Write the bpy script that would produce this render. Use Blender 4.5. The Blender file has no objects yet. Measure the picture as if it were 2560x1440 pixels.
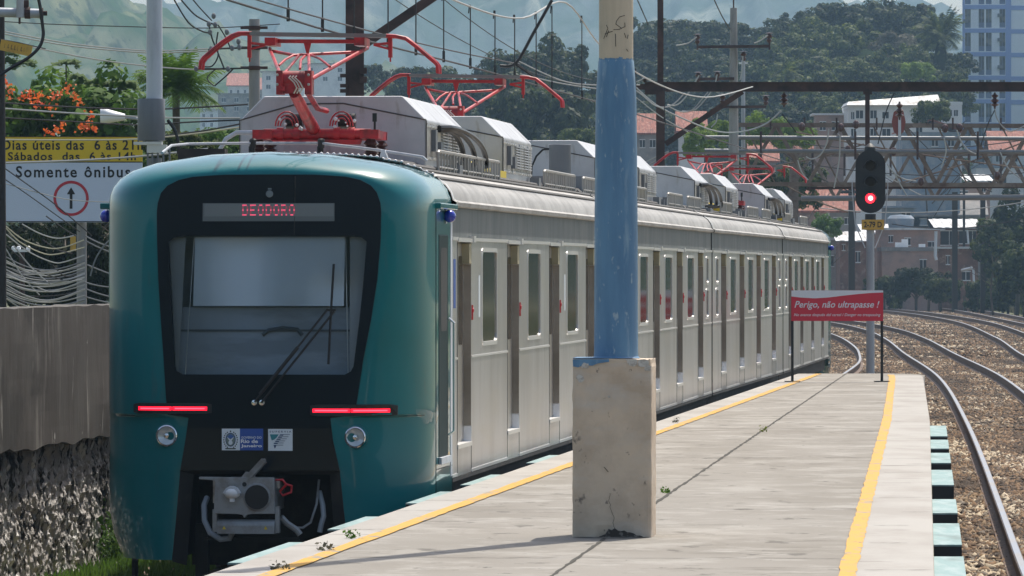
import bpy, bmesh, math, random
import numpy as np
from math import sin, cos, pi, radians, sqrt, atan2, asin
from mathutils import Vector, Matrix, noise as mnoise

scene = bpy.context.scene
COL = scene.collection
random.seed(7)

# ------------------------------------------------------------------ camera
F = 15600.0            # focal length in photograph pixels (2560 wide)
HOR = 675.0            # horizon row
CAMZ = 2.8
cam_d = bpy.data.cameras.new("camera")
cam = bpy.data.objects.new("camera", cam_d)
COL.objects.link(cam)
cam.location = (0, 0, CAMZ)
cam.rotation_euler = (radians(90), 0, 0)
cam_d.sensor_width = 36.0
cam_d.lens = 36.0 * F / 2560.0
cam_d.shift_y = -(720 - HOR) / 2560.0
cam_d.clip_start = 0.5
cam_d.clip_end = 20000
scene.camera = cam

# ------------------------------------------------------------------ light
SUN_EL = radians(60)
SUN_DIR = Vector((0.42, 0.91, 0)).normalized()      # horizontal direction towards the sun
world = bpy.data.worlds.new("World")
scene.world = world
world.use_nodes = True
wn = world.node_tree.nodes
wl = world.node_tree.links
bg = wn["Background"]
sky = wn.new("ShaderNodeTexSky")
sky.sky_type = 'NISHITA'
sky.sun_disc = False
sky.sun_elevation = SUN_EL
sky.sun_rotation = atan2(SUN_DIR.x, SUN_DIR.y)
sky.air_density = 1.0
sky.dust_density = 2.5
sky.ozone_density = 1.0
tint = wn.new('ShaderNodeMix'); tint.data_type = 'RGBA'; tint.blend_type = 'MULTIPLY'; tint.inputs[0].default_value = 1.0
tint.inputs[7].default_value = (1.05, 1.0, .93, 1)
wl.new(sky.outputs[0], tint.inputs[6]); wl.new(tint.outputs[2], bg.inputs[0])
bg.inputs[1].default_value = 0.14
sd = bpy.data.lights.new("sun", 'SUN')
sun = bpy.data.objects.new("sun", sd)
COL.objects.link(sun)
sd.energy = 4.0
sd.angle = radians(0.5)
sd.color = (1.0, 0.94, 0.84)
tosun = Vector((SUN_DIR.x * cos(SUN_EL), SUN_DIR.y * cos(SUN_EL), sin(SUN_EL)))
sun.rotation_euler = tosun.to_track_quat('Z', 'Y').to_euler()
sun.location = (20, 40, 60)
scene.view_settings.view_transform = 'Standard'
scene.view_settings.look = 'None'
scene.view_settings.exposure = 0.40
scene.view_settings.gamma = 1.0
scene.cycles.max_bounces = 8
scene.cycles.transparent_max_bounces = 16
scene.cycles.volume_bounces = 0

# ------------------------------------------------------------------ helpers
def P(x, y, Z):
    """the point at distance Z seen at photograph pixel (x, y)"""
    return Vector(((x - 1280) / F * Z, Z, CAMZ - (y - HOR) / F * Z))

def tag(o, label=None, cat=None, group=None, kind=None):
    if label: o['label'] = label
    if cat: o['category'] = cat
    if group: o['group'] = group
    if kind: o['kind'] = kind
    return o

def empty(name, loc=(0, 0, 0), rz=0.0, label=None, cat=None, group=None):
    o = bpy.data.objects.new(name, None)
    COL.objects.link(o)
    o.location = loc
    o.rotation_euler = (0, 0, rz)
    o.empty_display_size = 0.2
    return tag(o, label, cat, group)

def link_mesh(name, me, mat=None, parent=None, smooth=False):
    if mat is not None:
        for m_ in (mat if isinstance(mat, (list, tuple)) else [mat]):
            me.materials.append(m_)
    if smooth:
        me.polygons.foreach_set('use_smooth', [True] * len(me.polygons))
    o = bpy.data.objects.new(name, me)
    COL.objects.link(o)
    if parent is not None:
        o.parent = parent
    return o

def copy_tree(o, parent=None):
    c = o.copy()
    COL.objects.link(c)
    c.parent = parent
    for ch in list(o.children):
        copy_tree(ch, c)
    return c

class MB:
    """collects faces and links them as ONE mesh object"""
    def __init__(s, xf=None):
        s.v = []; s.f = []; s.mi = []; s.xf = xf; s.cur = 0; s.st = []
    def add(s, vs, fs):
        n = len(s.v); s.st.append((n, len(s.f)))
        if s.xf: vs = [s.xf(p) for p in vs]
        s.v.extend([tuple(p) for p in vs])
        for f in fs:
            s.f.append(tuple(i + n for i in f)); s.mi.append(s.cur)
    def box(s, x0, x1, y0, y1, z0, z1):
        s.add([(x0, y0, z0), (x1, y0, z0), (x1, y1, z0), (x0, y1, z0),
               (x0, y0, z1), (x1, y0, z1), (x1, y1, z1), (x0, y1, z1)],
              [(0, 3, 2, 1), (4, 5, 6, 7), (0, 1, 5, 4), (1, 2, 6, 5), (2, 3, 7, 6), (3, 0, 4, 7)])
    def quad(s, a, b, c, d): s.add([a, b, c, d], [(0, 1, 2, 3)])
    def poly(s, pts): s.add(pts, [tuple(range(len(pts)))])
    def beam(s, p0, p1, w, h, up=(0, 0, 1)):
        p0 = Vector(p0); p1 = Vector(p1); d = (p1 - p0).normalized(); up = Vector(up)
        if abs(d.dot(up)) > 0.98: up = Vector((0, 1, 0)) if abs(d.y) < .9 else Vector((1, 0, 0))
        r = d.cross(up).normalized() * (w / 2); u = r.cross(d).normalized() * (h / 2)
        vs = [p0 - r - u, p0 + r - u, p0 + r + u, p0 - r + u, p1 - r - u, p1 + r - u, p1 + r + u, p1 - r + u]
        s.add(vs, [(0, 1, 2, 3), (7, 6, 5, 4), (0, 4, 5, 1), (1, 5, 6, 2), (2, 6, 7, 3), (3, 7, 4, 0)])
    def tube(s, pts, r, n=8, cap=True):
        pts = [Vector(p) for p in pts]; m = len(pts); rs = r if isinstance(r, (list, tuple)) else [r] * m
        vs = []; fs = []; prev = None
        for i, p in enumerate(pts):
            d = (pts[min(i + 1, m - 1)] - pts[max(i - 1, 0)]).normalized()
            if prev is None:
                a = Vector((0, 0, 1)) if abs(d.z) < .9 else Vector((1, 0, 0))
                e = d.cross(a).normalized()
            else:
                e = (prev - d * prev.dot(d)).normalized()
            prev = e; g = d.cross(e)
            for k in range(n):
                t = 2 * pi * k / n
                vs.append(p + (e * cos(t) + g * sin(t)) * rs[i])
        for i in range(m - 1):
            for k in range(n):
                a = i * n + k; b = i * n + (k + 1) % n
                fs.append((a, b, b + n, a + n))
        if cap:
            fs.append(tuple(range(n - 1, -1, -1))); fs.append(tuple((m - 1) * n + k for k in range(n)))
        s.add(vs, fs)
    def lathe(s, prof, c=(0, 0, 0), axis='z', n=20, cap=True):
        vs = []; fs = []; m = len(prof)
        for (r, h) in prof:
            for k in range(n):
                t = 2 * pi * k / n
                if axis == 'z': vs.append((c[0] + r * cos(t), c[1] + r * sin(t), c[2] + h))
                elif axis == 'y': vs.append((c[0] + r * cos(t), c[1] + h, c[2] + r * sin(t)))
                else: vs.append((c[0] + h, c[1] + r * cos(t), c[2] + r * sin(t)))
        for i in range(m - 1):
            for k in range(n):
                a = i * n + k; b = i * n + (k + 1) % n
                fs.append((a, b, b + n, a + n))
        if cap:
            fs.append(tuple(range(n))); fs.append(tuple((m - 1) * n + k for k in range(n)))
        s.add(vs, fs)
    def ball(s, c, r, n=10, m=7, sz=1.0):
        s.lathe([(r * sin(pi * i / m) + 1e-4, -r * sz * cos(pi * i / m)) for i in range(m + 1)], c, 'z', n)
    def prism(s, poly, y0, y1):
        """poly in (x, z), extruded along y"""
        n = len(poly)
        vs = [(x, y0, z) for x, z in poly] + [(x, y1, z) for x, z in poly]
        fs = [tuple(range(n)), tuple(range(2 * n - 1, n - 1, -1))]
        for i in range(n):
            j = (i + 1) % n
            fs.append((j, i, i + n, j + n))
        s.add(vs, fs)
    def loft(s, sections, closed=True, cap=False):
        n = len(sections[0]); vs = [p for sec in sections for p in sec]; fs = []
        for i in range(len(sections) - 1):
            for k in range(n if closed else n - 1):
                a = i * n + k; b = i * n + (k + 1) % n
                fs.append((a, b, b + n, a + n))
        if cap:
            fs.append(tuple(range(n - 1, -1, -1))); fs.append(tuple((len(sections) - 1) * n + k for k in range(n)))
        s.add(vs, fs)
    def split(s, name, mat, parent=None, **k):
        """every added shape becomes an object of its own"""
        out = []; st = s.st + [(len(s.v), len(s.f))]
        for (v0, f0), (v1, f1) in zip(st, st[1:]):
            q = MB(); q.v = s.v[v0:v1]; q.f = [tuple(i - v0 for i in f) for f in s.f[f0:f1]]; q.mi = [0] * len(q.f)
            out.append(q.build(name, mat, parent, **k))
        return out
    def build(s, name, mat, parent=None, smooth=False, recalc=True, bevel=0.0):
        me = bpy.data.meshes.new(name)
        me.from_pydata(s.v, [], s.f)
        if isinstance(mat, (list, tuple)):
            for i, k in enumerate(s.mi): me.polygons[i].material_index = k
        if recalc:
            bm = bmesh.new(); bm.from_mesh(me)
            bmesh.ops.recalc_face_normals(bm, faces=bm.faces)
            bm.to_mesh(me); bm.free()
        o = link_mesh(name, me, mat, parent, smooth)
        if smooth:
            try: me.set_sharp_from_angle(angle=radians(38))
            except Exception: pass
        if bevel:
            b = o.modifiers.new('bevel', 'BEVEL'); b.width = bevel; b.segments = 2; b.limit_method = 'ANGLE'
        return o

def np_mesh(name, verts, quads, mat, parent=None, smooth=False):
    me = bpy.data.meshes.new(name)
    verts = np.asarray(verts, np.float32); quads = np.asarray(quads, np.int32)
    k = quads.shape[1]; nf = len(quads)
    me.vertices.add(len(verts)); me.vertices.foreach_set('co', verts.ravel())
    me.loops.add(nf * k); me.loops.foreach_set('vertex_index', quads.ravel())
    me.polygons.add(nf)
    me.polygons.foreach_set('loop_start', np.arange(0, nf * k, k, dtype=np.int32))
    me.polygons.foreach_set('loop_total', np.full(nf, k, np.int32))
    me.update(calc_edges=True)
    return link_mesh(name, me, mat, parent, smooth)

def text(name, s, w, h, mat, parent, loc, shear=0.0, bold=0.0, thick=0.0, space=1.0, align='C'):
    """lettering lying in the local x-z plane, facing -y, fitted in a w by h box centred on loc"""
    cu = bpy.data.curves.new(name, 'FONT')
    cu.body = s; cu.shear = shear; cu.offset = bold; cu.space_character = space; cu.resolution_u = 3
    tmp = bpy.data.objects.new(name, cu); COL.objects.link(tmp)
    me = bpy.data.meshes.new_from_object(tmp)
    bpy.data.objects.remove(tmp); bpy.data.curves.remove(cu)
    co = np.empty(len(me.vertices) * 3, np.float32); me.vertices.foreach_get('co', co); co = co.reshape(-1, 3)
    mn = co.min(0); mx = co.max(0); sx = w / (mx[0] - mn[0]); sz = (h / (mx[1] - mn[1])) if h else sx
    out = np.zeros_like(co)
    out[:, 0] = (co[:, 0] - (mn[0] + mx[0]) / 2) * sx + loc[0]
    out[:, 1] = loc[1]
    out[:, 2] = (co[:, 1] - (mn[1] + mx[1]) / 2) * sz + loc[2]
    me.vertices.foreach_set('co', out.ravel()); me.update()
    me.name = name
    me.materials.clear()
    return link_mesh(name, me, mat, parent)

def catmull(pts, step):
    """smooth polyline through 2-D points sampled about every step metres"""
    pts = [Vector((a, b)) for a, b in pts]; out = []
    for i in range(len(pts) - 1):
        p0 = pts[max(i - 1, 0)]; p1 = pts[i]; p2 = pts[i + 1]; p3 = pts[min(i + 2, len(pts) - 1)]
        t01 = max((p1 - p0).length, 1e-3); t12 = (p2 - p1).length; t23 = max((p3 - p2).length, 1e-3)
        m1 = (p2 - p0) / (t01 + t12) * t12 if i > 0 else (p2 - p1)
        m2 = (p3 - p1) / (t12 + t23) * t12 if i < len(pts) - 2 else (p2 - p1)
        n = max(1, int(t12 / step))
        for k in range(n):
            t = k / n; t2 = t * t; t3 = t2 * t
            out.append(p1 * (2 * t3 - 3 * t2 + 1) + m1 * (t3 - 2 * t2 + t) + p2 * (-2 * t3 + 3 * t2) + m2 * (t3 - t2))
    out.append(pts[-1])
    return out

def interp(tab, t):
    if t <= tab[0][0]: return tab[0][1]
    for (a, b), (c, d) in zip(tab, tab[1:]):
        if t <= c: return b + (d - b) * (t - a) / (c - a)
    return tab[-1][1]

# ------------------------------------------------------------------ materials
def mk(name, base, rough=.6, metal=0.0, layers=(), bump=None, coat=0.0, spec=.5, coord='Object', emis=None, es=0.0, transl=0.0):
    m = bpy.data.materials.new(name); m.use_nodes = True
    nt = m.node_tree; N = nt.nodes; L = nt.links
    b = N['Principled BSDF']
    b.inputs['Base Color'].default_value = (*base, 1)
    b.inputs['Roughness'].default_value = rough
    b.inputs['Metallic'].default_value = metal
    b.inputs['Specular IOR Level'].default_value = spec
    b.inputs['Coat Weight'].default_value = coat
    b.inputs['Coat Roughness'].default_value = 0.04; b.inputs['Coat IOR'].default_value = 1.36
    if emis:
        b.inputs['Emission Color'].default_value = (*emis, 1); b.inputs['Emission Strength'].default_value = es
    if layers or bump:
        tc = N.new('ShaderNodeTexCoord')
        src = tc.outputs['Object']
        if coord == 'World':
            src = N.new('ShaderNodeNewGeometry').outputs['Position']
    col = None
    def tex(ly):
        mp = N.new('ShaderNodeMapping'); L.new(src, mp.inputs[0])
        s = ly.get('s', 1.0)
        mp.inputs['Scale'].default_value = s if isinstance(s, (tuple, list)) else (s, s, s)
        mp.inputs['Location'].default_value = ly.get('off', (0, 0, 0))
        if ly.get('t', 'n') == 'v':
            tx = N.new('ShaderNodeTexVoronoi'); tx.inputs['Scale'].default_value = 1.0
            o = tx.outputs[ly.get('o', 'Color')]
        else:
            tx = N.new('ShaderNodeTexNoise'); tx.inputs['Scale'].default_value = 1.0
            tx.inputs['Detail'].default_value = ly.get('d', 5.0)
            tx.inputs['Roughness'].default_value = ly.get('r', .6)
            o = tx.outputs[0]
        L.new(mp.outputs[0], tx.inputs['Vector'])
        return o
    for ly in layers:
        o = tex(ly)
        mr = N.new('ShaderNodeMapRange'); mr.clamp = True
        L.new(o, mr.inputs[0])
        mr.inputs[1].default_value = ly.get('lo', .4); mr.inputs[2].default_value = ly.get('hi', .65)
        mr.inputs[3].default_value = 0; mr.inputs[4].default_value = ly.get('a', 1.0)
        mx = N.new('ShaderNodeMix'); mx.data_type = 'RGBA'
        L.new(mr.outputs[0], mx.inputs[0])
        if col is None: mx.inputs[6].default_value = (*base, 1)
        else: L.new(col, mx.inputs[6])
        mx.inputs[7].default_value = (*ly['c'], 1)
        col = mx.outputs[2]
    if col is not None: L.new(col, b.inputs['Base Color'])
    if bump:
        o = tex(bump)
        bp = N.new('ShaderNodeBump'); bp.inputs['Strength'].default_value = bump.get('k', .5)
        bp.inputs['Distance'].default_value = bump.get('dist', .02)
        L.new(o, bp.inputs['Height']); L.new(bp.outputs[0], b.inputs['Normal'])
    if transl:
        out = N['Material Output']
        tr = N.new('ShaderNodeBsdfTranslucent'); ms = N.new('ShaderNodeMixShader')
        ms.inputs[0].default_value = transl
        if col is not None: L.new(col, tr.inputs[0])
        else: tr.inputs[0].default_value = (*base, 1)
        L.new(b.outputs[0], ms.inputs[1]); L.new(tr.outputs[0], ms.inputs[2]); L.new(ms.outputs[0], out.inputs[0])
    return m

MT = {}
MT['concrete'] = mk('platform concrete', (.235, .215, .185), .85, layers=[
    dict(c=(.18, .16, .13), s=(.45, .2, 1), lo=.42, hi=.62, a=.75, d=3), dict(c=(.335, .315, .28), s=(1.1, .75, 1), lo=.50, hi=.62, a=.62, d=7, r=.68),
    dict(c=(.125, .108, .085), s=(.9, 1.15, 1), lo=.55, hi=.66, a=.7, d=7, r=.7), dict(c=(.40, .38, .35), s=(1.6, 2.1, 1), lo=.58, hi=.67, a=.45, d=6, r=.7, off=(5, 3, 0)),
    dict(c=(.075, .065, .05), s=(3.0, 1.5, 1), lo=.62, hi=.68, a=.75, d=5), dict(c=(.06, .052, .04), s=(9, 4, 1), lo=.67, hi=.71, a=.8)],
    bump=dict(s=14, k=.35, dist=.01), coord='World')
MT['coping'] = mk('coping concrete', (.36, .34, .31), .8, layers=[
    dict(c=(.29, .265, .235), s=(1.2, .45, 1), lo=.42, hi=.62, a=.85), dict(c=(.19, .17, .15), s=(.9, 2.6, 1), lo=.635, hi=.68, a=.85),
    dict(c=(.3, .28, .25), s=11, lo=.6, hi=.75, a=.6)], bump=dict(s=16, k=.3, dist=.008), coord='World')
MT['edge_wall'] = mk('platform side', (.2, .2, .17), .9, layers=[dict(c=(.09, .1, .06), s=3, lo=.4, hi=.65)], coord='World')
MT['yellow_line'] = mk('worn yellow paint', (.56, .29, .014), .7, layers=[
    dict(c=(.47, .27, .04), s=2.5, lo=.45, hi=.7), dict(c=(.20, .15, .07), s=(11, 4, 11), lo=.62, hi=.66),
    dict(c=(.24, .215, .17), s=(5, 2.6, 5), lo=.575, hi=.625)], coord='World')
MT['crack'] = mk('dark joint', (.05, .045, .035), .95)
MT['gravel_bed'] = mk('ballast ground', (.25, .18, .115), .95, layers=[
    dict(c=(.16, .12, .08), s=9, lo=.42, hi=.6), dict(c=(.42, .34, .25), s=17, lo=.52, hi=.66), dict(c=(.12, .1, .07), s=.25, lo=.5, hi=.75, a=.5)],
    bump=dict(s=20, k=1.0, dist=.06), coord='World')
MT['earth'] = mk('dry earth and grass', (.12, .12, .055), .95, layers=[
    dict(c=(.05, .075, .022), s=.3, lo=.42, hi=.6), dict(c=(.2, .17, .1), s=1.3, lo=.5, hi=.7)], bump=dict(s=5, k=.8, dist=.1), coord='World')
MT['rail'] = mk('rusty rail', (.085, .05, .034), .75, layers=[dict(c=(.16, .09, .055), s=4, lo=.45, hi=.65)])
MT['rail_top'] = mk('polished rail head', (.27, .28, .31), .38, 1.0, layers=[dict(c=(.3, .27, .24), s=(2, .6, 2), lo=.45, hi=.65)])
MT['sleeper'] = mk('weathered sleeper', (.11, .085, .06), .9, layers=[dict(c=(.2, .16, .12), s=5, lo=.45, hi=.65)])
MT['teal_block'] = mk('pale teal painted timber', (.20, .31, .305), .7, layers=[
    dict(c=(.29, .38, .375), s=(8, 1.2, 8), lo=.45, hi=.65), dict(c=(.14, .20, .19), s=(3, .8, 3), lo=.55, hi=.70)], coord='World')
MT['black_rubber'] = mk('black rubber', (.012, .012, .013), .7)
MT['silver'] = mk('stainless steel', (.60, .59, .595), .32, .78, layers=[
    dict(c=(.48, .465, .46), s=(1, 1.1, .35), lo=.42, hi=.62), dict(c=(.33, .31, .295), s=(1, 2.2, .25), lo=.58, hi=.72, a=.7), dict(c=(.56, .53, .49), s=(1, .4, 2.2), lo=.5, hi=.7, a=.7)],
    bump=dict(s=(3, .8, .6), k=.05, dist=.01))
MT['steel_dark'] = mk('dark brushed steel', (.47, .44, .41), .35, .7, layers=[dict(c=(.36, .33, .30), s=(1, 1, .8), lo=.42, hi=.62)])
MT['steel_light'] = mk('bright aluminium trim', (.72, .71, .69), .35, .6)
MT['band'] = mk('grey green upper band', (.125, .142, .142), .6, .1, layers=[
    dict(c=(.085, .098, .10), s=(1, 5, .4), lo=.45, hi=.65), dict(c=(.17, .18, .175), s=(1, 1.2, 1), lo=.5, hi=.7)])
MT['roof'] = mk('ribbed grey roof', (.41, .395, .37), .55, .15, layers=[
    dict(c=(.28, .265, .245), s=(1.3, 1.4, 2.5), lo=.42, hi=.65), dict(c=(.17, .16, .145), s=(2, 4, 1), lo=.58, hi=.72, a=.8)])
MT['rib_dark'] = mk('roof seam', (.075, .07, .065), .7)
MT['teal'] = mk('teal green lacquer', (.001, .142, .158), .3, 0, spec=.2, layers=[
    dict(c=(.002, .12, .128), s=1.2, lo=.45, hi=.7, a=.7), dict(c=(.06, .09, .085), s=(6, 6, 1.0), lo=.60, hi=.78, a=.45), dict(c=(.16, .17, .15), s=22, lo=.70, hi=.76, a=.35)], coat=.85, bump=dict(s=2.2, k=.05, dist=.02, d=2))
MT['mask'] = mk('black glossy front mask', (.006, .009, .015), .10, 0, spec=.28)
MT['black'] = mk('matt black', (.012, .012, .012), .6)
MT['under'] = mk('dark underframe', (.022, .020, .018), .8, layers=[dict(c=(.05, .042, .034), s=3, lo=.5, hi=.7)])
MT['glass_dark'] = mk('dark window glass', (.045, .037, .028), .10, 0, spec=.06)
MT['ac'] = mk('air conditioner sheet metal', (.52, .53, .545), .5, .25, layers=[
    dict(c=(.42, .43, .45), s=1.4, lo=.42, hi=.65), dict(c=(.22, .21, .20), s=(3, 3, .9), lo=.56, hi=.70, a=.7), dict(c=(.30, .28, .25), s=(9, 9, 2), lo=.60, hi=.70, a=.6)])
MT['ac_side'] = mk('louvred metal', (.40, .38, .35), .45, .5, layers=[dict(c=(.22, .2, .18), s=6, lo=.48, hi=.65)])
MT['red'] = mk('red painted steel', (.50, .014, .020), .42, 0, layers=[dict(c=(.22, .014, .016), s=5, lo=.45, hi=.62), dict(c=(.07, .02, .02), s=13, lo=.58, hi=.70, a=.8), dict(c=(.55, .12, .11), s=9, lo=.62, hi=.72, a=.5)], coat=.15)
MT['carbon'] = mk('grey collector strip', (.23, .22, .21), .5, .5)
MT['insul'] = mk('brown porcelain', (.075, .03, .024), .3)
MT['hose'] = mk('black hose', (.01, .01, .01), .4)
MT['hose_grey'] = mk('grey hose', (.30, .34, .38), .5)
MT['coupler'] = mk('grey coupler steel', (.29, .305, .315), .5, .3, layers=[dict(c=(.20, .19, .18), s=6, lo=.45, hi=.65)])
MT['white'] = mk('white paint', (.78, .79, .80), .5)
MT['sticker_blue'] = mk('blue sticker', (.02, .08, .36), .4)
MT['sticker_pale'] = mk('pale sticker', (.70, .76, .80), .4)
MT['sticker_teal'] = mk('teal print', (.03, .23, .27), .5)
MT['ink'] = mk('black print', (.012, .012, .014), .6)
MT['navy'] = mk('navy print', (.02, .06, .16), .5)
MT['blind'] = mk('white roller blind', (.62, .68, .74), .8)
MT['cab_in'] = mk('cab interior', (.40, .46, .54), .7, layers=[dict(c=(.26, .30, .36), s=1.5, lo=.45, hi=.6)])
MT['blue_lamp'] = mk('blue lamp glass', (.015, .035, .42), .12, 0, coat=1)
MT['chrome'] = mk('lamp reflector', (.7, .72, .74), .12, .9)
MT['lens'] = mk('lamp lens', (.55, .6, .62), .08, .3, coat=1)
MT['red_led'] = mk('lit red strip', (.5, .0, .02), .4, emis=(1, .006, .03), es=1.5)
MT['red_led_core'] = mk('lit red core', (.5, .0, .02), .4, emis=(1, .07, .11), es=2.2)
MT['led_text'] = mk('lit led letters', (.4, .02, .06), .4, emis=(1, .10, .20), es=.75)
MT['led_dim'] = mk('dim led letters', (.25, .04, .06), .4, emis=(1, .10, .20), es=.18)
MT['display'] = mk('display panel', (.105, .125, .135), .35, coat=.5)
MT['yellow_tab'] = mk('yellow sticker', (.65, .48, .03), .5)
MT['jamb'] = mk('brown steel jamb', (.38, .335, .29), .38, .6, layers=[dict(c=(.25, .215, .18), s=(1, 1, 1.3), lo=.42, hi=.62)])
MT['kick'] = mk('polished kick plate', (.85, .88, .95), .25, .5)
MT['railing'] = mk('grey railing', (.33, .32, .30), .5, .4)
MT['pad'] = mk('cream door pad', (.36, .32, .20), .6)
MT['red_tab'] = mk('red door lamp', (.55, .015, .03), .3, coat=.5)
MT['post_white'] = mk('white painted post', (.55, .58, .62), .5, layers=[dict(c=(.40, .42, .45), s=(4, 4, .8), lo=.5, hi=.7)])
MT['post_grey'] = mk('grey painted post', (.40, .43, .47), .5, .2, layers=[dict(c=(.32, .34, .37), s=(3, 3, .7), lo=.45, hi=.65)])
MT['can_grey'] = mk('grey coated can', (.17, .18, .195), .5, layers=[dict(c=(.14, .15, .165), s=(6, 6, .8), lo=.45, hi=.65)])
MT['rust'] = mk('brown rusted steel', (.060, .034, .030), .8, layers=[dict(c=(.11, .058, .045), s=1.4, lo=.45, hi=.68), dict(c=(.03, .02, .018), s=4, lo=.5, hi=.7)], coord='World')
MT['truss'] = mk('light rusted lattice', (.17, .125, .095), .8, layers=[dict(c=(.26, .21, .17), s=1.1, lo=.45, hi=.65), dict(c=(.11, .06, .04), s=2.7, lo=.5, hi=.68)], coord='World')
MT['tube'] = mk('galvanised tube', (.19, .20, .21), .5, .4)
MT['pole_conc'] = mk('pole concrete', (.34, .33, .315), .85, layers=[dict(c=(.24, .23, .215), s=(3, 3, .7), lo=.45, hi=.65)], coord='World')
MT['wood'] = mk('dark tarred pole', (.035, .030, .026), .85)
MT['wire_dark'] = mk('dark wire', (.022, .022, .024), .6)
MT['wire_light'] = mk('bare aluminium wire', (.42, .42, .40), .45, .3)
MT['phone'] = mk('grey telephone cable', (.40, .39, .37), .6)
MT['wire_cream'] = mk('cream cable', (.50, .46, .32), .6)
MT['banner_red'] = mk('red banner', (.56, .022, .05), .55)
MT['banner_white'] = mk('banner white', (.66, .70, .76), .5)
MT['signal'] = mk('signal black', (.016, .017, .018), .55)
MT['plate_yellow'] = mk('yellow number plate', (.60, .36, .06), .6, layers=[dict(c=(.4, .25, .07), s=7, lo=.5, hi=.7)])
MT['sign_yellow'] = mk('yellow road sign', (.74, .50, .02), .55)
MT['sign_white'] = mk('white road sign', (.60, .66, .78), .5)
MT['sign_red'] = mk('sign red ring', (.50, .03, .05), .5)
# ================================================================== SETTING: ground, platform, tracks
def Ledge(Z): return -1.91 + .0946 * (Z - 38.7)
def Redge(Z): return interp([(0, .1), (38.7, 2.62), (79, 5.29), (110, 7.25), (114, 7.45)], Z)
PZ = 0.9
mb = MB()
nx, ny = 30, 60
xs = np.linspace(-620, 620, nx); ys = np.concatenate([np.linspace(-280, 20, 8), np.geomspace(24, 4200, ny - 8)])
mb.add([(x, y, -.29) for y in ys for x in xs], [(j * nx + i, j * nx + i + 1, (j + 1) * nx + i + 1, (j + 1) * nx + i) for j in range(ny - 1) for i in range(nx - 1)])
tag(mb.build('ground', MT['earth']), kind='structure')

T0 = [(-40, -11.0), (20, -5.47), (54.75, -2.25), (76.3, -.24), (96.3, 1.61), (116.5, 3.58), (137, 5.5), (186, 9.45), (211, 10.9), (233, 11.9), (265, 13.0), (300, 13.6), (360, 13.2), (420, 11.0), (500, 5), (620, -9)]
T1 = [(-40, -2.6), (20, 3.1), (61.5, 5.82), (116.5, 9.31), (165, 12.1), (211, 14.1), (255, 16.1), (295, 17.5), (335, 18.0), (400, 17.0), (480, 12.5), (600, 0)]
T2 = [(0, 2.5), (60, 9.4), (120, 13.2), (204, 17.6), (260, 21.0), (349, 25.4), (437, 26.8), (520, 25), (640, 17)]
T3 = [(0, 8), (60, 14), (120, 18.5), (204, 23.0), (328, 27.7), (446, 32.2), (546, 33.3), (640, 31), (760, 24)]
# ballast bed: one sheet over the ground
mb = MB()
zs = list(np.geomspace(25, 640, 60))
def xl(Z): return interp([(a, b - 2.6) for a, b in T0], Z)
def xr(Z): return interp([(a, b + 2.8) for a, b in T3], Z)
for a, b in zip(zs, zs[1:]):
    n = 6
    for k in range(n):
        def X(Z, t): return xl(Z) + (xr(Z) - xl(Z)) * t
        t0, t1 = k / n, (k + 1) / n
        mb.quad((X(a, t0), a, -.28), (X(a, t1), a, -.28), (X(b, t1), b, -.28), (X(b, t0), b, -.28))
tag(mb.build('ballast_bed', MT['gravel_bed']), kind='structure')

def stones(name, n, sampler, smin, smax, mat, z=-.28, seed=1):
    rng = np.random.default_rng(seed)
    base = np.array([(1, 0, 0), (-1, 0, 0), (0, 1, 0), (0, -1, 0), (0, 0, 1), (0, 0, -1)], np.float32)
    fc = np.array([(0, 2, 4), (2, 1, 4), (1, 3, 4), (3, 0, 4), (2, 0, 5), (1, 2, 5), (3, 1, 5), (0, 3, 5)])
    c = sampler(rng, n); n = len(c)
    sc = rng.uniform(smin, smax, (n, 1, 1)) * rng.uniform(.55, 1.25, (n, 1, 3)) * np.array([1, 1, .8])
    ang = rng.uniform(0, 6.283, n); tl = rng.uniform(-.6, .6, n)
    v = base[None] * rng.uniform(.7, 1.15, (n, 6, 1)) * sc
    ca, sa = np.cos(ang)[:, None], np.sin(ang)[:, None]
    x = v[:, :, 0] * ca - v[:, :, 1] * sa; y = v[:, :, 0] * sa + v[:, :, 1] * ca; zz = v[:, :, 2]
    ct, st = np.cos(tl)[:, None], np.sin(tl)[:, None]
    x, zz = x * ct - zz * st, x * st + zz * ct
    V = np.stack([x + c[:, 0:1], y + c[:, 1:2], zz + z + c[:, 2:3]], -1).reshape(-1, 3)
    Q = (fc[None] + (np.arange(n) * 6)[:, None, None]).reshape(-1, 3)
    o = np_mesh(name, V, Q, mat)
    patch = np.array([mnoise.noise(Vector((a * .7, b * .12, 1))) + .6 * mnoise.noise(Vector((a * 2.1, b * .5, 5))) for a, b, _ in c])
    colr = np.repeat(np.clip(rng.uniform(0, 1, n) ** 1.1 * (.9 + 1.1 * patch), 0, 1), 6).astype(np.float32)
    at = o.data.attributes.new('tint', 'FLOAT', 'POINT'); at.data.foreach_set('value', colr)
    return o
def stone_mat():
    m = mk('ballast stone', (.3, .24, .17), .9); nt = m.node_tree; N = nt.nodes
    a = N.new('ShaderNodeAttribute'); a.attribute_name = 'tint'
    r = N.new('ShaderNodeValToRGB'); nt.links.new(a.outputs['Fac'], r.inputs[0])
    e = r.color_ramp.elements; e[0].position = 0; e[0].color = (.045, .03, .02, 1); e[1].position = 1; e[1].color = (.50, .41, .29, 1)
    for p, c in ((.3, (.085, .052, .03, 1)), (.55, (.185, .105, .052, 1)), (.75, (.27, .185, .105, 1)), (.9, (.15, .125, .10, 1))):
        q = e.new(p); q.color = c
    nt.links.new(r.outputs[0], N['Principled BSDF'].inputs['Base Color'])
    return m
MT['stone'] = stone_mat()
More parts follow.
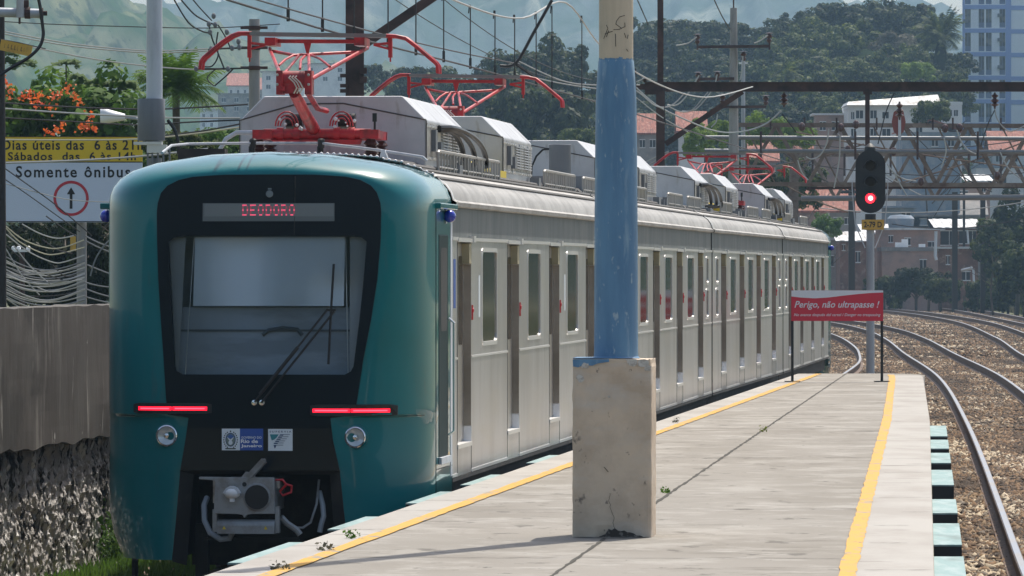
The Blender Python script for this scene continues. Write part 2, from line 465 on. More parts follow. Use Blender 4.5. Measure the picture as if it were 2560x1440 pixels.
def samp(z0, z1, fl, fr):
    def f(rng, n):
        Z = rng.uniform(z0, z1, n * 2)
        a = np.array([fl(q) for q in Z]); b = np.array([fr(q) for q in Z])
        w = np.clip(b - a, 0, None); keep = rng.uniform(0, w.max(), len(Z)) < w
        Z, a, b = Z[keep][:n], a[keep][:n], b[keep][:n]
        X = a + (b - a) * rng.uniform(0, 1, len(Z))
        return np.stack([X, Z, rng.uniform(-.01, .035, len(Z))], -1)
    return f
tag(stones('ballast', 30000, samp(40, 115, lambda Z: Redge(Z) + .03, lambda Z: .086 * Z + .4), .045, .085, MT['stone'], seed=3), kind='stuff')
tag(stones('ballast', 60000, samp(115, 215, lambda Z: interp([(a, b + .9) for a, b in T0], Z) - 1.2, lambda Z: .086 * Z + .4), .045, .08, MT['stone'], seed=4), kind='stuff')
tag(stones('ballast', 60000, samp(215, 480, lambda Z: interp([(a, b - 2) for a, b in T0], Z), lambda Z: min(.086 * Z + .4, interp([(a, b + 2.4) for a, b in T3], Z))), .06, .12, MT['stone'], seed=5), kind='stuff')
tag(stones('ballast', 9000, samp(40, 76, lambda Z: interp([(a, b - 1.75) for a, b in T0], Z), lambda Z: interp([(a, b + 1.3) for a, b in T0], Z)), .035, .06, MT['stone'], seed=6), kind='stuff')

RAILP = [(-.10, -.30), (-.10, -.21), (-.016, -.185), (-.016, -.055), (-.042, -.04), (-.042, -.006), (.042, -.006), (.042, -.04), (.016, -.055), (.016, -.185), (.10, -.21), (.10, -.30)]
sleeper_me = None
def track(path, label, near_sleepers=0, zmin=30, step=2.5):
    global sleeper_me
    t = empty('railway_track', (0, 0, 0), 0, label, 'railway track', 'railway tracks curving away past the platform')
    pts = [p for p in catmull(path, step) if p.x >= zmin]
    pts3 = [Vector((p.y, p.x, 0)) for p in pts]
    nrm = []
    for i in range(len(pts3)):
        d = (pts3[min(i + 1, len(pts3) - 1)] - pts3[max(i - 1, 0)]).normalized()
        nrm.append(Vector((d.y, -d.x, 0)))
    for s in (-1, 1):
        m = MB(); m.loft([[p + n * (s * .835 + a) + Vector((0, 0, b)) for a, b in RAILP] for p, n in zip(pts3, nrm)], cap=True)
        r = m.build('rail', MT['rail'], t)
        m = MB(); m.loft([[p + n * (s * .835 + a) + Vector((0, 0, b)) for a, b in ((-.038, -.0055), (-.03, .002), (.03, .002), (.038, -.0055))] for p, n in zip(pts3, nrm)], closed=False)
        m.build('rail_head', MT['rail_top'], r)
    # sleepers
    if near_sleepers:
        acc = 0; cnt = 0; rest = MB()
        fine = [p for p in catmull(path, .3) if p.x >= zmin]
        for a, b in zip(fine, fine[1:]):
            acc += (b - a).length
            if acc < .66: continue
            acc = 0
            if b.x > 330: break
            d = (b - a).normalized(); rz = atan2(-d.y, d.x)
            if cnt < near_sleepers:
                if sleeper_me is None:
                    q = MB(); q.box(-1.35, 1.35, -.12, .12, -.42, -.235)
                    o = q.build('sleeper', MT['sleeper'], t, bevel=.0); sleeper_me = o.data
                else:
                    o = bpy.data.objects.new('sleeper', sleeper_me); COL.objects.link(o); o.parent = t
                o.location = (b.y, b.x, random.uniform(-.012, .008)); o.rotation_euler = (0, 0, -atan2(d.y, d.x)); cnt += 1
            else:
                c, s_ = d.x, d.y
                n_ = Vector((c, -s_, 0)); f_ = Vector((s_, c, 0)); p0 = Vector((b.y, b.x, 0))
                z1 = -.235 + random.uniform(-.012, .008)
                vs = [p0 + n_ * (i * 1.35) + f_ * (j * .12) + Vector((0, 0, k)) for k in (-.42, z1) for i, j in ((-1, -1), (1, -1), (1, 1), (-1, 1))]
                rest.add(vs, [(4, 5, 6, 7), (0, 1, 5, 4), (1, 2, 6, 5), (2, 3, 7, 6), (3, 0, 4, 7)])
        if rest.f: tag(rest.build('sleeper', MT['sleeper'], t), kind='stuff')
    return t
track(T0, 'rusty railway track the green fronted train stands on, curving away left beyond it', 60, 40)
track(T1, 'railway track directly beside the right edge of the platform, nearest to its yellow line', 100, 34)
track(T2, 'second railway track from the platform, curving left between the nearest track and the outermost one', 40, 60)
track(T3, 'outermost railway track curving close along the weedy bank below the brick houses', 0, 60)

# ---- platform
def strip(name, fa, fb, z, mat, zs, parent=None):
    m = MB()
    vs = []
    for Z in zs: vs += [(fa(Z), Z, z), (fb(Z), Z, z)]
    m.add(vs, [(2 * i, 2 * i + 1, 2 * i + 3, 2 * i + 2) for i in range(len(zs) - 1)])
    return m.build(name, mat, parent)
m = MB()
ZZ = list(np.linspace(-8, 110, 60))
out = [(Ledge(Z), Z) for Z in ZZ] + [(Ledge(114.4), 114.4)] + [(6.9, 114.6), (7.25, 114.3), (7.42, 113.6), (7.45, 112.6)] + [(Redge(Z), Z) for Z in reversed(ZZ)]
rng = random.Random(5)
vs_t = [(x, y, PZ) for x, y in out]
m.poly(vs_t)
plat = m.build('platform', MT['concrete'], None, recalc=False)
if plat.data.polygons[0].normal.z < 0: plat.data.flip_normals()
tag(plat, kind='structure')
m = MB()
n = len(out)
cen = Vector((2.5, 60, 0))
m.add([(x, y, PZ - .002) for x, y in out] + [(x, y, PZ - .16) for x, y in out], [(i, (i + 1) % n, (i + 1) % n + n, i + n) for i in range(n)])
tag(m.build('platform_rim', MT['coping'], plat))
m = MB()
def inset(p):
    x, y = p; mid = (Ledge(y) + Redge(y)) / 2
    return (x + (.16 if x < mid else -.16), min(y, 114.2))
ins = [inset(p) for p in out]
m.add([(x, y, PZ - .16) for x, y in out] + [(x, y, PZ - .16) for x, y in ins] + [(x, y, -.3) for x, y in ins],
      [(i, (i + 1) % n, (i + 1) % n + n, i + n) for i in range(n)] + [(i + n, (i + 1) % n + n, (i + 1) % n + 2 * n, i + 2 * n) for i in range(n)])
tag(m.build('platform_wall', MT['edge_wall'], plat))
ZC = list(np.linspace(-8, 113.9, 160))
jit = [random.uniform(-.008, .008) for _ in range(400)]
def J(Z, k=0): return jit[int(Z * 2.7 + k * 37) % 400]
strip('coping_strip', lambda Z: Ledge(Z) + .004, lambda Z: Ledge(Z) + .37, PZ + .004, MT['coping'], ZC, plat)
strip('coping_strip', lambda Z: Redge(Z) - .52, lambda Z: Redge(Z) - .004 - .02 * abs(J(Z, 3)) * 40 * .02, PZ + .004, MT['coping'], [z for z in ZC if z < 112.4], plat)
strip('yellow_line', lambda Z: Ledge(Z) + .335 + J(Z), lambda Z: Ledge(Z) + .45 + J(Z, 2), PZ + .008, MT['yellow_line'], list(np.linspace(-8, 113.9, 320)), plat)
strip('yellow_line', lambda Z: Redge(Z) - .60 + J(Z, 4), lambda Z: Redge(Z) - .488 + J(Z, 5), PZ + .008, MT['yellow_line'], list(np.linspace(-8, 112.9, 320)), plat)
# long centre joint and cross joints
def cj(Z): return interp([(0, -2.7), (38.75, .248), (51.5, 1.22), (114, 6.1)], Z)
strip('expansion_joint', lambda Z: cj(Z) - .013 + 1.1 * J(Z * 3), lambda Z: cj(Z) + .013 + 1.1 * J(Z * 3, 1), PZ + .004, MT['crack'], list(np.linspace(0, 114, 500)), plat)
for Zc, dz in ((49.3, .25), (63.0, .1), (74.6, -.1), (88.0, .2), (97.5, .1), (41.2, -.15), (36.4, .1)):
    m = MB(); k = 40; vs = []
    x0, x1 = Ledge(Zc) + .45, Redge(Zc) - .6
    hw_ = .03 if Zc > 60 else .016
    for i in range(k):
        t = i / (k - 1); y = Zc + dz * t + random.uniform(-.05, .05)
        vs += [(x0 + (x1 - x0) * t, y, PZ + .004), (x0 + (x1 - x0) * t, y + hw_ * random.uniform(.4, 2), PZ + .004)]
    m.add(vs, [(2 * i, 2 * i + 1, 2 * i + 3, 2 * i + 2) for i in range(k - 1)])
    m.build('cross_joint', MT['crack'], plat)

for side in (-1, 1):
    for k in range(26):
        Zc = 37 + 2.95 * k + random.uniform(-.9, .9); m = MB()
        if side < 0: a, b = Ledge(Zc) + .01, Ledge(Zc) + .36
        else: a, b = Redge(Zc) - .44, Redge(Zc) - .012
        t0 = random.choice((0, 0, .0, .45)); t1 = random.choice((1, 1, .6)); n = 9; vs = []
        for i in range(n):
            t = t0 + (t1 - t0) * i / (n - 1); y = Zc + random.uniform(-.02, .02); w = random.uniform(.008, .022) * (1 + Zc / 120)
            vs += [(a + (b - a) * t, y, PZ + .0075), (a + (b - a) * t, y + w, PZ + .0075)]
        m.add(vs, [(2 * i, 2 * i + 1, 2 * i + 3, 2 * i + 2) for i in range(n - 1)])
        m.build('coping_joint', MT['crack'], plat)

# ---- teal timber blocks bolted to the platform edges
def block(z0, z1, side, label):
    m = MB()
    if side > 0: a, b = (lambda Z: Redge(Z) - .12), (lambda Z: Redge(Z) + .2)
    else: a, b = (lambda Z: Ledge(Z) - .19), (lambda Z: Ledge(Z) + .12)
    vs = []
    for Z in (z0, z1):
        for zz in (.70, .86): vs += [(a(Z), Z, zz), (b(Z), Z, zz)]
    o = empty('edge_block', ((a(z0) + b(z0)) / 2, z0, .70), 0, label, 'edge block', 'teal topped edge blocks along the platform')
    of = Vector(o.location)
    vs = [Vector(v) - of for v in vs]
    m.add(vs, [(0, 1, 3, 2), (4, 6, 7, 5), (0, 4, 5, 1), (0, 2, 6, 4), (1, 5, 7, 3)])
    m.add([vs[2], vs[3], vs[7], vs[6]], [(0, 1, 2, 3)])
    m.build('block_body', MT['black_rubber'], o)
    m = MB(); up = Vector((0, 0, .012))
    m.add([vs[2], vs[3], vs[7], vs[6]] + [v + up for v in (vs[2], vs[3], vs[7], vs[6])], [(4, 5, 6, 7), (0, 1, 5, 4), (1, 2, 6, 5), (2, 3, 7, 6), (3, 0, 4, 7)])
    m.build('painted_top', MT['teal_block'], o)
RB = [(36.5, 42.0), (43.8, 47.5), (49.5, 52.5), (56.0, 60.2), (62.4, 65.8), (67.4, 70.9), (72.4, 77.3)]
names = ['nearest', 'second nearest', 'third nearest', 'fourth nearest', 'fifth nearest', 'sixth nearest', 'farthest']
for (a, b), nm in zip(RB, names):
    block(a, b, 1, 'pale teal topped black edge block beside the right track, %s of seven' % nm)
LB = [(41.1, 44.2), (46.4, 48.8), (51.6, 54.3), (56.0, 58.8), (62.4, 65.0), (68.2, 70.6)]
names = ['nearest, below the train coupler', 'second nearest', 'third nearest', 'fourth nearest, by the green cab corner', 'fifth nearest, by the first doors', 'farthest, beside the grey pillar']
for (a, b), nm in zip(LB, names):
    block(a, b, -1, 'pale teal topped block between platform and train, %s' % nm)

MT['concrete_dirt'] = mk('dirt at the foot', (.16, .14, .115), .95, layers=[dict(c=(.3, .28, .24), s=9, lo=.45, hi=.6)])
# ================================================================== PILLAR on the platform
pil = empty('platform_pillar', P(1536, 1340, 44.6), radians(-4.5), 'blue and cream painted round pillar on a square grey concrete base, standing on the platform', 'pillar')
pil.location.z = PZ
MT['base_conc'] = mk('painted base concrete', (.60, .485, .365), .8, layers=[
    dict(c=(.47, .37, .275), s=3.1, lo=.42, hi=.65), dict(c=(.54, .49, .43), s=(2, 2, 5), lo=.52, hi=.7, a=.7),
    dict(c=(.15, .12, .10), s=(7, 7, 5), lo=.64, hi=.70, a=.85, d=5), dict(c=(.15, .12, .11), s=15, lo=.66, hi=.71, a=.8)], bump=dict(s=12, k=.25, dist=.01))
# base with chipped upper edge and worn foot
m = MB(); nxx, nzz = 22, 44; hw_ = .283; HB = 1.27
rng = random.Random(11)
def basept(face, i, j):
    u = -hw_ + 2 * hw_ * i / nxx; z = HB * j / nzz
    return u, z
grid_pts = []
per = []
for k in range(4 * nxx):
    f, i = divmod(k, nxx); u = -hw_ + 2 * hw_ * i / nxx
    per.append([(u, -hw_), (hw_, u), (-u, hw_), (-hw_, -u)][f])
rings = []
for j in range(nzz + 1):
    z = HB * j / nzz; r = []
    for (x, y) in per:
        cx = max(abs(x), abs(y)); corner = min(abs(x), abs(y)) > hw_ * .97
        d = mnoise.noise(Vector((x * 9, y * 9, z * 7))) * .004 + mnoise.noise(Vector((x * 30, y * 30, z * 22))) * .0025
        s = 1 + d / hw_ - (.018 if corner else 0)
        zz = z
        if j >= nzz - 1:
            s -= .012 + .02 * max(0, mnoise.noise(Vector((x * 12, y * 12, 3)))) * (2 if x > 0 else 1)
            zz = z - .012 * abs(mnoise.noise(Vector((x * 14, y * 14, 9)))) * (3 if x > .1 else 1)
        if j <= 2:
            w = max(0, mnoise.noise(Vector((x * 7 + 2, y * 7, 1))) + .15) if y < -hw_ * .9 else 0
            s -= .12 * w * (3 - j) / 3 * (1 if -.12 < x < .2 else .15)
        r.append((x * s, y * s, zz))
    rings.append(r)
m.loft(rings, cap=True)
base = m.build('pillar_base', MT['base_conc'], pil)
# remains of blue paint on the upper left edge, grey cap under the shaft
m = MB()
pts = [(-hw_ + .004, HB - .005), (-.02, HB - .004), (-.02, HB - .022), (-.1, HB - .034), (-.14, HB - .05), (-.2, HB - .045), (-.24, HB - .062), (-hw_ + .006, HB - .055)]
m.prism(pts, -hw_ - .0055, -hw_ + .01)
m.prism([(-hw_ + .004, HB + .001), (.02, HB + .001), (.02, HB + .006), (-hw_ + .004, HB + .006)], -hw_ + .01, hw_ * .8)
MT['blue_paint'] = mk('weathered blue paint', (.085, .20, .345), .5, layers=[
    dict(c=(.11, .245, .40), s=(7, 7, .9), lo=.42, hi=.6), dict(c=(.24, .37, .48), s=(10, 10, 1.6), lo=.55, hi=.66, a=.8),
    dict(c=(.36, .45, .5), s=(22, 22, 9), lo=.63, hi=.68, a=.75), dict(c=(.05, .13, .25), s=(5, 5, 1.1), lo=.52, hi=.72, a=.7)], bump=dict(s=(14, 14, 4), k=.25, dist=.01), coat=.15)
m.build('paint_remnant', MT['blue_paint'], base)
m = MB()
rng = random.Random(4)
for cx, cz, r in ((-.225, HB - .14, .034), (-.19, HB - .05, .03), (.22, HB - .03, .05), (.14, HB - .012, .05), (.255, HB - .07, .03), (-.02, HB - .27, .012)):
    m.poly([(cx + r * rng.uniform(.6, 1.15) * cos(t * pi / 5), -hw_ - .0066, min(HB - .003, cz + r * rng.uniform(.5, .95) * sin(t * pi / 5))) for t in range(10)])
MT['chip'] = mk('bare plaster chip', (.55, .53, .49), .9, layers=[dict(c=(.38, .35, .31), s=40, lo=.45, hi=.6)])
m.split('plaster_chip', MT['chip'], base)
m = MB()   # long crack and scratches
def scratch(pts, w):
    vs = []
    for x, z in pts: vs += [(x - w, -hw_ - .0064, z), (x + w, -hw_ - .0064, z)]
    m.add(vs, [(2 * i, 2 * i + 1, 2 * i + 3, 2 * i + 2) for i in range(len(pts) - 1)])
cx_ = 0.0; pp = []
for k in range(26):
    cx_ += rng.uniform(-.009, .007); pp.append((cx_ + .03, .05 + k * .014))
scratch(pp[:20], .0013)
scratch([(-.055 + .006 * k, .50 - .007 * k) for k in range(6)], .003)
m.split('crack', MT['crack'], base)
m = MB()   # broken foot of the base with dirt
pts = [(-.09, .004)]
for k in range(15): pts.append((-.09 + .31 * k / 14, .004 + max(.004, .05 * sin(pi * k / 14) * rng.uniform(.35, 1.1) + (.025 if 2 < k < 6 else 0))))
pts.append((.22, .004)); m.prism(pts, -hw_ - .012, -hw_ + .02); m.build('broken_foot', mk('dark broken plaster', (.05, .04, .034), .95, layers=[dict(c=(.22, .19, .16), s=28, lo=.52, hi=.6)]), base)
m = MB(); m.poly([(-.2, -hw_ - .10, .0045), (.02, -hw_ - .13, .0045), (.2, -hw_ - .08, .0045), (.27, -hw_ - .02, .0045), (.27, -hw_ + .0, .0045), (-.27, -hw_ + .0, .0045), (-.26, -hw_ - .05, .0045)]); m.build('foot_dirt', MT['concrete_dirt'], base)
# tapered round shaft
prof = [(.172, 0), (.160, .012), (.157, .05), (.156, .6), (.154, 1.0), (.150, 1.5), (.146, 1.83), (.1375, 2.0), (.128, 2.115), (.1235, 2.13)]
m = MB(); m.lathe([(r, h + HB + .001) for r, h in prof], (.012, 0, 0), 'z', 28)
m.build('pillar_shaft', MT['blue_paint'], pil, smooth=True)
MT['cream_paint'] = mk('cream paint', (.60, .51, .38), .6, layers=[
    dict(c=(.44, .37, .27), s=(5, 5, .5), lo=.45, hi=.65), dict(c=(.33, .28, .2), s=(3, 3, 5), lo=.6, hi=.75, a=.5)])
m = MB(); m.lathe([(.1225, 0), (.1225, 7.0)], (.012, 0, HB + 2.125), 'z', 28)
up = m.build('upper_shaft', MT['cream_paint'], pil, smooth=True)
m = MB()   # pencil scribble on the cream paint
def onshaft(px, py, r=.1235):
    x = (px - 1524) / F * 44.6; z = CAMZ - (py - HOR) / F * 44.45 - PZ
    return (.012 + x, -sqrt(max(1e-4, r * r - x * x)) - .0008, z)
for sc in ([(1548, 38), (1535, 42), (1528, 52), (1526, 60)], [(1526, 60), (1540, 70), (1549, 66), (1548, 56)], [(1548, 66), (1535, 73), (1520, 74)],
           [(1502, 62), (1506, 70), (1500, 84), (1495, 96)], [(1508, 76), (1502, 92)], [(1525, 84), (1526, 116)], [(1547, 82), (1551, 94)], [(1556, 86), (1554, 96)], [(1552, 122), (1556, 128)], [(1518, 78), (1510, 80), (1498, 84)]):
    m.tube([onshaft(*q) for q in sc], .0021, 4)
m.build('scribble', MT['ink'], up)
m = MB()   # ragged paint boundary
for k in range(28):
    t = 2 * pi * k / 28; r = .1242; h = HB + 2.115
    t2 = 2 * pi * (k + 1) / 28
    a = rng.uniform(.018, .034)
    m.quad((.012 + r * cos(t), r * sin(t), h), (.012 + r * cos(t2), r * sin(t2), h), (.012 + r * cos(t2), r * sin(t2), h + a), (.012 + r * cos(t), r * sin(t), h + a * rng.uniform(.85, 1.15)))
m.build('paint_edge', MT['blue_paint'], up)

# ================================================================== WARNING BANNER
bz = 105.9
ban = empty('warning_banner', P(2093, 954, bz), 0, 'red and white banner on two black posts at the end of the platform', 'banner sign')
ban.location.z = PZ
W2 = 1.56 / 2
for s in (-1, 1):
    m = MB(); m.box(s * (W2 - .02) - .022, s * (W2 - .02) + .022, .01, .05, .012, 1.56)
    m.box(s * (W2 - .02) - .13, s * (W2 - .02) + .13, -.1, .16, .005, .018)
    m.build('banner_post', MT['black'], ban)
bw, b0, b1 = W2, 1.035, 1.555
m = MB(); m.box(-bw, bw, -.012, .006, b0, b1)
pan = m.build('banner_panel', MT['banner_red'], ban)
m = MB(); N_ = 30; vs = []
for k in range(N_ + 1):
    t = k / N_
    f = interp([(0, .20), (.1, .235), (.25, .262), (.4, .235), (.55, .18), (.7, .13), (.85, .09), (1, .07)], t)
    f = f if f else 0
    vs += [(-bw + .001 + (2 * bw - .002) * t, -.0145, b1 - .001), (-bw + .001 + (2 * bw - .002) * t, -.0145, b1 - f * .52 * 1.0)]
m.add(vs, [(2 * i, 2 * i + 1, 2 * i + 3, 2 * i + 2) for i in range(N_)])
m.build('white_wave', MT['banner_white'], pan)
text('lettering', 'Perigo, não ultrapasse !', 1.44, .15, MT['banner_white'], pan, (-.005, -.0145, b1 - .52 * .49), shear=.28, bold=.012)
text('lettering', 'No avance después del cartel / Danger no trespassing', 1.47, .062, MT['banner_white'], pan, (0, -.0145, b1 - .52 * .81), shear=.28, bold=.006)

# ================================================================== SIGNAL
sz_ = 126.0
sg = empty('railway_signal', P(2176, 925, sz_), 0, 'black three lens railway signal showing red on a pale grey post beyond the platform end', 'railway signal')
sg.location.z = -.2
def sgz(y): return CAMZ - (y - HOR) / F * sz_ + .2
def sgx(x): return (x - 2176) / F * sz_
m = MB(); m.lathe([(.085, 0), (.08, sgz(575))], (0, 0, 0), 'z', 16); m.box(-.2, .2, -.2, .2, 0, .12)
m.build('signal_post', MT['post_grey'], sg, smooth=True)
m = MB(); m.lathe([(.11, sgz(575)), (.11, sgz(535))], (0, 0, 0), 'z', 14)
m.build('neck', MT['signal'], sg, smooth=True)
zt, zb_ = sgz(375), sgz(533); R_ = .302
pts = [(R_ * cos(t), zt - R_ + R_ * sin(t)) for t in np.linspace(0, pi, 17)] + [(R_ * cos(t), zb_ + R_ + R_ * sin(t)) for t in np.linspace(pi, 2 * pi, 17)]
m = MB(); m.prism(pts, -.02, .02); m.box(-.2, .2, .02, .3, zb_ + .1, zt - .12)
hd = m.build('signal_head', MT['signal'], sg)
m = MB(); m.lathe([(.12, zt - .03), (.11, zt + .06), (.05, zt + .12), (.01, zt + .14)], (0, .12, 0), 'z', 14); m.build('finial', MT['signal'], sg, smooth=True)
for y, lit in ((415, 0), (455, 0), (496, 1)):
    z = sgz(y)
    m = MB(); m.lathe([(.001, -.028), (.085, -.03), (.10, -.021)], (-.005, 0, z), 'y', 18, cap=False)
    m.build('signal_lens', MT['red_sig'] if lit else MT['glass_dark'], sg) if lit == 0 else None
    if lit:
        MT['red_sig'] = mk('lit red lens', (.6, .0, .02), .3, emis=(1, .015, .03), es=3.2)
        MT['red_hot'] = mk('hot centre of the red lens', (.8, .3, .3), .3, emis=(1, .32, .30), es=4.0)
        o = m.build('signal_lens', MT['red_sig'], sg)
        q = MB(); q.lathe([(.001, -.033), (.05, -.031)], (.002, 0, z + .004), 'y', 12, cap=False); q.build('lamp', MT['red_hot'], o)
    m = MB()   # hood
    nn = 14; vs = []
    for k in range(nn + 1):
        t = radians(-15) + radians(210) * k / nn
        for yy, r in ((-.02, .125), (-.26, .122)): vs.append((-.005 + r * cos(t), yy, z + r * sin(t)))
        for yy, r in ((-.26, .114), (-.02, .117)): vs.append((-.005 + r * cos(t), yy, z + r * sin(t)))
    m.add(vs, [(4 * i + a, 4 * i + 4 + a, 4 * i + 4 + (a + 1) % 4, 4 * i + (a + 1) % 4) for i in range(nn) for a in range(4)])
    m.build('lens_hood', MT['signal'], sg)
pz_ = sgz(561.5)
m = MB(); m.prism([(sgx(2153), pz_ - .105), (sgx(2209), pz_ - .105), (sgx(2209), pz_ + .1), (sgx(2153), pz_ + .1)], -.15, -.14)
npl = m.build('number_plate', MT['plate_yellow'], sg)
text('lettering', '2-79 D', .36, .12, MT['ink'], npl, (sgx(2181), -.1535, pz_), bold=.02)
m = MB()
for s in (-1, 1):
    m.tube([(s * .36, .15, sgz(470)), (s * .36, .15, sgz(450)), (s * .2, .15, sgz(450))], .012, 6)
    m.tube([(s * .36, .15, sgz(470)), (s * .30, .15, sgz(560)), (s * .1, .1, sgz(620))], .012, 6)
m.build('ladder_stay', MT['post_white'], sg)
# ================================================================== TRAIN
HW = 1.46
KW = HW / 1.485
TH = math.atan(.0925)
RIGHT_AT = lambda: None
# nose centre of the nearest car
Osil = Vector((-.548, 57.0)) - HW * Vector((cos(TH), -sin(TH)))
O1 = Osil - 2.4 * Vector((sin(TH), cos(TH)))

def carframe(pr0, pr1):
    """frame of a car from two points on the line of its right wall"""
    d = (Vector(pr1) - Vector(pr0)); L = d.length; d /= L
    r = Vector((d.y, -d.x)); o = Vector(pr0) - HW * r
    return o, atan2(d.x, d.y), L

def Lc(o, th, x, y, s):
    """local (u, s, z) of photograph pixel (x, y) at distance s along the car"""
    a = Vector((sin(th), cos(th))); r = Vector((cos(th), -sin(th)))
    Z = o.y + a.y * s; u = 0
    for _ in range(3):
        Z = o.y + a.y * s + r.y * u
        X = (x - 1280) / F * Z
        u = (X - o.x - a.x * s) / r.x
    return Vector((u, s, CAMZ - (y - HOR) / F * Z))
def L1(x, y, s): return Lc(O1, TH, x, y, s)

ROOFP = [(1.485, 3.375), (1.52, 3.385), (1.525, 3.42), (1.49, 3.44), (1.468, 3.51), (1.42, 3.575), (1.34, 3.632), (1.33, 3.650), (1.305, 3.662), (1.19, 3.705), (1.18, 3.722), (1.155, 3.728), (1.03, 3.757),
         (1.02, 3.774), (.995, 3.778), (.83, 3.803), (.82, 3.818), (.79, 3.821), (.5, 3.842), (.25, 3.852), (0, 3.855)]
ROOFP = [(a * KW, b) for a, b in ROOFP]
ZB, ZT = .90, 3.10     # silver panel

def wall(m, u, s0, s1, z0, z1, holes, depth, sgn):
    """wall at x=u with rectangular holes (s0,s1,z0,z1) and reveals going inward"""
    S = sorted({s0, s1, *[h[0] for h in holes], *[h[1] for h in holes]})
    Zs = sorted({z0, z1, *[h[2] for h in holes], *[h[3] for h in holes]})
    for a, b in zip(S, S[1:]):
        for c, d in zip(Zs, Zs[1:]):
            ms, mz = (a + b) / 2, (c + d) / 2
            if any(h[0] < ms < h[1] and h[2] < mz < h[3] for h in holes): continue
            m.quad((u, a, c), (u, b, c), (u, b, d), (u, a, d))
    for h in holes:
        ui = u - sgn * (h[4] if len(h) > 4 else depth)
        a, b, c, d = h[:4]
        m.quad((u, a, c), (u, a, d), (ui, a, d), (ui, a, c)); m.quad((u, b, c), (u, b, d), (ui, b, d), (ui, b, c))
        m.quad((u, a, d), (u, b, d), (ui, b, d), (ui, a, d)); m.quad((u, a, c), (u, b, c), (ui, b, c), (ui, a, c))

DOOR_W = 1.30
def rrect(s0, s1, z0, z1, r, n=4):
    pts = []
    for cx, cz, t0 in ((s1 - r, z1 - r, 0), (s0 + r, z1 - r, 90), (s0 + r, z0 + r, 180), (s1 - r, z0 + r, 270)):
        for k in range(n + 1):
            t = radians(t0 + 90 * k / n); pts.append((cx + r * cos(t), cz + r * sin(t)))
    return pts

_cache = {}
def inst(key, make):
    """build a mesh object once, then return linked copies"""
    if key in _cache:
        o = _cache[key].copy(); COL.objects.link(o); o.parent = None
        for ch in list(_cache[key].children): copy_tree(ch, o)
        return o
    o = make(); _cache[key] = o
    return o

def make_door():
    # origin at door start, sill height, on the right wall plane; +y along the car
    z0, z1 = 1.18, 3.06; h = z1 - z0; D = -.075
    m = MB(); m.quad((D, 0, 0), (D, DOOR_W, 0), (D, DOOR_W, h), (D, 0, h))
    m.box(D, D + .006, .005, DOOR_W / 2 - .016, .03, h - .02); m.box(D, D + .006, DOOR_W / 2 + .016, DOOR_W - .005, .03, h - .02)
    d = m.build('door', MT['steel_dark'])
    m = MB(); m.box(D - .001, D + .012, DOOR_W / 2 - .016, DOOR_W / 2 + .016, 0, h); m.build('rubber_seal', MT['black_rubber'], d)
    for a in (.13, DOOR_W / 2 + .12):
        m = MB(); m.poly([(D + .0085, s, z) for s, z in rrect(a, a + .40, .92, 1.75, .06)]); m.build('door_window', MT['glass_dark'], d)
    m = MB(); m.box(D + .0086, D + .0106, .05, .10, 1.30, 1.62); m.build('sticker', MT['yellow_tab'], d)
    m = MB(); m.tube([(D + .01, .10, .62), (D + .03, .10, .64), (D + .03, .10, 1.0), (D + .01, .10, 1.02)], .011, 6); m.build('handle', MT['steel_light'], d)
    m = MB(); m.box(-.10, .012, 0, DOOR_W, -.03, .008); m.build('sill', MT['steel_light'], d)
    m = MB(); m.box(D + .004, .004, DOOR_W - .20, DOOR_W - .012, h - .20, h - .012); m.build('head_pad', MT['pad'], d)
    m = MB(); m.box(-.02, .035, DOOR_W - .05, DOOR_W + .14, h, h + .06); m.box(-.02, .02, -.02, DOOR_W - .05, h, h + .035)
    m.build('head_trim', MT['steel_light'], d)
    m = MB(); m.box(D, -.0005, DOOR_W - .010, DOOR_W - .001, .16, h - .21); m.build('door_jamb', MT['jamb'], d)
    m = MB(); m.box(D, .004, DOOR_W - .014, DOOR_W - .002, .008, .15); m.build('kick_plate', MT['kick'], d)
    return d
def make_window(w, z0, z1):
    h = z1 - z0
    m = MB()
    o_ = rrect(-.028, w + .028, -.028, h + .028, .09); i_ = rrect(.012, w - .012, .012, h - .012, .07); n = len(o_)
    vs = [(.007, s, z) for s, z in o_] + [(.007, s, z) for s, z in i_] + [(-.002, s, z) for s, z in o_] + [(-.012, s, z) for s, z in i_]
    fs = []
    for k in range(n):
        j = (k + 1) % n
        fs += [(k, j, j + n, k + n), (k, j, j + 2 * n, k + 2 * n), (k + n, j + n, j + 3 * n, k + 3 * n)]
    m.add(vs, fs)
    d = m.build('window', MT['steel_light'])
    m = MB(); m.quad((-.006, 0, 0), (-.006, w, 0), (-.006, w, h), (-.006, 0, h)); m.build('pane', MT['glass_dark'], d)
    return d
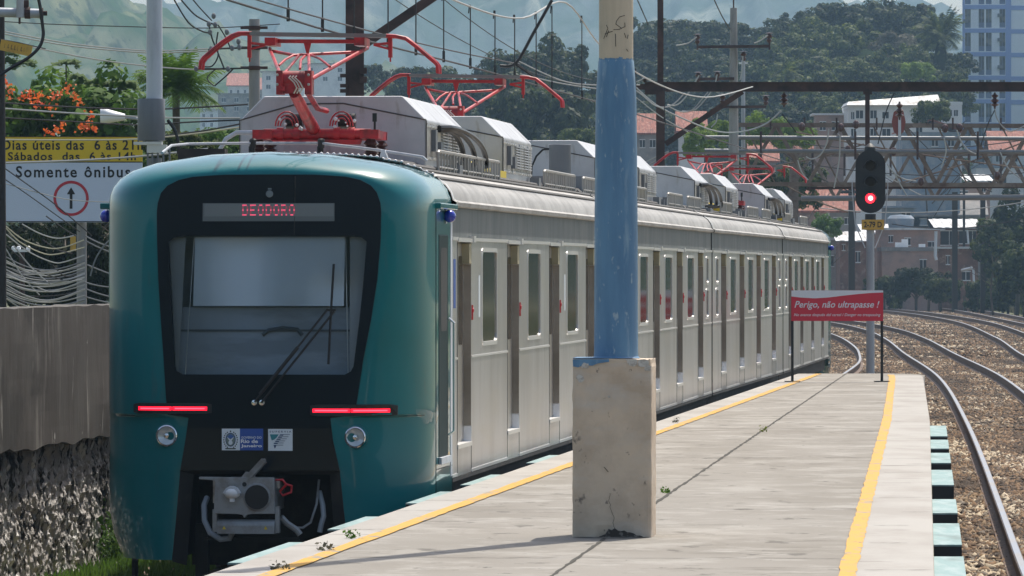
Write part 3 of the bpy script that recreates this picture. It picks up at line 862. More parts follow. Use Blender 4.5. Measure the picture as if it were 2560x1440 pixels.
def make_ac():
    prof = [(-.90, 3.80), (-.90, 4.245), (-.67, 4.475), (.67, 4.475), (.90, 4.245), (.90, 3.80)]
    m = MB(); m.prism(prof, 0, 3.5)
    a = m.build('air_conditioner', MT['ac'], bevel=.012)
    m = MB()
    m.tube([(-.905, -.004, 4.245), (-.35, -.004, 4.40), (.1, -.004, 4.405), (.905, -.004, 4.245)], .007, 4)
    m.tube([(-.905, -.003, 3.86), (-.905, -.003, 4.24)], .006, 4); m.tube([(.905, -.003, 3.86), (.905, -.003, 4.24)], .006, 4)
    m.build('seam', MT['rib_dark'], a)
    m = MB()
    for s in (-1, 1):
        m.box(s * .902 - .004, s * .902 + .004, .06, 3.44, 3.90, 4.215)
    m.build('side_plate', MT['ac_side'], a)
    for s0, s1 in ((1.35, 2.25), (2.35, 3.3)):
        for s in (-1, 1):
            m = MB()
            for k in range(9):
                z = 3.93 + k * .029
                m.box(s * .915 - .012, s * .915 + .012, s0, s1, z, z + .013)
            m.box(s * .914 - .016, s * .914 + .016, (s0 + s1) / 2 - .02, (s0 + s1) / 2 + .02, 3.92, 4.2)
            m.build('louvre', MT['ac'], a)
    m = MB()
    for s0, s1, z0, z1 in ((.45, .62, 3.95, 4.16), (.95, 1.2, 3.92, 4.05)):
        m.box(.9, .95, s0, s1, z0, z1)
    m.split('service_box', MT['can_grey'], a)
    m = MB()
    m.box(.900, .912, .02, 3.48, 4.18, 4.2); m.box(.900, .912, .02, 3.48, 3.87, 3.89); m.box(.900, .912, .0, .03, 3.87, 4.2)
    for k in range(12):
        m.lathe([(.001, .0), (.02, .0), (.02, .014)], (.905, .15 + .28 * k, 4.19), 'x', 6)
        m.lathe([(.001, .0), (.02, .0), (.02, .014)], (.905, .2 + .27 * k, 3.88), 'x', 6)
    m.build('bolt_row', MT['steel_light'], a)
    return a
def make_hoses():
    m = MB()
    for ds, zt, u in ((1.75, 4.17, .96), (2.5, 4.17, 1.0), (3.5, 4.19, 1.02)):
        m.tube([(.93, -.05, zt), (u, .1, zt + .005)] + [(u + .03 * sin(t), .1 + (ds - .1) * sin(t) ** .9, 3.87 + (zt - 3.86) * cos(t) ** .8) for t in np.linspace(.12, pi / 2, 14)] + [(u - .12, ds - .25, 3.85)], .027, 7)
    return m.build('roof_hose', MT['hose'], smooth=True)
def make_railing(L):
    m = MB(); z0, z1 = 3.77, 3.94
    u = 1.04
    m.tube([(u, 0, z0 - .02), (u, 0, z1 - .01), (u, .03, z1), (u, L - .03, z1), (u, L, z1 - .01), (u, L, z0 - .02)], .017, 6)
    m.tube([(u, 0, z0 + .02), (u, L, z0 + .02)], .009, 5)
    n = int(L / .27)
    for k in range(1, n):
        m.tube([(u, L * k / n, z0 - .02), (u, L * k / n, z1)], .011 if k % 5 else .02, 5, cap=False)
    return m.build('roof_railing', MT['railing'])
def make_bogie():
    m = MB()
    for s in (-1, 1):
        m.prism([(s * 1.02 - .06, .28), (s * 1.02 + .06, .28), (s * 1.02 + .06, .62), (s * 1.02 - .06, .62)], -1.5, 1.5)
        m.box(s * 1.12 - .1, s * 1.12 + .1, -1.25, -.8, .32, .66); m.box(s * 1.12 - .1, s * 1.12 + .1, .8, 1.25, .32, .66)
    m.box(-.9, .9, -.3, .3, .4, .7)
    b = m.build('bogie', MT['under'])
    for y in (-1.05, 1.05):
        w = MB()
        for s in (-1, 1):
            w.lathe([(.05, -.01), (.38, -.01), (.43, -.005), (.43, .035), (.46, .05), (.46, .085), (.05, .09)], (s * .82 - .06, y, .43), 'x', 22)
        w.tube([(-.85, y, .43), (.85, y, .43)], .08, 10)
        w.build('wheelset', MT['rail'], b, smooth=True)
    return b

def place(key, make, parent, loc, rz=0):
    o = inst(key, make); o.parent = parent; o.location = loc; o.rotation_euler = (0, 0, rz)
    return o

def car(o, th, L, label, s0, s1, doors, wins, smalls, acs, rails_, hoses=(True,), group='cars of the commuter train'):
    c = empty('train_car', (o.x, o.y, 0), -th, label, 'train car', group)
    # side walls
    holes = [(d, d + DOOR_W, 1.18, 3.06, .09) for d in doors] + [(w, w + 1.5, 2.10, 2.985, .05) for w in wins] + [(w, w + .60, a, b, .05) for w in smalls for a, b in ((2.08, 2.50), (2.60, 2.985))]
    m = MB(); wall(m, HW, s0, s1, ZB, ZT, holes, .08, 1); m.build('side_panel', MT['silver'], c)
    m = MB(); wall(m, -HW, s0, s1, ZB, ZT, holes, .08, -1); m.build('side_panel', MT['silver'], c)
    for sg_ in (1, -1):
        m = MB(); m.quad((sg_ * (HW - .012), s0, ZT), (sg_ * (HW - .012), s1, ZT), (sg_ * (HW - .012), s1, 3.38), (sg_ * (HW - .012), s0, 3.38))
        m.build('upper_band', MT['band'], c)
    m = MB()
    for a, b in zip([s0] + [d + DOOR_W for d in doors], list(doors) + [s1]):
        m.box(HW, HW + .012, a + .0, b, ZT - .028, ZT + .004)             # top trim
        m.box(HW, HW + .008, a, b, 1.975, 1.995)                           # waist bead
        m.box(HW, HW + .006, a, b, ZB, ZB + .03)
    m.build('trim', MT['steel_light'], c)
    m = MB()
    for d in doors:
        m.box(HW, HW + .003, d - .006, d + .006, ZB + .03, 3.06); m.box(HW, HW + .0035, d + DOOR_W - .004, d + DOOR_W + .004, ZB + .03, 1.18)
    m.split('panel_seam', MT['black'], c)
    # roof
    m = MB(); full = [(-a, b) for a, b in ROOFP] + [(a, b) for a, b in reversed(ROOFP[:-1])]
    m.loft([[(u, s, z) for u, z in full] for s in np.linspace(s0, s1, 12)], closed=False)
    rf = m.build('roof', MT['roof'], c, smooth=True)
    m = MB()
    for (u, z) in ((1.337 * KW, 3.6375), (1.187 * KW, 3.711), (1.027 * KW, 3.763), (.826 * KW, 3.8085)):
        for sgn in (-1, 1): m.tube([(sgn * u, s0, z + .004), (sgn * u, s1, z + .004)], .020, 4)
    m.build('roof_seam', MT['rib_dark'], rf)
    for e in (s0 + .02, s1 - .02):
        m = MB(); m.loft([[(u * 1.006, s, z + .012) for u, z in full] for s in (e - .035, e + .035)], closed=False); m.build('roof_end_band', MT['steel_light'], rf, smooth=True)
    # underside and ends
    m = MB(); m.box(-1.38, 1.38, s0, s1, .62, .9); m.box(-1.2, 1.2, s0 + 5.6, s0 + 9.5, .3, .62); m.box(-1.2, 1.2, s0 + 10.2, s0 + 14, .28, .62)
    m.box(-1.465, 1.465, s0 + .004, s1 - .004, .86, .897)
    m.build('underframe', MT['under'], c)
    m = MB()
    endp = [(-HW + .01, ZB)] + [(-HW + .01, 3.37)] + [(-a * .995, b - .02) for a, b in ROOFP[3:]] + [(a * .995, b - .02) for a, b in reversed(ROOFP[3:-1])] + [(HW - .01, 3.37), (HW - .01, ZB)]
    for e in (s0 + .012, s1 - .012): m.poly([(u, e, z) for u, z in endp])
    m.split('end_wall', MT['under'], c)
    for d in doors: place('door', make_door, c, (HW, d, 1.18))
    for d in doors: place('door', make_door, c, (-HW, d + DOOR_W, 1.18), pi)
    for w in wins:
        place('window', lambda: make_window(1.5, 2.10, 2.985), c, (HW, w, 2.10)); place('window', None, c, (-HW, w + 1.5, 2.10), pi)
    for w in smalls:
        for a, b in ((2.08, 2.50), (2.60, 2.985)):
            place('small%.2f' % (b - a), lambda: make_window(.60, a, b), c, (HW, w, a)); place('small%.2f' % (b - a), None, c, (-HW, w + .60, a), pi)
    for d in doors:
        def lamp():
            m = MB(); m.lathe([(.001, .022), (.02, .02), (.026, .008), (.026, 0)], (0, 0, 0), 'x', 10); m.box(0, .012, -.03, .03, -.09, .05)
            return m.build('door_lamp', MT['red_tab'])
        place('lamp', lamp, c, (HW, d + DOOR_W + .07, 2.42))
    for i, a in enumerate(acs): place('ac', make_ac, c, (0, a, 0))
    for a, l in rails_: place('rail%.1f' % l, lambda: make_railing(l), c, (0, a, 0))
    if acs: place('hose', make_hoses, c, (0, acs[0] + 1.0, 0))
    m = MB(); rng = random.Random(int(L * 1000))
    for k in range(26):
        s = rng.uniform(s0 + 4.2, s1 - .5)
        if any(a - .15 < s < a + 3.7 for a in acs): uu = rng.choice((-1, 1)) * rng.uniform(.95, 1.0)
        else: uu = rng.uniform(-.9, .95)
        w, d, h = rng.uniform(.03, .1), rng.uniform(.08, .5), rng.uniform(.03, .12)
        z = interp(sorted([(a, b) for a, b in ROOFP[4:]]), abs(uu)) - .03
        m.box(uu - w, uu + w, s, s + d, z, z + h + .03)
    m.split('roof_fitting', MT['can_grey'], c)
    m = MB(); m.tube([(.7, s0 + 9.2 + .2 * k, 3.92 + .02 * (k % 2)) for k in range(18)], .02, 6); m.tube([(.86, s0 + 9.2, 3.87), (.86, s0 + 12.9, 3.87)], .025, 6)
    m.box(.6, .95, s0 + 10.0, s0 + 10.8, 3.79, 3.87); m.build('roof_conduit', MT['yellow_tab'], c)
    for s in (s0 + 2.4, s1 - 2.6): place('bogie', make_bogie, c, (0, s, 0))
    return c

PR = [(-.548, 57.0), (1.239, 76.3), (3.087, 96.3), (5.06, 116.5), (6.94, 136.9)]
# nearest car
L1len = (Vector(PR[1]) - Vector(PR[0])).length + 2.4
car1 = car(O1, TH, L1len, 'train car with the teal green cab and lit red tail lights, nearest the camera', 2.4, L1len - .12,
           [2.87, 7.83, 12.7, 17.62], [5.22, 10.1, 14.98], [20.25], [5.4, 13.3], [(5.2, 6.2), (16.9, 4.2)])
mids = []
for i, lb in ((1, 'silver train car second from the green cab, its front end hidden behind the pillar'), (2, 'silver train car third from the green cab, between two white roof end hoops')):
    o, th, L = carframe(PR[i], PR[i + 1])
    mids.append(car(o, th, L, lb, .12, L - .12, [2.2, 7.0, 11.8, 16.6], [4.5, 9.3, 14.1], [.9, L - 1.5], [4.2, 12.1], [(.6, 3.0), (8.6, 3.0), (16.2, 3.2)]))
o4, th4, L4 = carframe(PR[3], PR[4])
car4 = car(o4, th4, L4, 'last and farthest silver train car, with the red warning banner in front of its wall', .12, L4, [2.2, 7.1, 12.0, 16.9], [4.55, 9.45, 14.35], [.9], [4.2, 12.1], [(.6, 3.0), (8.6, 3.0), (16.2, 3.2)])
for c, L in ((car1, L1len), (mids[0], (Vector(PR[2]) - Vector(PR[1])).length), (mids[1], (Vector(PR[3]) - Vector(PR[2])).length)):
    m = MB()
    for k in range(5):
        s = L - .14 + k * .06; e = .02 if k % 2 else 0
        m.box(-.62 + e, .62 - e, s, s + .05, 1.05 + e, 3.15 - e)
    m.build('gangway_bellows', MT['black_rubber'], c)

# ------------------------------------------------------------------ cab of the nearest car
def U(x): return (x - 646) / 284.5
def Zy(y): return CAMZ - (y - HOR) / 284.5
def rake(z): return .05 * max(0.0, z - 1.45)
INL = [(530, 386), (600, 387), (700, 391), (800, 398), (900, 406), (1000, 413), (1036, 417), (1044, 470), (1100, 462), (1175, 449), (1280, 440), (1400, 428)]
INR = [(530, 951), (600, 950), (700, 942), (800, 927), (900, 908), (1000, 893), (1036, 888), (1044, 826), (1100, 833), (1175, 850), (1280, 861), (1400, 874)]
rowsy = [530, 560, 600, 650, 700, 750, 800, 850, 900, 950, 1000, 1020, 1036, 1044, 1070, 1100, 1140, 1175, 1220, 1280, 1340, 1400]
topL = [(388, 508), (396, 482), (412, 464), (440, 450), (475, 442), (530, 438), (600, 436.5), (668, 436)]
topR = [(949, 508), (940, 482), (925, 464), (898, 450), (862, 442), (806, 438), (736, 436.5)]
outT = [(1.485, 3.385), (1.475, 3.46), (1.445, 3.535), (1.385, 3.61), (1.27, 3.685), (1.05, 3.755), (.55, 3.83), (0, 3.858)]
outT = [(a * KW, b) for a, b in outT]
def cab_shell(xf=None, mat=None):
    inner = []; outer = []
    def outside(y):
        z = Zy(y); return HW - (.0 if z > .75 else .16 * ((.75 - z) / .55) ** 2)
    for y in reversed(rowsy): inner.append((U(interp(INL, y)), Zy(y))); outer.append((-outside(y), Zy(y)))
    for (x, y), (a, b) in zip(topL, outT): inner.append((U(x), Zy(y))); outer.append((-a, b))
    for (x, y), (a, b) in reversed(list(zip(topR, outT[:-1]))): inner.append((U(x), Zy(y))); outer.append((a, b))
    for y in rowsy: inner.append((U(interp(INR, y)), Zy(y))); outer.append((outside(y), Zy(y)))
    DD = .95; secs = []
    for k in range(13):
        t = pi / 2 * k / 12; st, ct = sin(t), cos(t)
        sec = []
        for (a, b), (c_, d_) in zip(inner, outer):
            zz = b + (d_ - b) * st; dep = DD * (1 - ct)
            sec.append((a + (c_ - a) * st, dep + rake(b) * ct, zz))
        secs.append(sec)
    secs.append([(c_, 1.6, d_) for c_, d_ in outer]); secs.append([(c_, 2.405, d_ if d_ > .7 else max(d_, .7)) for c_, d_ in outer])
    m = MB(xf); m.loft(secs, closed=False)
    return m
cab = cab_shell().build('cab', MT['teal'], car1, smooth=True)
def dsurf(x, y):
    u = U(x); z = Zy(y)
    a = U(interp(INL, y)); b = U(interp(INR, y))
    if u < a: t = (a - u) / (HW + a)
    elif u > b: t = (u - b) / (HW - b)
    else: t = 0
    t = min(t, .995); ct = sqrt(1 - t * t)
    return .95 * (1 - ct) + rake(z) * ct
def S(x, y, off=0.0): return (U(x), dsurf(x, y) - off, Zy(y))
# black mask with the window opening
WL = [(590, 452), (594, 430), (604, 417), (700, 421), (800, 427), (915, 434), (928, 440), (936, 455)]
WR = [(590, 884), (594, 902), (604, 915), (700, 908), (800, 898), (915, 884), (928, 877), (936, 862)]
mrows = [(436.5, 560, 778), (438, 530, 806), (442, 475, 862), (450, 440, 898), (464, 412, 925), (482, 396, 940), (508, 388, 949)] + [(y, interp(INL, y), interp(INR, y)) for y in (530, 560, 590, 594, 604, 650, 700, 750, 800, 850, 900, 915, 928, 936, 960, 1000, 1036, 1044, 1070, 1100, 1140, 1175)]
m = MB(); OFF = .012
for (y0, a0, b0), (y1, a1, b1) in zip(mrows, mrows[1:]):
    def q(a, b, c, d):
        n = 6
        for k in range(n):
            t0, t1 = k / n, (k + 1) / n
            def pt(t, l, r, y):
                x = l + (r - l) * t
                return (U(x), rake(Zy(y)) - OFF, Zy(y))
            m.quad(pt(t0, a, b, y0), pt(t1, a, b, y0), pt(t1, c, d, y1), pt(t0, c, d, y1))
    if y0 >= 590 and y1 <= 936:
        q(a0, interp(WL, y0), a1, interp(WL, y1)); q(interp(WR, y0), b0, interp(WR, y1), b1)
    else: q(a0, b0, a1, b1)
mask = m.build('front_mask', MT['mask'], car1)
# rim of the mask
m = MB(); rim = [(a, y) for y, a, b in mrows]; rim2 = [(b, y) for y, a, b in mrows]
for rr in (rim, rim2):
    m.loft([[(U(x), rake(Zy(y)) - OFF, Zy(y)), (U(x), rake(Zy(y)) + .03, Zy(y))] for x, y in rr], closed=False)
m.build('mask_rim', MT['black'], mask)
# windscreen pane (real see-through glass)
g = bpy.data.materials.new('windscreen glass'); g.use_nodes = True
nt = g.node_tree; nt.nodes.clear()
o_ = nt.nodes.new('ShaderNodeOutputMaterial'); mx = nt.nodes.new('ShaderNodeMixShader'); tr = nt.nodes.new('ShaderNodeBsdfTransparent'); gl = nt.nodes.new('ShaderNodeBsdfGlossy')
fr = nt.nodes.new('ShaderNodeFresnel'); fr.inputs[0].default_value = 1.5
tr.inputs[0].default_value = (.80, .86, .90, 1); gl.inputs[0].default_value = (.9, .95, 1, 1); gl.inputs[1].default_value = .03
nt.links.new(fr.outputs[0], mx.inputs[0]); nt.links.new(tr.outputs[0], mx.inputs[1]); nt.links.new(gl.outputs[0], mx.inputs[2]); nt.links.new(mx.outputs[0], o_.inputs[0])
MT['windscreen'] = g
m = MB()
ys = [588, 604, 700, 800, 915, 938]
for y0, y1 in zip(ys, ys[1:]):
    n = 4
    for k in range(n):
        def pt(t, y):
            l, r = interp(WL, y) - 3, interp(WR, y) + 3; x = l + (r - l) * t
            return (U(x), rake(Zy(y)) + .004, Zy(y))
        m.quad(pt(k / n, y0), pt((k + 1) / n, y0), pt((k + 1) / n, y1), pt(k / n, y1))
ws = m.build('windscreen', g, car1)
m = MB()
z0, z1 = Zy(765), Zy(592)
m.quad((U(476), rake(z0) + .07, z0), (U(856), rake(z0) + .07, z0), (U(858), rake(z1) + .07, z1), (U(480), rake(z1) + .07, z1))
m.build('roller_blind', MT['blind'], ws)
m = MB()
for xa, xb in ((478, 458), (860, 868)): m.tube([(U(xa), rake(Zy(594)) + .06, Zy(594)), (U(xb), rake(Zy(936)) + .06, Zy(936))], .004, 5)
m.split('blind_guide', MT['steel_light'], ws)
for xs_ in (((414, 592), (456, 592), (440, 936), (434, 936)), ((870, 592), (916, 592), (884, 936), (872, 936))):
    m = MB(); m.poly([(U(x), rake(Zy(y)) + .075, Zy(y)) for x, y in xs_]); m.build('side_trim', mk('pale pillar trim', (.30, .315, .33), .7), ws)
m = MB(); m.quad((U(436), rake(1.9) + .10, Zy(938)), (U(882), rake(1.9) + .10, Zy(938)), (U(884), .20, Zy(768)), (U(428), .20, Zy(768))); m.build('dashboard', mk('blue grey dashboard', (.25, .285, .33), .6, layers=[dict(c=(.18, .205, .24), s=(1, 1, 4), lo=.46, hi=.6)]), ws)
m = MB(); m.tube([(U(650), .165, Zy(838)), (U(665), .165, Zy(826)), (U(700), .165, Zy(820)), (U(738), .165, Zy(824)), (U(750), .165, Zy(838))], .02, 6); m.box(U(440), U(875), .16, .19, Zy(829), Zy(824)); m.build('controls', mk('dark controls', (.06, .07, .085), .5), ws)
m = MB()
# cab interior: tub behind the glass
xa, xb = U(400), U(930); za, zb = Zy(945), Zy(575)
m.quad((xa, .75, za), (xb, .75, za), (xb, .75, zb), (xa, .75, zb)); m.quad((xa, .1, za), (xb, .1, za), (xb, .75, za), (xa, .75, za))
m.quad((xa, .05, za), (xa, .75, za), (xa, .75, zb), (xa, .15, zb)); m.quad((xb, .05, za), (xb, .75, za), (xb, .75, zb), (xb, .15, zb)); m.quad((xa, .15, zb), (xb, .15, zb), (xb, .75, zb), (xa, .75, zb))
m.build('cab_interior', MT['cab_in'], ws)
# destination display
m = MB()
m.quad(*[(U(x), rake(Zy(y)) - OFF - .004, Zy(y)) for x, y in ((502, 553), (834, 553), (834, 508), (502, 508))])
disp = m.build('destination_display', MT['display'], car1)
m = MB()
m.quad(*[(U(x), rake(Zy(y)) - OFF - .006, Zy(y)) for x, y in ((506, 541), (832, 541), (832, 509), (506, 509))])
m.build('display_window', mk('display glass', (.155, .175, .185), .3, coat=.6), disp)
# letters of the dot display drawn as rows of lit dots
FONT5 = {'D': ['1110', '1001', '1001', '1001', '1001', '1001', '1110'], 'E': ['1111', '1000', '1000', '1110', '1000', '1000', '1111'],
         'O': ['0110', '1001', '1001', '1001', '1001', '1001', '0110'], 'R': ['1110', '1001', '1001', '1110', '1010', '1001', '1001']}
mlow = MB(); m = MB(); x = 602.0; pw = 3.75
for ch in 'DEODORO':
    for r, row in enumerate(FONT5[ch]):
        for c_, b in enumerate(row):
            if b == '1':
                X0 = x + c_ * pw; Y0 = 511.5 + r * 4.05
                (m if r in (0, 3, 6) else mlow).quad(*[(U(a), rake(Zy(y)) - OFF - .008, Zy(y)) for a, y in ((X0, Y0 + 3.0), (X0 + 3.3, Y0 + 3.0), (X0 + 3.3, Y0), (X0, Y0))])
    x += 4 * pw + 4.6
m.build('lettering', MT['led_text'], disp); mlow.build('lettering', MT['led_dim'], disp)
def onmask(x, y, off=.0): return (U(x), rake(Zy(y)) - OFF - off, Zy(y))
m = MB(); m.lathe([(.001, 0), (.026, 0), (.036, .012)], (U(670), rake(Zy(485)) - OFF - .008, Zy(485)), 'y', 16, cap=False)
m.box(U(666), U(675), rake(Zy(470)) - OFF - .006, rake(Zy(470)), Zy(474), Zy(470)); m.build('camera_port', mk('pale port', (.16, .20, .22), .3), car1)
# wiper
m = MB()
m.tube([onmask(637, 1004, .03), onmask(820, 772, .04)], .010, 6); m.tube([onmask(654, 1006, .03), onmask(836, 778, .04)], .011, 6)
m.tube([onmask(650, 985, .03), onmask(745, 868, .04)], .018, 6)
m.beam(onmask(816, 775, .045), onmask(840, 775, .045), .02, .02)
wp = m.build('wiper', MT['black'], car1)
m = MB(); m.tube([onmask(834, 660, .03), onmask(828, 775, .035), onmask(822, 910, .03)], .011, 5); m.build('wiper_blade', MT['black_rubber'], wp)
m = MB()
for x in (636, 655): m.lathe([(.001, 0), (.024, .004), (.028, .03)], (U(x), rake(Zy(1006)) - OFF - .035, Zy(1006)), 'y', 12, cap=False)
m.build('wiper_pivot', MT['chrome'], wp)
# hairline split in the mask
m = MB(); m.tube([onmask(735, 440, .002), onmask(733, 587, .002)], .004, 4); m.tube([onmask(735, 440, .006), onmask(735, 470, .006)], .006, 4); m.build('mask_seam', MT['black'], mask)
# tail lights
for xa, xb, ya, yb, ra, rb, y0 in ((326, 528, 1008, 1034, 340, 517, 1021), (776, 990, 1011, 1039, 782, 973, 1025.5)):
    m = MB(); n = 12
    top = [S(xa + (xb - xa) * k / n, ya + (3 if k in (0, n) else 0), .022) for k in range(n + 1)]; bot = [S(xa + (xb - xa) * k / n, yb - (3 if k in (0, n) else 0), .022) for k in range(n + 1)]
    tb = [(p[0], p[1] + .03, p[2] + .004) for p in top]; bb = [(p[0], p[1] + .03, p[2] - .004) for p in bot]
    m.loft([tb, top, bot, bb], closed=False); m.poly([top[0], bot[0], bb[0], tb[0]]); m.poly([top[-1], bot[-1], bb[-1], tb[-1]])
    tl = m.build('tail_light', MT['black'], car1)
    mid = (ra + rb) / 2
    for a, b in ((ra, mid - 1), (mid + 1, rb)):
        for hh, off, mt_ in ((4.8, .025, 'red_led'), (1.5, .028, 'red_led_core')):
            m = MB(); k_ = 8
            e = 0 if hh > 3 else 6
            m.loft([[S(a + e + (b - a - 2 * e) * k / k_, y0 + s_ * hh, off) for k in range(k_ + 1)] for s_ in (-1, 1)], closed=False)
            m.build('lit_strip', MT[mt_], tl)
# panel seams of the cab shell
m = MB()
for xs_ in ((326, 300, 285, 279), (990, 1010, 1030, 1045)): m.tube([S(x, 1040, .002) for x in xs_], .004, 4)
for sg_ in (-1, 1): m.tube([(sg_ * (HW + .001), .98, z) for z in np.linspace(.75, 3.36, 8)], .004, 4); m.tube([(sg_ * (HW + .001), 1.0, 1.02), (sg_ * (HW + .001), 2.4, 1.02)], .004, 4)
m.split('shell_seam', MT['black'], cab)
# headlights
for x, y in ((414, 1089), (888, 1092)):
    p = S(x, y, .0)
    m = MB(); m.lathe([(.094, .05), (.094, -.022), (.084, -.03), (.078, -.022)], p, 'y', 24, cap=False)
    h = m.build('headlight', MT['chrome'], car1, smooth=True)
    m = MB(); m.lathe([(.001, .004), (.03, .0), (.055, -.008), (.079, -.02)], p, 'y', 24, cap=False); m.build('reflector', MT['lens'], h, smooth=True)
    m = MB(); m.lathe([(.001, -.035), (.02, -.03), (.026, -.01)], p, 'y', 14, cap=False); m.build('bulb', MT['chrome'], h, smooth=True)
    m = MB(); m.lathe([(.112, .03), (.110, -.004), (.096, -.010)], p, 'y', 24, cap=False); m.build('surround', MT['teal'], h, smooth=True)
# stickers on the mask below the light line
def stk(x0, x1, y0, y1, off): return [onmask(x0, y1, off), onmask(x1, y1, off), onmask(x1, y0, off), onmask(x0, y0, off)]
m = MB(); m.quad(*stk(554, 599.5, 1071, 1125, .004)); st1 = m.build('state_sticker', MT['sticker_pale'], car1)
m = MB(); m.quad(*stk(599.5, 658, 1071, 1125, .004)); m.build('sticker_field', MT['sticker_blue'], st1)
dy = rake(1.3) - OFF
def tx(s, x0, x1, y0, y1, mat, par, bold=.015, **k):
    text('lettering', s, (x1 - x0) / 284.5, (y1 - y0) / 284.5, mat, par, (U((x0 + x1) / 2), dy - .0065, Zy((y0 + y1) / 2)), bold=bold, **k)
tx('GOVERNO DO', 603, 654, 1090, 1096, MT['sticker_pale'], st1)
tx('Rio de', 602, 645, 1097.5, 1107, MT['white'], st1, .03)
tx('Janeiro', 602, 655, 1110, 1119.5, MT['white'], st1, .03)
def ell(cx, cy, rx, ry, off, n=20): return [onmask(cx + rx * cos(2 * pi * k / n), cy - ry * sin(2 * pi * k / n), off) for k in range(n)]
m = MB(); m.poly(ell(576, 1098.5, 13, 17.5, .006)); m.build('crest_oval', MT['navy'], st1)
m = MB(); m.poly(ell(576, 1098.5, 11.3, 15.6, .0075)); m.build('crest_field', mk('crest green', (.16, .22, .20), .5), st1)
m = MB(); m.poly([onmask(565.5, 1093, .009), onmask(572, 1087, .009), onmask(576, 1084.5, .009), onmask(581, 1087, .009), onmask(586.5, 1093, .009), onmask(576, 1096, .009)]); m.build('crest_sky', mk('crest blue', (.05, .13, .36), .5), st1)
m = MB(); m.poly([onmask(567, 1091, .0105), onmask(576, 1098, .0105), onmask(585, 1091, .0105), onmask(579, 1101, .0105), onmask(576, 1108, .0105), onmask(573, 1101, .0105)]); m.poly(ell(576, 1106, 5.5, 5.5, .0101, 12)); m.build('crest_bird', MT['sticker_pale'], st1)
m = MB()
for s_ in (-1, 1):
    for k in range(9):
        t = radians(-62 + 15.5 * k); cx, cy = 576 + s_ * 17 * cos(t), 1099 - 21 * sin(t)
        m.poly(ell(cx, cy, 1.7, 2.1, .006, 6))
m.poly([onmask(562, 1119.5, .006), onmask(590, 1119.5, .006), onmask(588, 1122.5, .006), onmask(564, 1122.5, .006)]); m.poly(ell(576, 1077.5, 2, 2.2, .006, 6))
m.build('crest_wreath', mk('wreath green', (.05, .07, .06), .6), st1)
m = MB(); m.quad(*stk(670.5, 732, 1071.5, 1126, .004)); st2 = m.build('operator_sticker', MT['sticker_pale'], car1)
tx('SUPERVIA', 674, 729, 1076, 1080.5, MT['navy'], st2, .012, space=1.5)
m = MB(); m.poly([onmask(675, 1085, .0065), onmask(697, 1085, .0065), onmask(692, 1093, .0065), onmask(686, 1098, .0065), onmask(679.5, 1100, .0065)]); m.build('emblem_sail', MT['sticker_teal'], st2)
m = MB()
for k in range(5):
    y = 1085 + 5.2 * k; x0 = 701 - 3.6 * k
    m.poly([onmask(x0, y, .0065), onmask(x0 + 10, y, .0065), onmask(x0 + 7, y + 3.2, .0065), onmask(x0 - 3, y + 3.2, .0065)])
    m.poly([onmask(x0 + 9, y, .007), onmask(726 - 4 * k, y, .007), onmask(725 - 4 * k, y + 1.2, .007), onmask(x0 + 8, y + 1.2, .007)])
m.poly([onmask(684, 1111.5, .0065), onmask(692, 1111.5, .0065), onmask(687.5, 1121, .0065)]); m.poly([onmask(692, 1111.2, .007), onmask(709, 1111.2, .007), onmask(708, 1112.4, .007), onmask(691, 1112.4, .007)])
m.build('emblem_stripes', MT['navy'], st2)
# lower black pocket with the coupler
m = MB()
xa, xb = 452, 848
zt_ = Zy(1175)
lo = [(449, 1175), (440, 1280), (428, 1400)]; hi = [(850, 1175), (861, 1280), (874, 1400)]
for seg in (lo, hi):
    for (x0, y0), (x1, y1) in zip(seg, seg[1:]): m.quad((U(x0), -.006, Zy(y0)), (U(x1), -.006, Zy(y1)), (U(x1), 1.3, Zy(y1)), (U(x0), 1.3, Zy(y0)))
m.quad((U(445), -.012, zt_), (U(854), -.012, zt_), (U(854), 1.3, zt_), (U(445), 1.3, zt_)); m.quad((U(425), 1.3, zt_), (U(878), 1.3, zt_), (U(878), 1.3, .15), (U(425), 1.3, .15))
# chamfered lining inside the pocket
for s_, (x0, x1) in ((-1, (449, 478)), (1, (850, 820))):
    m.quad((U(x0), -.008, zt_), (U(x1), .12, zt_ - .03), (U(x1 - (18 if s_ < 0 else -18)), .12, .2), (U(x0 - (20 if s_ < 0 else -22)), -.008, .24))
m.quad((U(449), -.008, zt_ - .002), (U(850), -.008, zt_ - .002), (U(820), .12, zt_ - .04), (U(478), .12, zt_ - .04))
m.build('coupler_pocket', MT['under'], car1)
def cx(x, y, d=-.25): return (U(x), d, Zy(y))
m = MB()
D0, D1 = -.30, -.22
poly = [(508, 1189), (612, 1190), (618, 1190), (694, 1190), (696, 1194), (698, 1280), (640, 1281), (628, 1283), (622, 1291), (616, 1283), (604, 1281), (545, 1280), (548, 1200), (540, 1197), (508, 1195)]
m.prism([(U(x), Zy(y)) for x, y in poly], D0, D1)
m.box(U(556), U(690), D1, .55, Zy(1275), Zy(1196)); m.beam(cx(620, 1235, .5), cx(630, 1240, 1.3), .22, .22)
cpl = m.build('coupler', MT['coupler'], car1, bevel=.004)
m = MB(); m.lathe([(.001, 0), (.105, 0), (.108, .012)], (U(653), D0 - .006, Zy(1239)), 'y', 24, cap=False); m.lathe([(.001, -.004), (.02, -.004), (.02, .01)], (U(622), D0 - .004, Zy(1207)), 'y', 10, cap=False); m.build('cone_socket', MT['black'], cpl)
m = MB(); m.lathe([(.108, -.012), (.122, -.006), (.124, .006)], (U(653), D0 - .004, Zy(1239)), 'y', 24, cap=False); m.build('socket_ring', MT['coupler'], cpl, smooth=True)
m = MB()
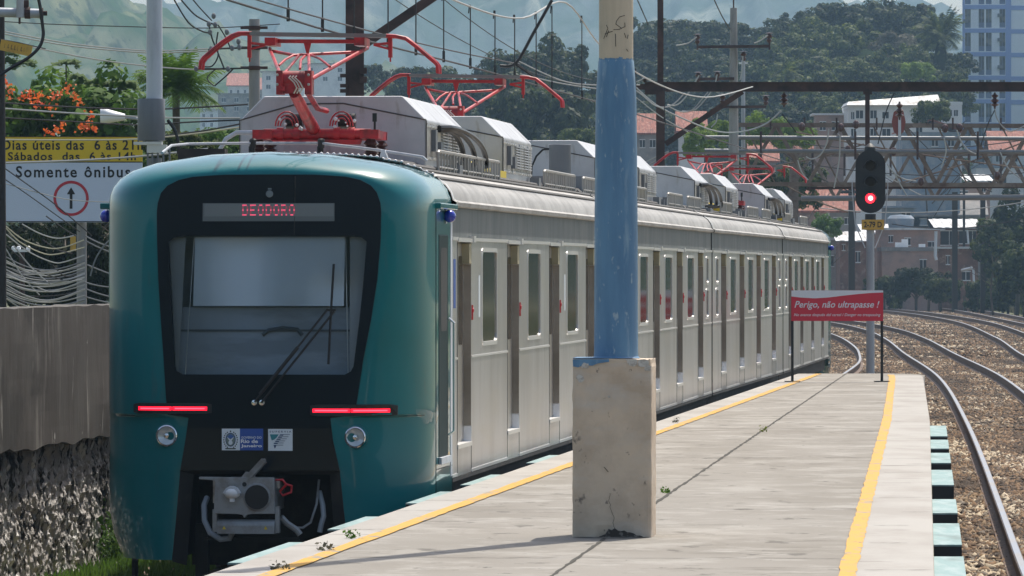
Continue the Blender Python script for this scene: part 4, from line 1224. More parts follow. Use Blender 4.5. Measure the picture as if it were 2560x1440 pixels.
m.ball((U(593), D0 - .05, Zy(1228)), .072, 16, 10, .75); m.box(U(588), U(598), D0 - .08, D0, Zy(1250), Zy(1228)); m.build('coupler_knob', MT['white'], cpl, smooth=True)
m = MB(); m.prism([(U(x), Zy(y)) for x, y in ((571, 1229), (615, 1229), (613, 1225), (607, 1216), (598, 1211), (588, 1211), (579, 1216), (573, 1225))], D0 - .10, D0 - .02); m.build('coupler_hood', MT['post_white'], cpl)
m = MB(); m.beam(cx(628, 1194, -.27), cx(671, 1148, -.30), .055, .05); m.prism([(U(612), Zy(1192)), (U(650), Zy(1192)), (U(640), Zy(1178)), (U(624), Zy(1176))], -.29, -.24); m.ball(cx(672, 1147, -.31), .016, 8, 6); m.build('coupler_lever', MT['coupler'], cpl)
m = MB(); m.tube([(U(553), -.24, Zy(1312)), (U(697), -.24, Zy(1312))], .062, 14); m.box(U(553), U(697), -.3, -.18, Zy(1330), Zy(1312)); m.box(U(541), U(552), -.28, -.2, Zy(1326), Zy(1270)); m.box(U(698), U(708), -.28, -.2, Zy(1328), Zy(1262)); m.build('electric_coupler', MT['coupler'], cpl, smooth=True)
m = MB()
for x in (571, 675): m.poly([(U(x - 4.5), -.3035, Zy(1319)), (U(x + 4.5), -.3035, Zy(1319)), (U(x), -.3035, Zy(1310.5))])
m.split('warning_triangle', MT['yellow_tab'], cpl)
m = MB(); m.tube([cx(512, 1245, .1), cx(508, 1262, .02), cx(512, 1300, -.05), cx(528, 1330, -.1), cx(556, 1346, -.14), cx(580, 1343, -.16), cx(588, 1328, -.2)], .026, 8); m.tube([cx(792, 1230, .2), cx(803, 1262, .12), cx(806, 1290, .1), cx(800, 1310, .1), cx(796, 1330, .1)], .024, 8)
m.split('brake_hose', MT['hose_grey'], cpl, smooth=True)
m = MB(); m.tube([cx(791, 1200, .2), cx(788, 1260, .1), cx(775, 1305, .05), cx(757, 1318, .0), cx(742, 1318, 0)], .011, 6); m.tube([cx(708, 1290, -.15), cx(722, 1306, -.12), cx(745, 1322, -.1), cx(754, 1334, -.1)], .028, 8); m.build('cable', MT['coupler'], cpl, smooth=True)
m = MB(); m.tube([cx(694, 1198, -.15), cx(712, 1197, -.15), cx(720, 1208, -.15), cx(735, 1212, -.15), cx(733, 1228, -.15), cx(712, 1236, -.15), cx(705, 1226, -.15), cx(722, 1208, -.15)], .012, 6); m.build('release_handle', MT['red'], cpl)
m = MB(); m.box(U(535), U(543), -.1, 0, Zy(1256), Zy(1200)); m.box(U(698), U(706), -.2, -.1, Zy(1218), Zy(1200)); m.split('air_valve', MT['ac_side'], cpl)
# cross bar under the coupler and rail guards
m = MB(); m.box(U(500), U(740), .2, .26, Zy(1352), Zy(1346)); m.box(U(300), U(312), .6, .7, .0, .4); m.box(U(466), U(498), .5, .62, .0, .55); m.split('rail_guard', MT['under'], car1)
# marker lamps and brackets at the cab corners
for s_, y in ((1, 540), (-1, 533)):
    m = MB()
    ex = .05 if s_ < 0 else 0
    m.box(min(s_ * (HW - .03), s_ * (HW + .05 + ex)), max(s_ * (HW - .03), s_ * (HW + .05 + ex)), .95, 2.45, 3.345, 3.40)
    b = m.build('gutter_shelf', MT['teal'], car1, bevel=.01)
    m = MB(); m.ball((s_ * (HW + .045 + ex * 1.2), 1.35 if s_ < 0 else 1.75, 3.285), .058, 14, 9); m.build('marker_lamp', MT['blue_lamp'], car1, smooth=True)
    m = MB(); m.box(s_ * (HW - .004) - .012, s_ * (HW - .004) + .012, 1.78 - ex * 8, 1.9 - ex * 8, 3.22, 3.35); m.build('lamp_bracket', MT['post_grey'], b)
# cab side door on both sides, its dark colour standing in for recess shade
for s_ in (1, -1):
    m = MB(); x0, x1 = sorted((s_ * (HW - .02), s_ * (HW + .005)))
    m.box(x0, x1, 1.22, 2.02, 1.12, 3.12); cd = m.build('cab_door', mk('shade painted cab door', (.004, .022, .024), .6, spec=.15), car1, bevel=.01)
    m = MB(); m.poly([(s_ * (HW + .007), a, b) for a, b in rrect(1.36, 1.9, 2.25, 3.0, .07)]); m.build('door_window', MT['black'], cd)
    m = MB(); m.tube([(s_ * HW, 2.10, 1.30), (s_ * (HW + .05), 2.10, 1.34), (s_ * (HW + .05), 2.10, 2.32), (s_ * HW, 2.10, 2.36)], .013, 7); m.build('handrail', MT['steel_light'], cd)
    m = MB(); x0, x1 = sorted((s_ * (HW + .004), s_ * (HW + .03))); m.box(x0, x1, 1.2, 2.04, 1.06, 1.12); m.build('door_step', MT['post_white'], cd)
    m = MB(); x0, x1 = sorted((s_ * HW, s_ * (HW + .004))); m.box(x0, x1, 2.25, 2.405, .92, 3.38); m.build('corner_strip', MT['post_white'], car1)
m = MB(); m.box(HW + .0, HW + .0025, 2.52, 2.72, 2.45, 2.9); m.build('side_sticker', MT['sticker_blue'], car1)
m = MB()
for s in (5.0, 14.75): m.box(HW, HW + .0025, s - .12, s + .02, 2.35, 2.75)
m.split('side_sticker', MT['sticker_pale'], car1)
# pipe across the cab roof on little brackets
m = MB()
pp = [L1(x, y, s) for x, y, s in ((405, 382, 1.9), (428, 364, 2.6), (470, 360, 3.2), (632, 358, 3.6), (803, 358, 3.6), (950, 376, 3.0), (1058, 393, 2.6), (1068, 402, 2.6))]
m.tube(pp, .013, 7)
rp = m.build('roof_pipe', MT['post_grey'], car1, smooth=True)
m = MB()
for x, y, s in ((632, 358, 3.6), (803, 358, 3.6)):
    m = MB(); p = L1(x, y, s); m.box(p.x - .02, p.x + .02, s - .02, s + .02, 3.84, p.z + .02); m.box(p.x - .035, p.x - .022, s - .03, s + .03, 3.82, p.z - .03); m.lathe([(.03, -.045), (.035, .03), (.02, .045)], (p.x, s, p.z), 'z', 10)
    m.build('pipe_bracket', MT['black'], rp)
m = MB(); p = L1(955, 388, 2.9); m.prism([(p.x - .03, p.z - .07), (p.x + .07, p.z - .07), (p.x + .03, p.z + .05), (p.x, p.z + .05)], 2.85, 2.95); m.build('antenna', MT['post_white'], rp)
m = MB(); a = L1(450, 372, 3.3); m.box(a.x - .02, a.x + .42, 3.3, 3.5, 3.72, a.z); m.build('roof_box', MT['under'], car1)
m = MB()   # studs along the back edge of the green cab roof
for k in range(46):
    t = -1 + 2 * k / 45; u = 1.28 * t; z = interp(sorted([(a, b) for a, b in ROOFP[4:]]), abs(u)) + .012
    m.ball((u, 2.42, z), .018, 6, 4)
m.tube([(1.28 * t, 2.425, interp(sorted([(a, b) for a, b in ROOFP[4:]]), abs(1.28 * t)) + .008) for t in np.linspace(-1, 1, 40)], .010, 5)
m.build('rivet_row', MT['steel_light'], car1)
# grey cylinder on the second car's roof
m = MB(); th2 = carframe(PR[1], PR[2]); p = Lc(th2[0], th2[1], 1400, 436, 3.0)
m.lathe([(.136, 0), (.141, .02), (.141, .40), (.137, .405)], (p.x, 3.0, 3.99), 'z', 22); m.box(p.x - .2, p.x + .34, 2.8, 3.2, 3.78, 3.99)
m.build('roof_canister', MT['can_grey'], mids[0], smooth=True)
m = MB(); m.tube([(p.x - .14, 3, 4.34), (p.x - .22, 3, 4.33), (p.x - .3, 3.0, 4.25), (p.x - .36, 3, 4.12), (p.x - .37, 3, 3.9)], .014, 6); m.build('canister_cable', MT['hose'], mids[0])

# ------------------------------------------------------------------ pantograph
SB, SK, SH = 4.25, 2.95, 4.7
def make_panto():
    B = lambda x, y: L1(x, y, SB); K = lambda x, y: L1(x, y, SK); H = lambda x, y: L1(x, y, SH)
    m = MB()
    z0, z1 = 4.035, 4.13
    m.tube([(-.52, SB, 4.085), (.50, SB, 4.085)], .052, 12)
    m.box(-.62, -.43, SB - .06, SB + .06, 4.04, 4.125); m.box(.40, .58, SB - .06, SB + .06, 4.04, 4.125)
    m.prism([(-.45, 4.03), (.42, 4.03), (.40, 3.985), (-.38, 3.985)], SB - .05, SB + .05)
    for u in (-.36, -.2, .18, .32): m.lathe([(.066, -.03), (.066, .03)], (u, SB, 4.085), 'x', 12)
    m.box(-.62, -.54, SB, SB + .8, 4.04, 4.12); m.box(.48, .56, SB, SB + .8, 4.04, 4.12); m.box(-.6, .56, SB + .75, SB + .85, 4.04, 4.12)
    pt = m.build('pantograph', MT['red'], smooth=True)
    m = MB()
    for u, s in ((-.57, SB + .02), (.50, SB + .02), (-.57, SB + .78), (.5, SB + .78)):
        m.lathe([(.045, 3.80), (.045, 3.86)] + [(r, 3.86 + .022 * k) for k, r in enumerate((.075, .045, .078, .045, .078, .045, .075))] + [(.04, 4.035)], (u, s, 0), 'z', 12)
    m.split('insulator', MT['insul'], pt)
    a = B(785, 325); b = K(735, 232); m = MB(); m.tube([a, a.lerp(b, .5), b], [.062, .055, .05], 12); m.tube([B(790, 275) + Vector((.06, .35, 0)), B(782, 270) + Vector((.03, .1, 0)), K(768, 230)], .026, 8)
    m.build('lower_arm', MT['red'], pt, smooth=True)
    m = MB(); p = K(738, 207)
    m.tube([(p.x - .155, SK, p.z + .03), (p.x + .155, SK, p.z + .03)], .082, 14); m.box(p.x - .165, p.x - .105, SK - .1, SK + .08, p.z - .11, p.z + .11); m.box(p.x + .10, p.x + .165, SK - .1, SK + .08, p.z - .11, p.z + .11)
    m.box(p.x - .11, p.x + .02, SK - .07, SK + .06, p.z - .10, p.z); m.box(p.x - .14, p.x - .085, SK - .13, SK - .06, p.z - .075, p.z - .035)
    m.build('knee_joint', MT['red'], pt, smooth=True)
    m = MB()
    for k in range(3):
        o = .028 * k; m.tube([(p.x - .03 + o, SK - .10, p.z + .06), (p.x - .045 + o, SK - .12, p.z + .045), (p.x + .005 + o, SK - .13, p.z - .0), (p.x + .03 + o, SK - .12, p.z - .05), (p.x + .0 + o, SK - .10, p.z - .10)], .0075, 6)
    for x, y in ((697, 188), (775, 188), (697, 212), (775, 212)):
        q = K(x, y); m.ball((q.x, SK - .11, q.z), .014, 6, 4)
    m.split('copper_braid', mk('tinned braid', (.55, .46, .40), .4, .5), pt)
    # upper frame
    m = MB()
    hl, hr = H(674, 122), H(918, 120)
    kl, kr = K(699, 182), K(779, 197)
    m.tube([kl, hl], .018, 8); m.tube([kr, hr], .020, 8)
    def Q(x, y, t): return L1(x, y, SK + (SH - SK) * t)
    m.tube([Q(681, 128, .9), Q(735, 138, .62), Q(772, 136, .62), Q(895, 130, .9)], .015, 8)
    m.tube([Q(712, 182, .05), Q(748, 138, .62)], .014, 8); m.tube([Q(773, 185, .05), Q(772, 137, .62)], .015, 8); m.tube([Q(750, 172, .1), Q(752, 150, .4), Q(762, 140, .6)], .012, 8)
    m.tube([Q(697, 164, .25), Q(712, 150, .4), Q(732, 139, .58), Q(755, 136, .62), Q(778, 138, .6), Q(800, 147, .45), Q(825, 167, .3)], .012, 8)
    m.build('upper_arm', MT['red'], pt, smooth=True)
    # head
    zc = H(800, 86).z
    def head(s, name):
        m = MB()
        horn_l = [H(632, 84), H(600, 84), H(583, 90), H(560, 105), H(535, 125), H(512, 145), H(505, 155), H(503, 174)]
        horn_r = [H(965, 90), H(990, 91), H(1015, 96), H(1040, 115), H(1070, 140), H(1090, 157), H(1096, 165), H(1097, 184)]
        for hn in (horn_l, horn_r): m.tube([Vector((q.x, s, q.z)) for q in hn], .0185, 8)
        m.split(name, MT['red'], pt, smooth=True)
        m = MB(); l, r = H(628, 85), H(968, 90); m.beam((l.x, s, l.z), (r.x, s, r.z), .05, .034); m.build('collector_strip', MT['carbon'], pt)
    head(SH - .09, 'pan_horn'); head(SH + .09, 'pan_horn')
    m = MB(); l, r = H(690, 103), H(890, 104)
    m.beam((l.x, SH, l.z), (r.x, SH, r.z), .06, .036)
    for x in (682, 905): q = H(x, 105); m.box(q.x - .05, q.x + .05, SH - .22, SH + .22, q.z - .04, q.z + .035)
    for x, d in ((624, 1), (976, -1)):
        q = H(x, 118); m.box(q.x - .018, q.x + .018, SH - .03, SH + .03, q.z - .10, q.z + .115); m.tube([(q.x, SH, q.z + .04), H(x + d * 42, 112)], .014, 6); m.tube([(q.x, SH, q.z - .02), H(x + d * 42, 112)], .012, 6)
        m.tube([(q.x, SH, q.z - .1), (q.x, SH, q.z - .14)], .009, 6)
    q = H(767, 105); m.prism([(q.x - .03, q.z), (q.x + .045, q.z), (q.x + .015, q.z - .12), (q.x, q.z - .12)], SH - .02, SH + .02)
    m.build('pan_head_frame', MT['red'], pt)
    # springs and little tanks on the base
    m = MB()
    for u in (-.32, .18):
        m.tube([(u, SB + .12, 4.21), (u + .16, SB + .12, 4.21)], .075, 12)
    m.box(.52, .56, SB - .04, SB, 4.2, 4.28); m.tube([(.54, SB - .02, 4.1), (.54, SB - .02, 4.2)], .012, 6)
    m.split('spring_drum', MT['hose'], pt, smooth=True)
    m = MB()
    for u0 in (-.3, .22):
        for r in (.11, .085, .06):
            m.tube([(u0 + r * cos(t), SB - .02 + r * .2, 4.16 + r * 1.25 * sin(t)) for t in np.linspace(0, pi, 10)], .008, 5)
    m.split('hose_loop', MT['red'], pt)
    m = MB(); rg = random.Random(9)
    for k in range(14):
        u = rg.choice((-.3, .22)) + rg.uniform(-.09, .16); m.ball((u, SB - .06, 4.13 + rg.uniform(0, .1)), rg.uniform(.008, .02), 6, 4)
    m.split('valve', MT['steel_light'], pt)
    m = MB(); m.tube([(-.62, SB, 4.1), (-.78, SB, 4.1), (-.88, SB, 4.04), (-.93, SB, 3.95), (-.94, SB + .05, 3.80)], .022, 8); m.build('feed_cable', MT['post_white'], pt, smooth=True)
    return pt
place('panto', make_panto, car1, (0, 0, 0))
place('panto', make_panto, car1, (0, 14.0, .04))
place('panto', make_panto, car4, (0, -1.55, 0))
place('panto', make_panto, car4, (.0, 12.9, 0))
# plain cab at the far end of the last car
m = cab_shell(xf=lambda p: (-p[0], L4 + 2.4 - p[1], p[2])); fc = m.build('cab', MT['teal'], car4, smooth=True)
m = MB(xf=lambda p: (-p[0], L4 + 2.4 - p[1], p[2]))
m.poly([(U(a), rake(Zy(y)) - OFF, Zy(y)) for y, a, b in mrows] + [(U(b), rake(Zy(y)) - OFF, Zy(y)) for y, a, b in reversed(mrows)]); m.build('front_mask', MT['mask'], car4)
m = MB(); m.ball((HW + .045, L4 + .65, 3.285), .058, 12, 8); m.build('marker_lamp', MT['blue_lamp'], car4, smooth=True)
# ================================================================== RETAINING WALL left of the train
def WX(Z): return -4.80 + .0925 * (Z - 57)
wall_o = empty('retaining_wall', (WX(50), 50, -.2), -math.atan(.0925), 'tall stained grey concrete retaining wall with rough stone foot, left of the train', 'wall')
MT['wall_smooth'] = mk('streaked wall render', (.092, .085, .077), .9, layers=[
    dict(c=(.07, .06, .053), s=(1, 1.1, .5), lo=.44, hi=.56), dict(c=(.20, .188, .17), s=(1, 1.6, .28), lo=.56, hi=.62, a=.85),
    dict(c=(.03, .026, .023), s=(1, .45, .8), lo=.52, hi=.62, a=.85), dict(c=(.42, .40, .37), s=(1, 3.0, .5), lo=.635, hi=.67, a=.8), dict(c=(.62, .60, .57), s=(1, 2.0, 1.7), lo=.68, hi=.70, a=.9)], bump=dict(s=(1, 6, 2), k=.4, dist=.02))
MT['wall_rough'] = mk('rough stone wall', (.50, .47, .44), .95, layers=[
    dict(c=(.03, .027, .024), s=(2, 2.2, .8), lo=.52, hi=.62, d=8), dict(c=(.85, .83, .80), s=(4, 6, 2.2), lo=.53, hi=.62, d=8), dict(c=(.035, .03, .025), s=(6, 10, 5), lo=.53, hi=.60, d=6)], bump=dict(s=(6, 9, 9), k=.9, dist=.05))
MT['moss'] = mk('mossy wall top', (.15, .16, .07), .95, layers=[dict(c=(.28, .26, .18), s=5, lo=.45, hi=.6)])
WZ0, WZ1, WY = 1.30, 2.64, 75
m = MB(); ny_, nz_ = 300, 8; vs = []
for j in range(nz_ + 1):
    for i in range(ny_ + 1):
        y = WY * i / ny_; z = WZ0 + (WZ1 - WZ0) * j / nz_
        if j == nz_: z += .03 * mnoise.noise(Vector((y * 1.7, 3, 0))) - .012 * 0
        if j == 0: z += .05 * mnoise.noise(Vector((y * 1.3, 7, 0))) + .03 * mnoise.noise(Vector((y * 6, 7, 0)))
        vs.append((.02 * mnoise.noise(Vector((y * .8, z * 1.5, 0))), y, z))
k = ny_ + 1
fs = [(j * k + i, j * k + i + 1, (j + 1) * k + i + 1, (j + 1) * k + i) for j in range(nz_) for i in range(ny_)]
nb = len(vs)
for i in range(ny_ + 1): x, y, z = vs[nz_ * k + i]; vs.append((x - .4, y, z))
fs += [(nz_ * k + i, nz_ * k + i + 1, nb + i + 1, nb + i) for i in range(ny_)]
nb2 = len(vs)
for i in range(ny_ + 1): x, y, z = vs[i]; vs.append((x - .2, y, z))
fs += [(i, i + 1, nb2 + i + 1, nb2 + i) for i in range(ny_)]
m.add(vs, fs); m.build('rendered_face', MT['wall_smooth'], wall_o)
m = MB(); ny_, nz_ = 620, 70; vs = []
for j in range(nz_ + 1):
    for i in range(ny_ + 1):
        y = 4 + 16 * i / ny_; z = -.1 + (WZ0 + .16) * j / nz_
        v = Vector((y * 3.2, z * 3.2, 0))
        x = -.10 + .035 * mnoise.noise(v) + .03 * mnoise.noise(v * 2.6) + .03 * mnoise.noise(v * 5.6)
        vs.append((x, y, z))
k = ny_ + 1
m.add(vs, [(j * k + i, j * k + i + 1, (j + 1) * k + i + 1, (j + 1) * k + i) for j in range(nz_) for i in range(ny_)])
m.build('stone_foot', MT['wall_rough'], wall_o)
m = MB(); m.box(-.4, -.21, 0, WY, 0, 2.58); m.box(-.4, .0, -.02, 0, 0, 2.6); m.build('wall_core', MT['wall_smooth'], wall_o)

# ================================================================== WIRES AND CABLES
def sag(p0, p1, sg_, n=18):
    p0 = Vector(p0); p1 = Vector(p1)
    return [p0.lerp(p1, i / n) - Vector((0, 0, 4 * sg_ * (i / n) * (1 - i / n))) for i in range(n + 1)]
def through(pts, n=5):
    """smooth 3-D polyline through points"""
    out = []; pts = [Vector(p) for p in pts]
    for i in range(len(pts) - 1):
        p0 = pts[max(i - 1, 0)]; p1 = pts[i]; p2 = pts[i + 1]; p3 = pts[min(i + 2, len(pts) - 1)]
        for k in range(n):
            t = k / n
            out.append(.5 * ((2 * p1) + (p2 - p0) * t + (2 * p0 - 5 * p1 + 4 * p2 - p3) * t * t + (3 * p1 - p0 - 3 * p2 + p3) * t ** 3))
    out.append(pts[-1]); return out
def cable(pts, r, mat, label, group=None, name='cable', cat='cable'):
    m = MB(); c = Vector(pts[0]); m.tube([Vector(p) - c for p in pts], r, 5)
    o = m.build(name, MT[mat], None, smooth=True); o.location = c
    return tag(o, label, cat, group)
def pxs(lst, Z): return [P(a[0], a[1], Z if len(a) < 3 else a[2]) for a in lst]

# overhead contact line of the train's track
ol = empty('overhead_line', (0, 50, 5.05), 0, 'overhead contact wire with droppers hanging over the train and pillar', 'overhead wire')
def CX(Z): return -1.74 + .0985 * (Z - 59)
def CZ(Z): return interp([(45, 5.08), (59, 5.06), (72, 5.14), (90, 5.2), (140, 5.2)], Z)
def MZ(Z): return interp([(45, 6.6), (56, 6.15), (64, 5.9), (72, 5.83), (78, 5.95), (84, 6.4), (86, 6.35), (90, 6.0), (100, 5.8), (112, 5.9), (126, 6.5)], Z)
off = Vector(ol.location)
m = MB(); m.tube([Vector((CX(Z), Z, CZ(Z))) - off for Z in np.linspace(46, 140, 40)], .0105, 6); m.build('contact_wire', MT['wire_dark'], ol)
m = MB(); m.tube(through([Vector((CX(Z), Z, MZ(Z))) - off for Z in (46, 56, 64, 72, 78, 84, 90, 100, 112, 126)], 6), .012, 6); m.build('messenger_wire', MT['wire_light'], ol)
for Z in (56.2, 58.6, 61.0, 63.8, 66.3, 69.0, 71.8, 74.6, 77.0, 79.8, 82.0, 86.5, 91.0, 96.0, 102):
    m = MB(); a = Vector((CX(Z), Z, MZ(Z) + .02)) - off; b = Vector((CX(Z), Z, CZ(Z))) - off
    m.tube([a + Vector((-.02, 0, -.1)), a + Vector((-.012, 0, 0)), a, b], .0075, 5); m.tube([b + Vector((0, 0, .1)), b - Vector((0, 0, .025))], .016, 5); m.build('dropper', MT['wire_dark'], ol)
# registration arm and span wires around the second pantograph
cable(through(pxs([(1380, 0, 80), (1335, 80, 80), (1290, 157, 80), (1250, 165, 80)], 80)), .022, 'wire_dark', 'black pull-off rod slanting down above the second red pantograph', name='pull_off_rod', cat='pull-off rod')
cable(through(pxs([(1286, 158, 80), (1330, 188, 80), (1376, 222, 80), (1384, 245, 80)], 80)), .02, 'wire_dark', 'short bent black steady arm beside the right horn of the second pantograph', name='steady_arm', cat='steady arm')
cable(sag(P(560, -25, 51), P(1300, 160, 82), .05), .0085, 'wire_dark', 'dark wire running just beside the contact wire above the first pantograph')
cable(sag(P(975, -10, 130), P(1460, 215, 170), .3), .011, 'wire_dark', 'thin far wire falling right across the hazy mountain towards the dome shaped trees')
cable(sag(P(1100, -10, 130), P(1480, 200, 170), .3), .011, 'wire_dark', 'thinnest far wire crossing the hazy mountain left of the pillar top')
cable(through(pxs([(1290, 150), (1400, 200), (1480, 212), (1600, 212)], 110)), .013, 'wire_light', 'pale upper jumper wire passing behind the blue shaft of the pillar')
cable(through(pxs([(1300, 185), (1400, 208), (1500, 222), (1580, 222), (1640, 265), (1680, 262), (1712, 232)], 112)), .013, 'wire_light', 'pale lower jumper wire looping from the pillar to the brown gantry post')
cable(through(pxs([(1576, 205), (1640, 262), (1720, 302), (1790, 328), (1850, 330), (1910, 312), (1952, 278)], 140)), .019, 'wire_light', 'long pale hanging feeder loop below the brown gantry beam')
cable(through(pxs([(1576, 232), (1650, 290), (1720, 330)], 140)), .013, 'wire_light', 'short pale wire end below the long feeder loop')
cable(through(pxs([(1668, 264), (1700, 279), (1730, 275), (1757, 245), (1770, 230)], 152)), .016, 'wire_light', 'small pale loop just right of the gantry post below the beam')
for pts, lb in (([(1595, 415), (1640, 392), (1672, 378)], 'upper pale stay wire behind the white roof boxes at the gantry post'), ([(1600, 425), (1645, 398), (1672, 380)], 'lower pale stay wire behind the white roof boxes at the gantry post'), ([(1640, 430), (1660, 400), (1676, 382)], 'rightmost pale stay wire at the foot of the gantry post')):
    cable(through(pxs(pts, 151)), .014, 'wire_light', lb)

# wires at the left
for i, (pts, r, mt, lb, Z) in enumerate([
    ([(-20, 72), (150, 105), (300, 122), (400, 127), (520, 122)], .011, 'wire_light', 'upper of the two parallel pale wires sagging behind the grey mast', 92),
    ([(-20, 78), (150, 111), (300, 127), (400, 132), (520, 127)], .011, 'wire_light', 'lower of the two parallel pale wires sagging behind the grey mast', 93),
    ([(-20, 96), (100, 122), (250, 150), (400, 168), (500, 174), (580, 172)], .011, 'wire_light', 'single pale wire below the parallel pair, running to the concrete utility pole', 92),
    ([(-20, 52), (120, 60), (300, 66), (520, 70), (700, 60)], .008, 'wire_dark', 'faint straight wire crossing the green hill high at the left', 100),
    ([(-20, 255), (150, 266), (300, 272), (420, 272), (620, 261)], .013, 'wire_dark', 'grey cable in front of the orange blossom, uppermost of the three by the street lamp', 91),
    ([(-20, 269), (150, 281), (350, 292), (480, 295), (600, 295)], .013, 'wire_light', 'bright cable passing just under the street lamp head', 90),
    ([(-20, 293), (150, 302), (340, 312), (480, 305), (600, 300)], .012, 'wire_dark', 'dark cable in front of the orange blossom, under the street lamp', 90),
    ([(-20, 349), (150, 350), (340, 348), (480, 335), (600, 318)], .012, 'wire_cream', 'cream cable along the top of the yellow road sign', 84),
    ([(-20, 408), (120, 404), (250, 398), (380, 388), (520, 372)], .015, 'wire_light', 'thick pale rope crossing the lower edge of the yellow road sign', 82),
    ([(395, 343), (450, 335), (520, 325), (600, 310)], .012, 'wire_dark', 'short dark cable right of the grey can below the palm', 86),
    ([(-10, 405), (60, 455), (130, 505), (190, 555), (230, 590)], .008, 'wire_dark', 'lower thin drop wire slanting across the white road sign', 80),
    ([(0, 440), (60, 480), (130, 530), (200, 580)], .007, 'wire_dark', 'upper thin drop wire slanting across the white road sign', 80),
    ([(0, 455), (90, 480), (180, 500), (300, 506)], .006, 'wire_light', 'fine pale wire bowed across the red ring of the road sign', 80)]):
    cable(through(pxs(pts, Z)), r, mt, lb)
# bundle of sagging telephone cables under the sign
rg = random.Random(21)
bund = [([(8, 560), (60, 600), (120, 620), (160, 618), (210, 600)], 'wire_cream'), ([(8, 563), (50, 605), (110, 634), (150, 634), (212, 618)], 'wire_cream'), ([(8, 580), (70, 628), (130, 655), (160, 655), (212, 638)], 'wire_light'),
        ([(55, 560), (100, 584), (145, 596), (190, 588)], 'wire_light'), ([(115, 540), (160, 572), (190, 590)], 'wire_dark')]
for k in range(24):
    y0 = 640 + k * 4.6 + rg.uniform(-4, 4); y2 = y0 + rg.uniform(-2, 22); ym = max(y0, y2) + rg.uniform(12, 30)
    bund.append(([(6, y0), (60, (y0 + ym) / 2 + 8), (115, ym), (165, (ym + y2) / 2 + 4), (212, y2)], rg.choice(('phone', 'phone', 'wire_dark', 'tube', 'wire_light'))))
for k in range(14):
    xa, xb = sorted((rg.uniform(5, 215), rg.uniform(5, 215)))
    if xb - xa < 50: continue
    ya, yb_ = rg.uniform(590, 760), rg.uniform(590, 760)
    bund.append(([(xa, ya), ((xa + xb) / 2, (ya + yb_) / 2 + rg.uniform(4, 16)), (xb, yb_)], rg.choice(('phone', 'wire_dark', 'wire_light'))))
for pts, mt in bund:
    cable(through(pxs(pts, 88 + rg.uniform(-1, 1))), .0095, mt, 'sagging telephone cable in the tangle above the wall, under the white road sign', 'sagging telephone cables')
for pts in ([(214, 590), (250, 608), (300, 625)], [(216, 603), (250, 620), (300, 640)], [(218, 662), (250, 675), (300, 694)], [(214, 722), (250, 735), (300, 748)], [(214, 742), (250, 752), (300, 762)], [(226, 690), (238, 650), (262, 612), (300, 580)], [(210, 705), (250, 715), (300, 720)]):
    cable(through(pxs(pts, 88)), .011, 'tube', 'grey cable leaving the concrete post towards the green cab', 'cables leaving the concrete post')

# ================================================================== POLES, MASTS AND GANTRIES
def lathe_pole(name, px, ytop, ybot, Z, rt, rb, mat, label, cat, base=None):
    b = P(px, ybot, Z); t = P(px, ytop, Z)
    if base is not None: b.z = base
    o = empty(name, b, 0, label, cat)
    m = MB(); m.lathe([(rb, 0), (rt, t.z - b.z)], (0, 0, 0), 'z', 14); m.build('shaft', MT[mat], o, smooth=True)
    return o
# grey mast with can
Zm = 80
o = empty('lamp_mast', P(386, 640, Zm), 0, 'white tubular mast rising from a grey can on a steel bracket behind the green cab', 'mast')
o.location.z = -.2
def mz(y): return CAMZ - (y - HOR) / F * Zm + .2
m = MB(); m.lathe([(.105, mz(360)), (.103, mz(100)), (.098, mz(-160))], (0, 0, 0), 'z', 20); m.build('mast_tube', MT['post_white'], o, smooth=True)
m = MB(); m.lathe([(.172, mz(352)), (.177, mz(350)), (.177, mz(249)), (.172, mz(247)), (.1, mz(246.5))], (-.04, 0, 0), 'z', 24); m.build('can', MT['can_grey'], o, smooth=True)
m = MB(); m.box(-.26, .1, -.16, .16, mz(362), mz(355)); m.box(-.09, .16, -.13, .13, mz(382), mz(362)); m.build('bracket_plate', MT['steel_light'], o)
m = MB()
for x in (-.08, -.02, .05, .12, .2): m.tube([(x, -.1, mz(420)), (x, -.1, mz(362))], .014, 6)
m.lathe([(.09, 0), (.09, mz(395))], (0, .1, 0), 'z', 12); m.build('anchor_bolts', MT['tube'], o)
m = MB(); m.tube(through([Vector((.17, 0, mz(300))), Vector((.26, 0, mz(325))), Vector((.3, 0, mz(352))), Vector((.31, .0, mz(385)))]), .024, 6); m.build('mast_cable', MT['hose'], o)
# street lamp head
sl = empty('street_lamp', P(290, 293, 96), 0, 'white street lamp head just left of the grey can on the white mast', 'street lamp')
m = MB(); secs = []
for t in np.linspace(0, 1, 9):
    w = .06 + .06 * sin(pi * min(1, t * 1.1)); h = .05 + .085 * (1 - t) * (1 if t > .05 else .7)
    x = -.24 + .38 * t
    secs.append([(x, w * cos(a), h * sin(a) + .02 * (1 - t)) for a in np.linspace(0, 2 * pi, 12, endpoint=False)])
m.loft(secs, cap=True); m.build('lamp_head', MT['white'], sl, smooth=True)
m = MB(); m.tube([(.12, 0, .0), (.3, 0, -.02), (.6, .02, -.08)], .022, 8); m.build('lamp_arm', MT['post_grey'], sl)
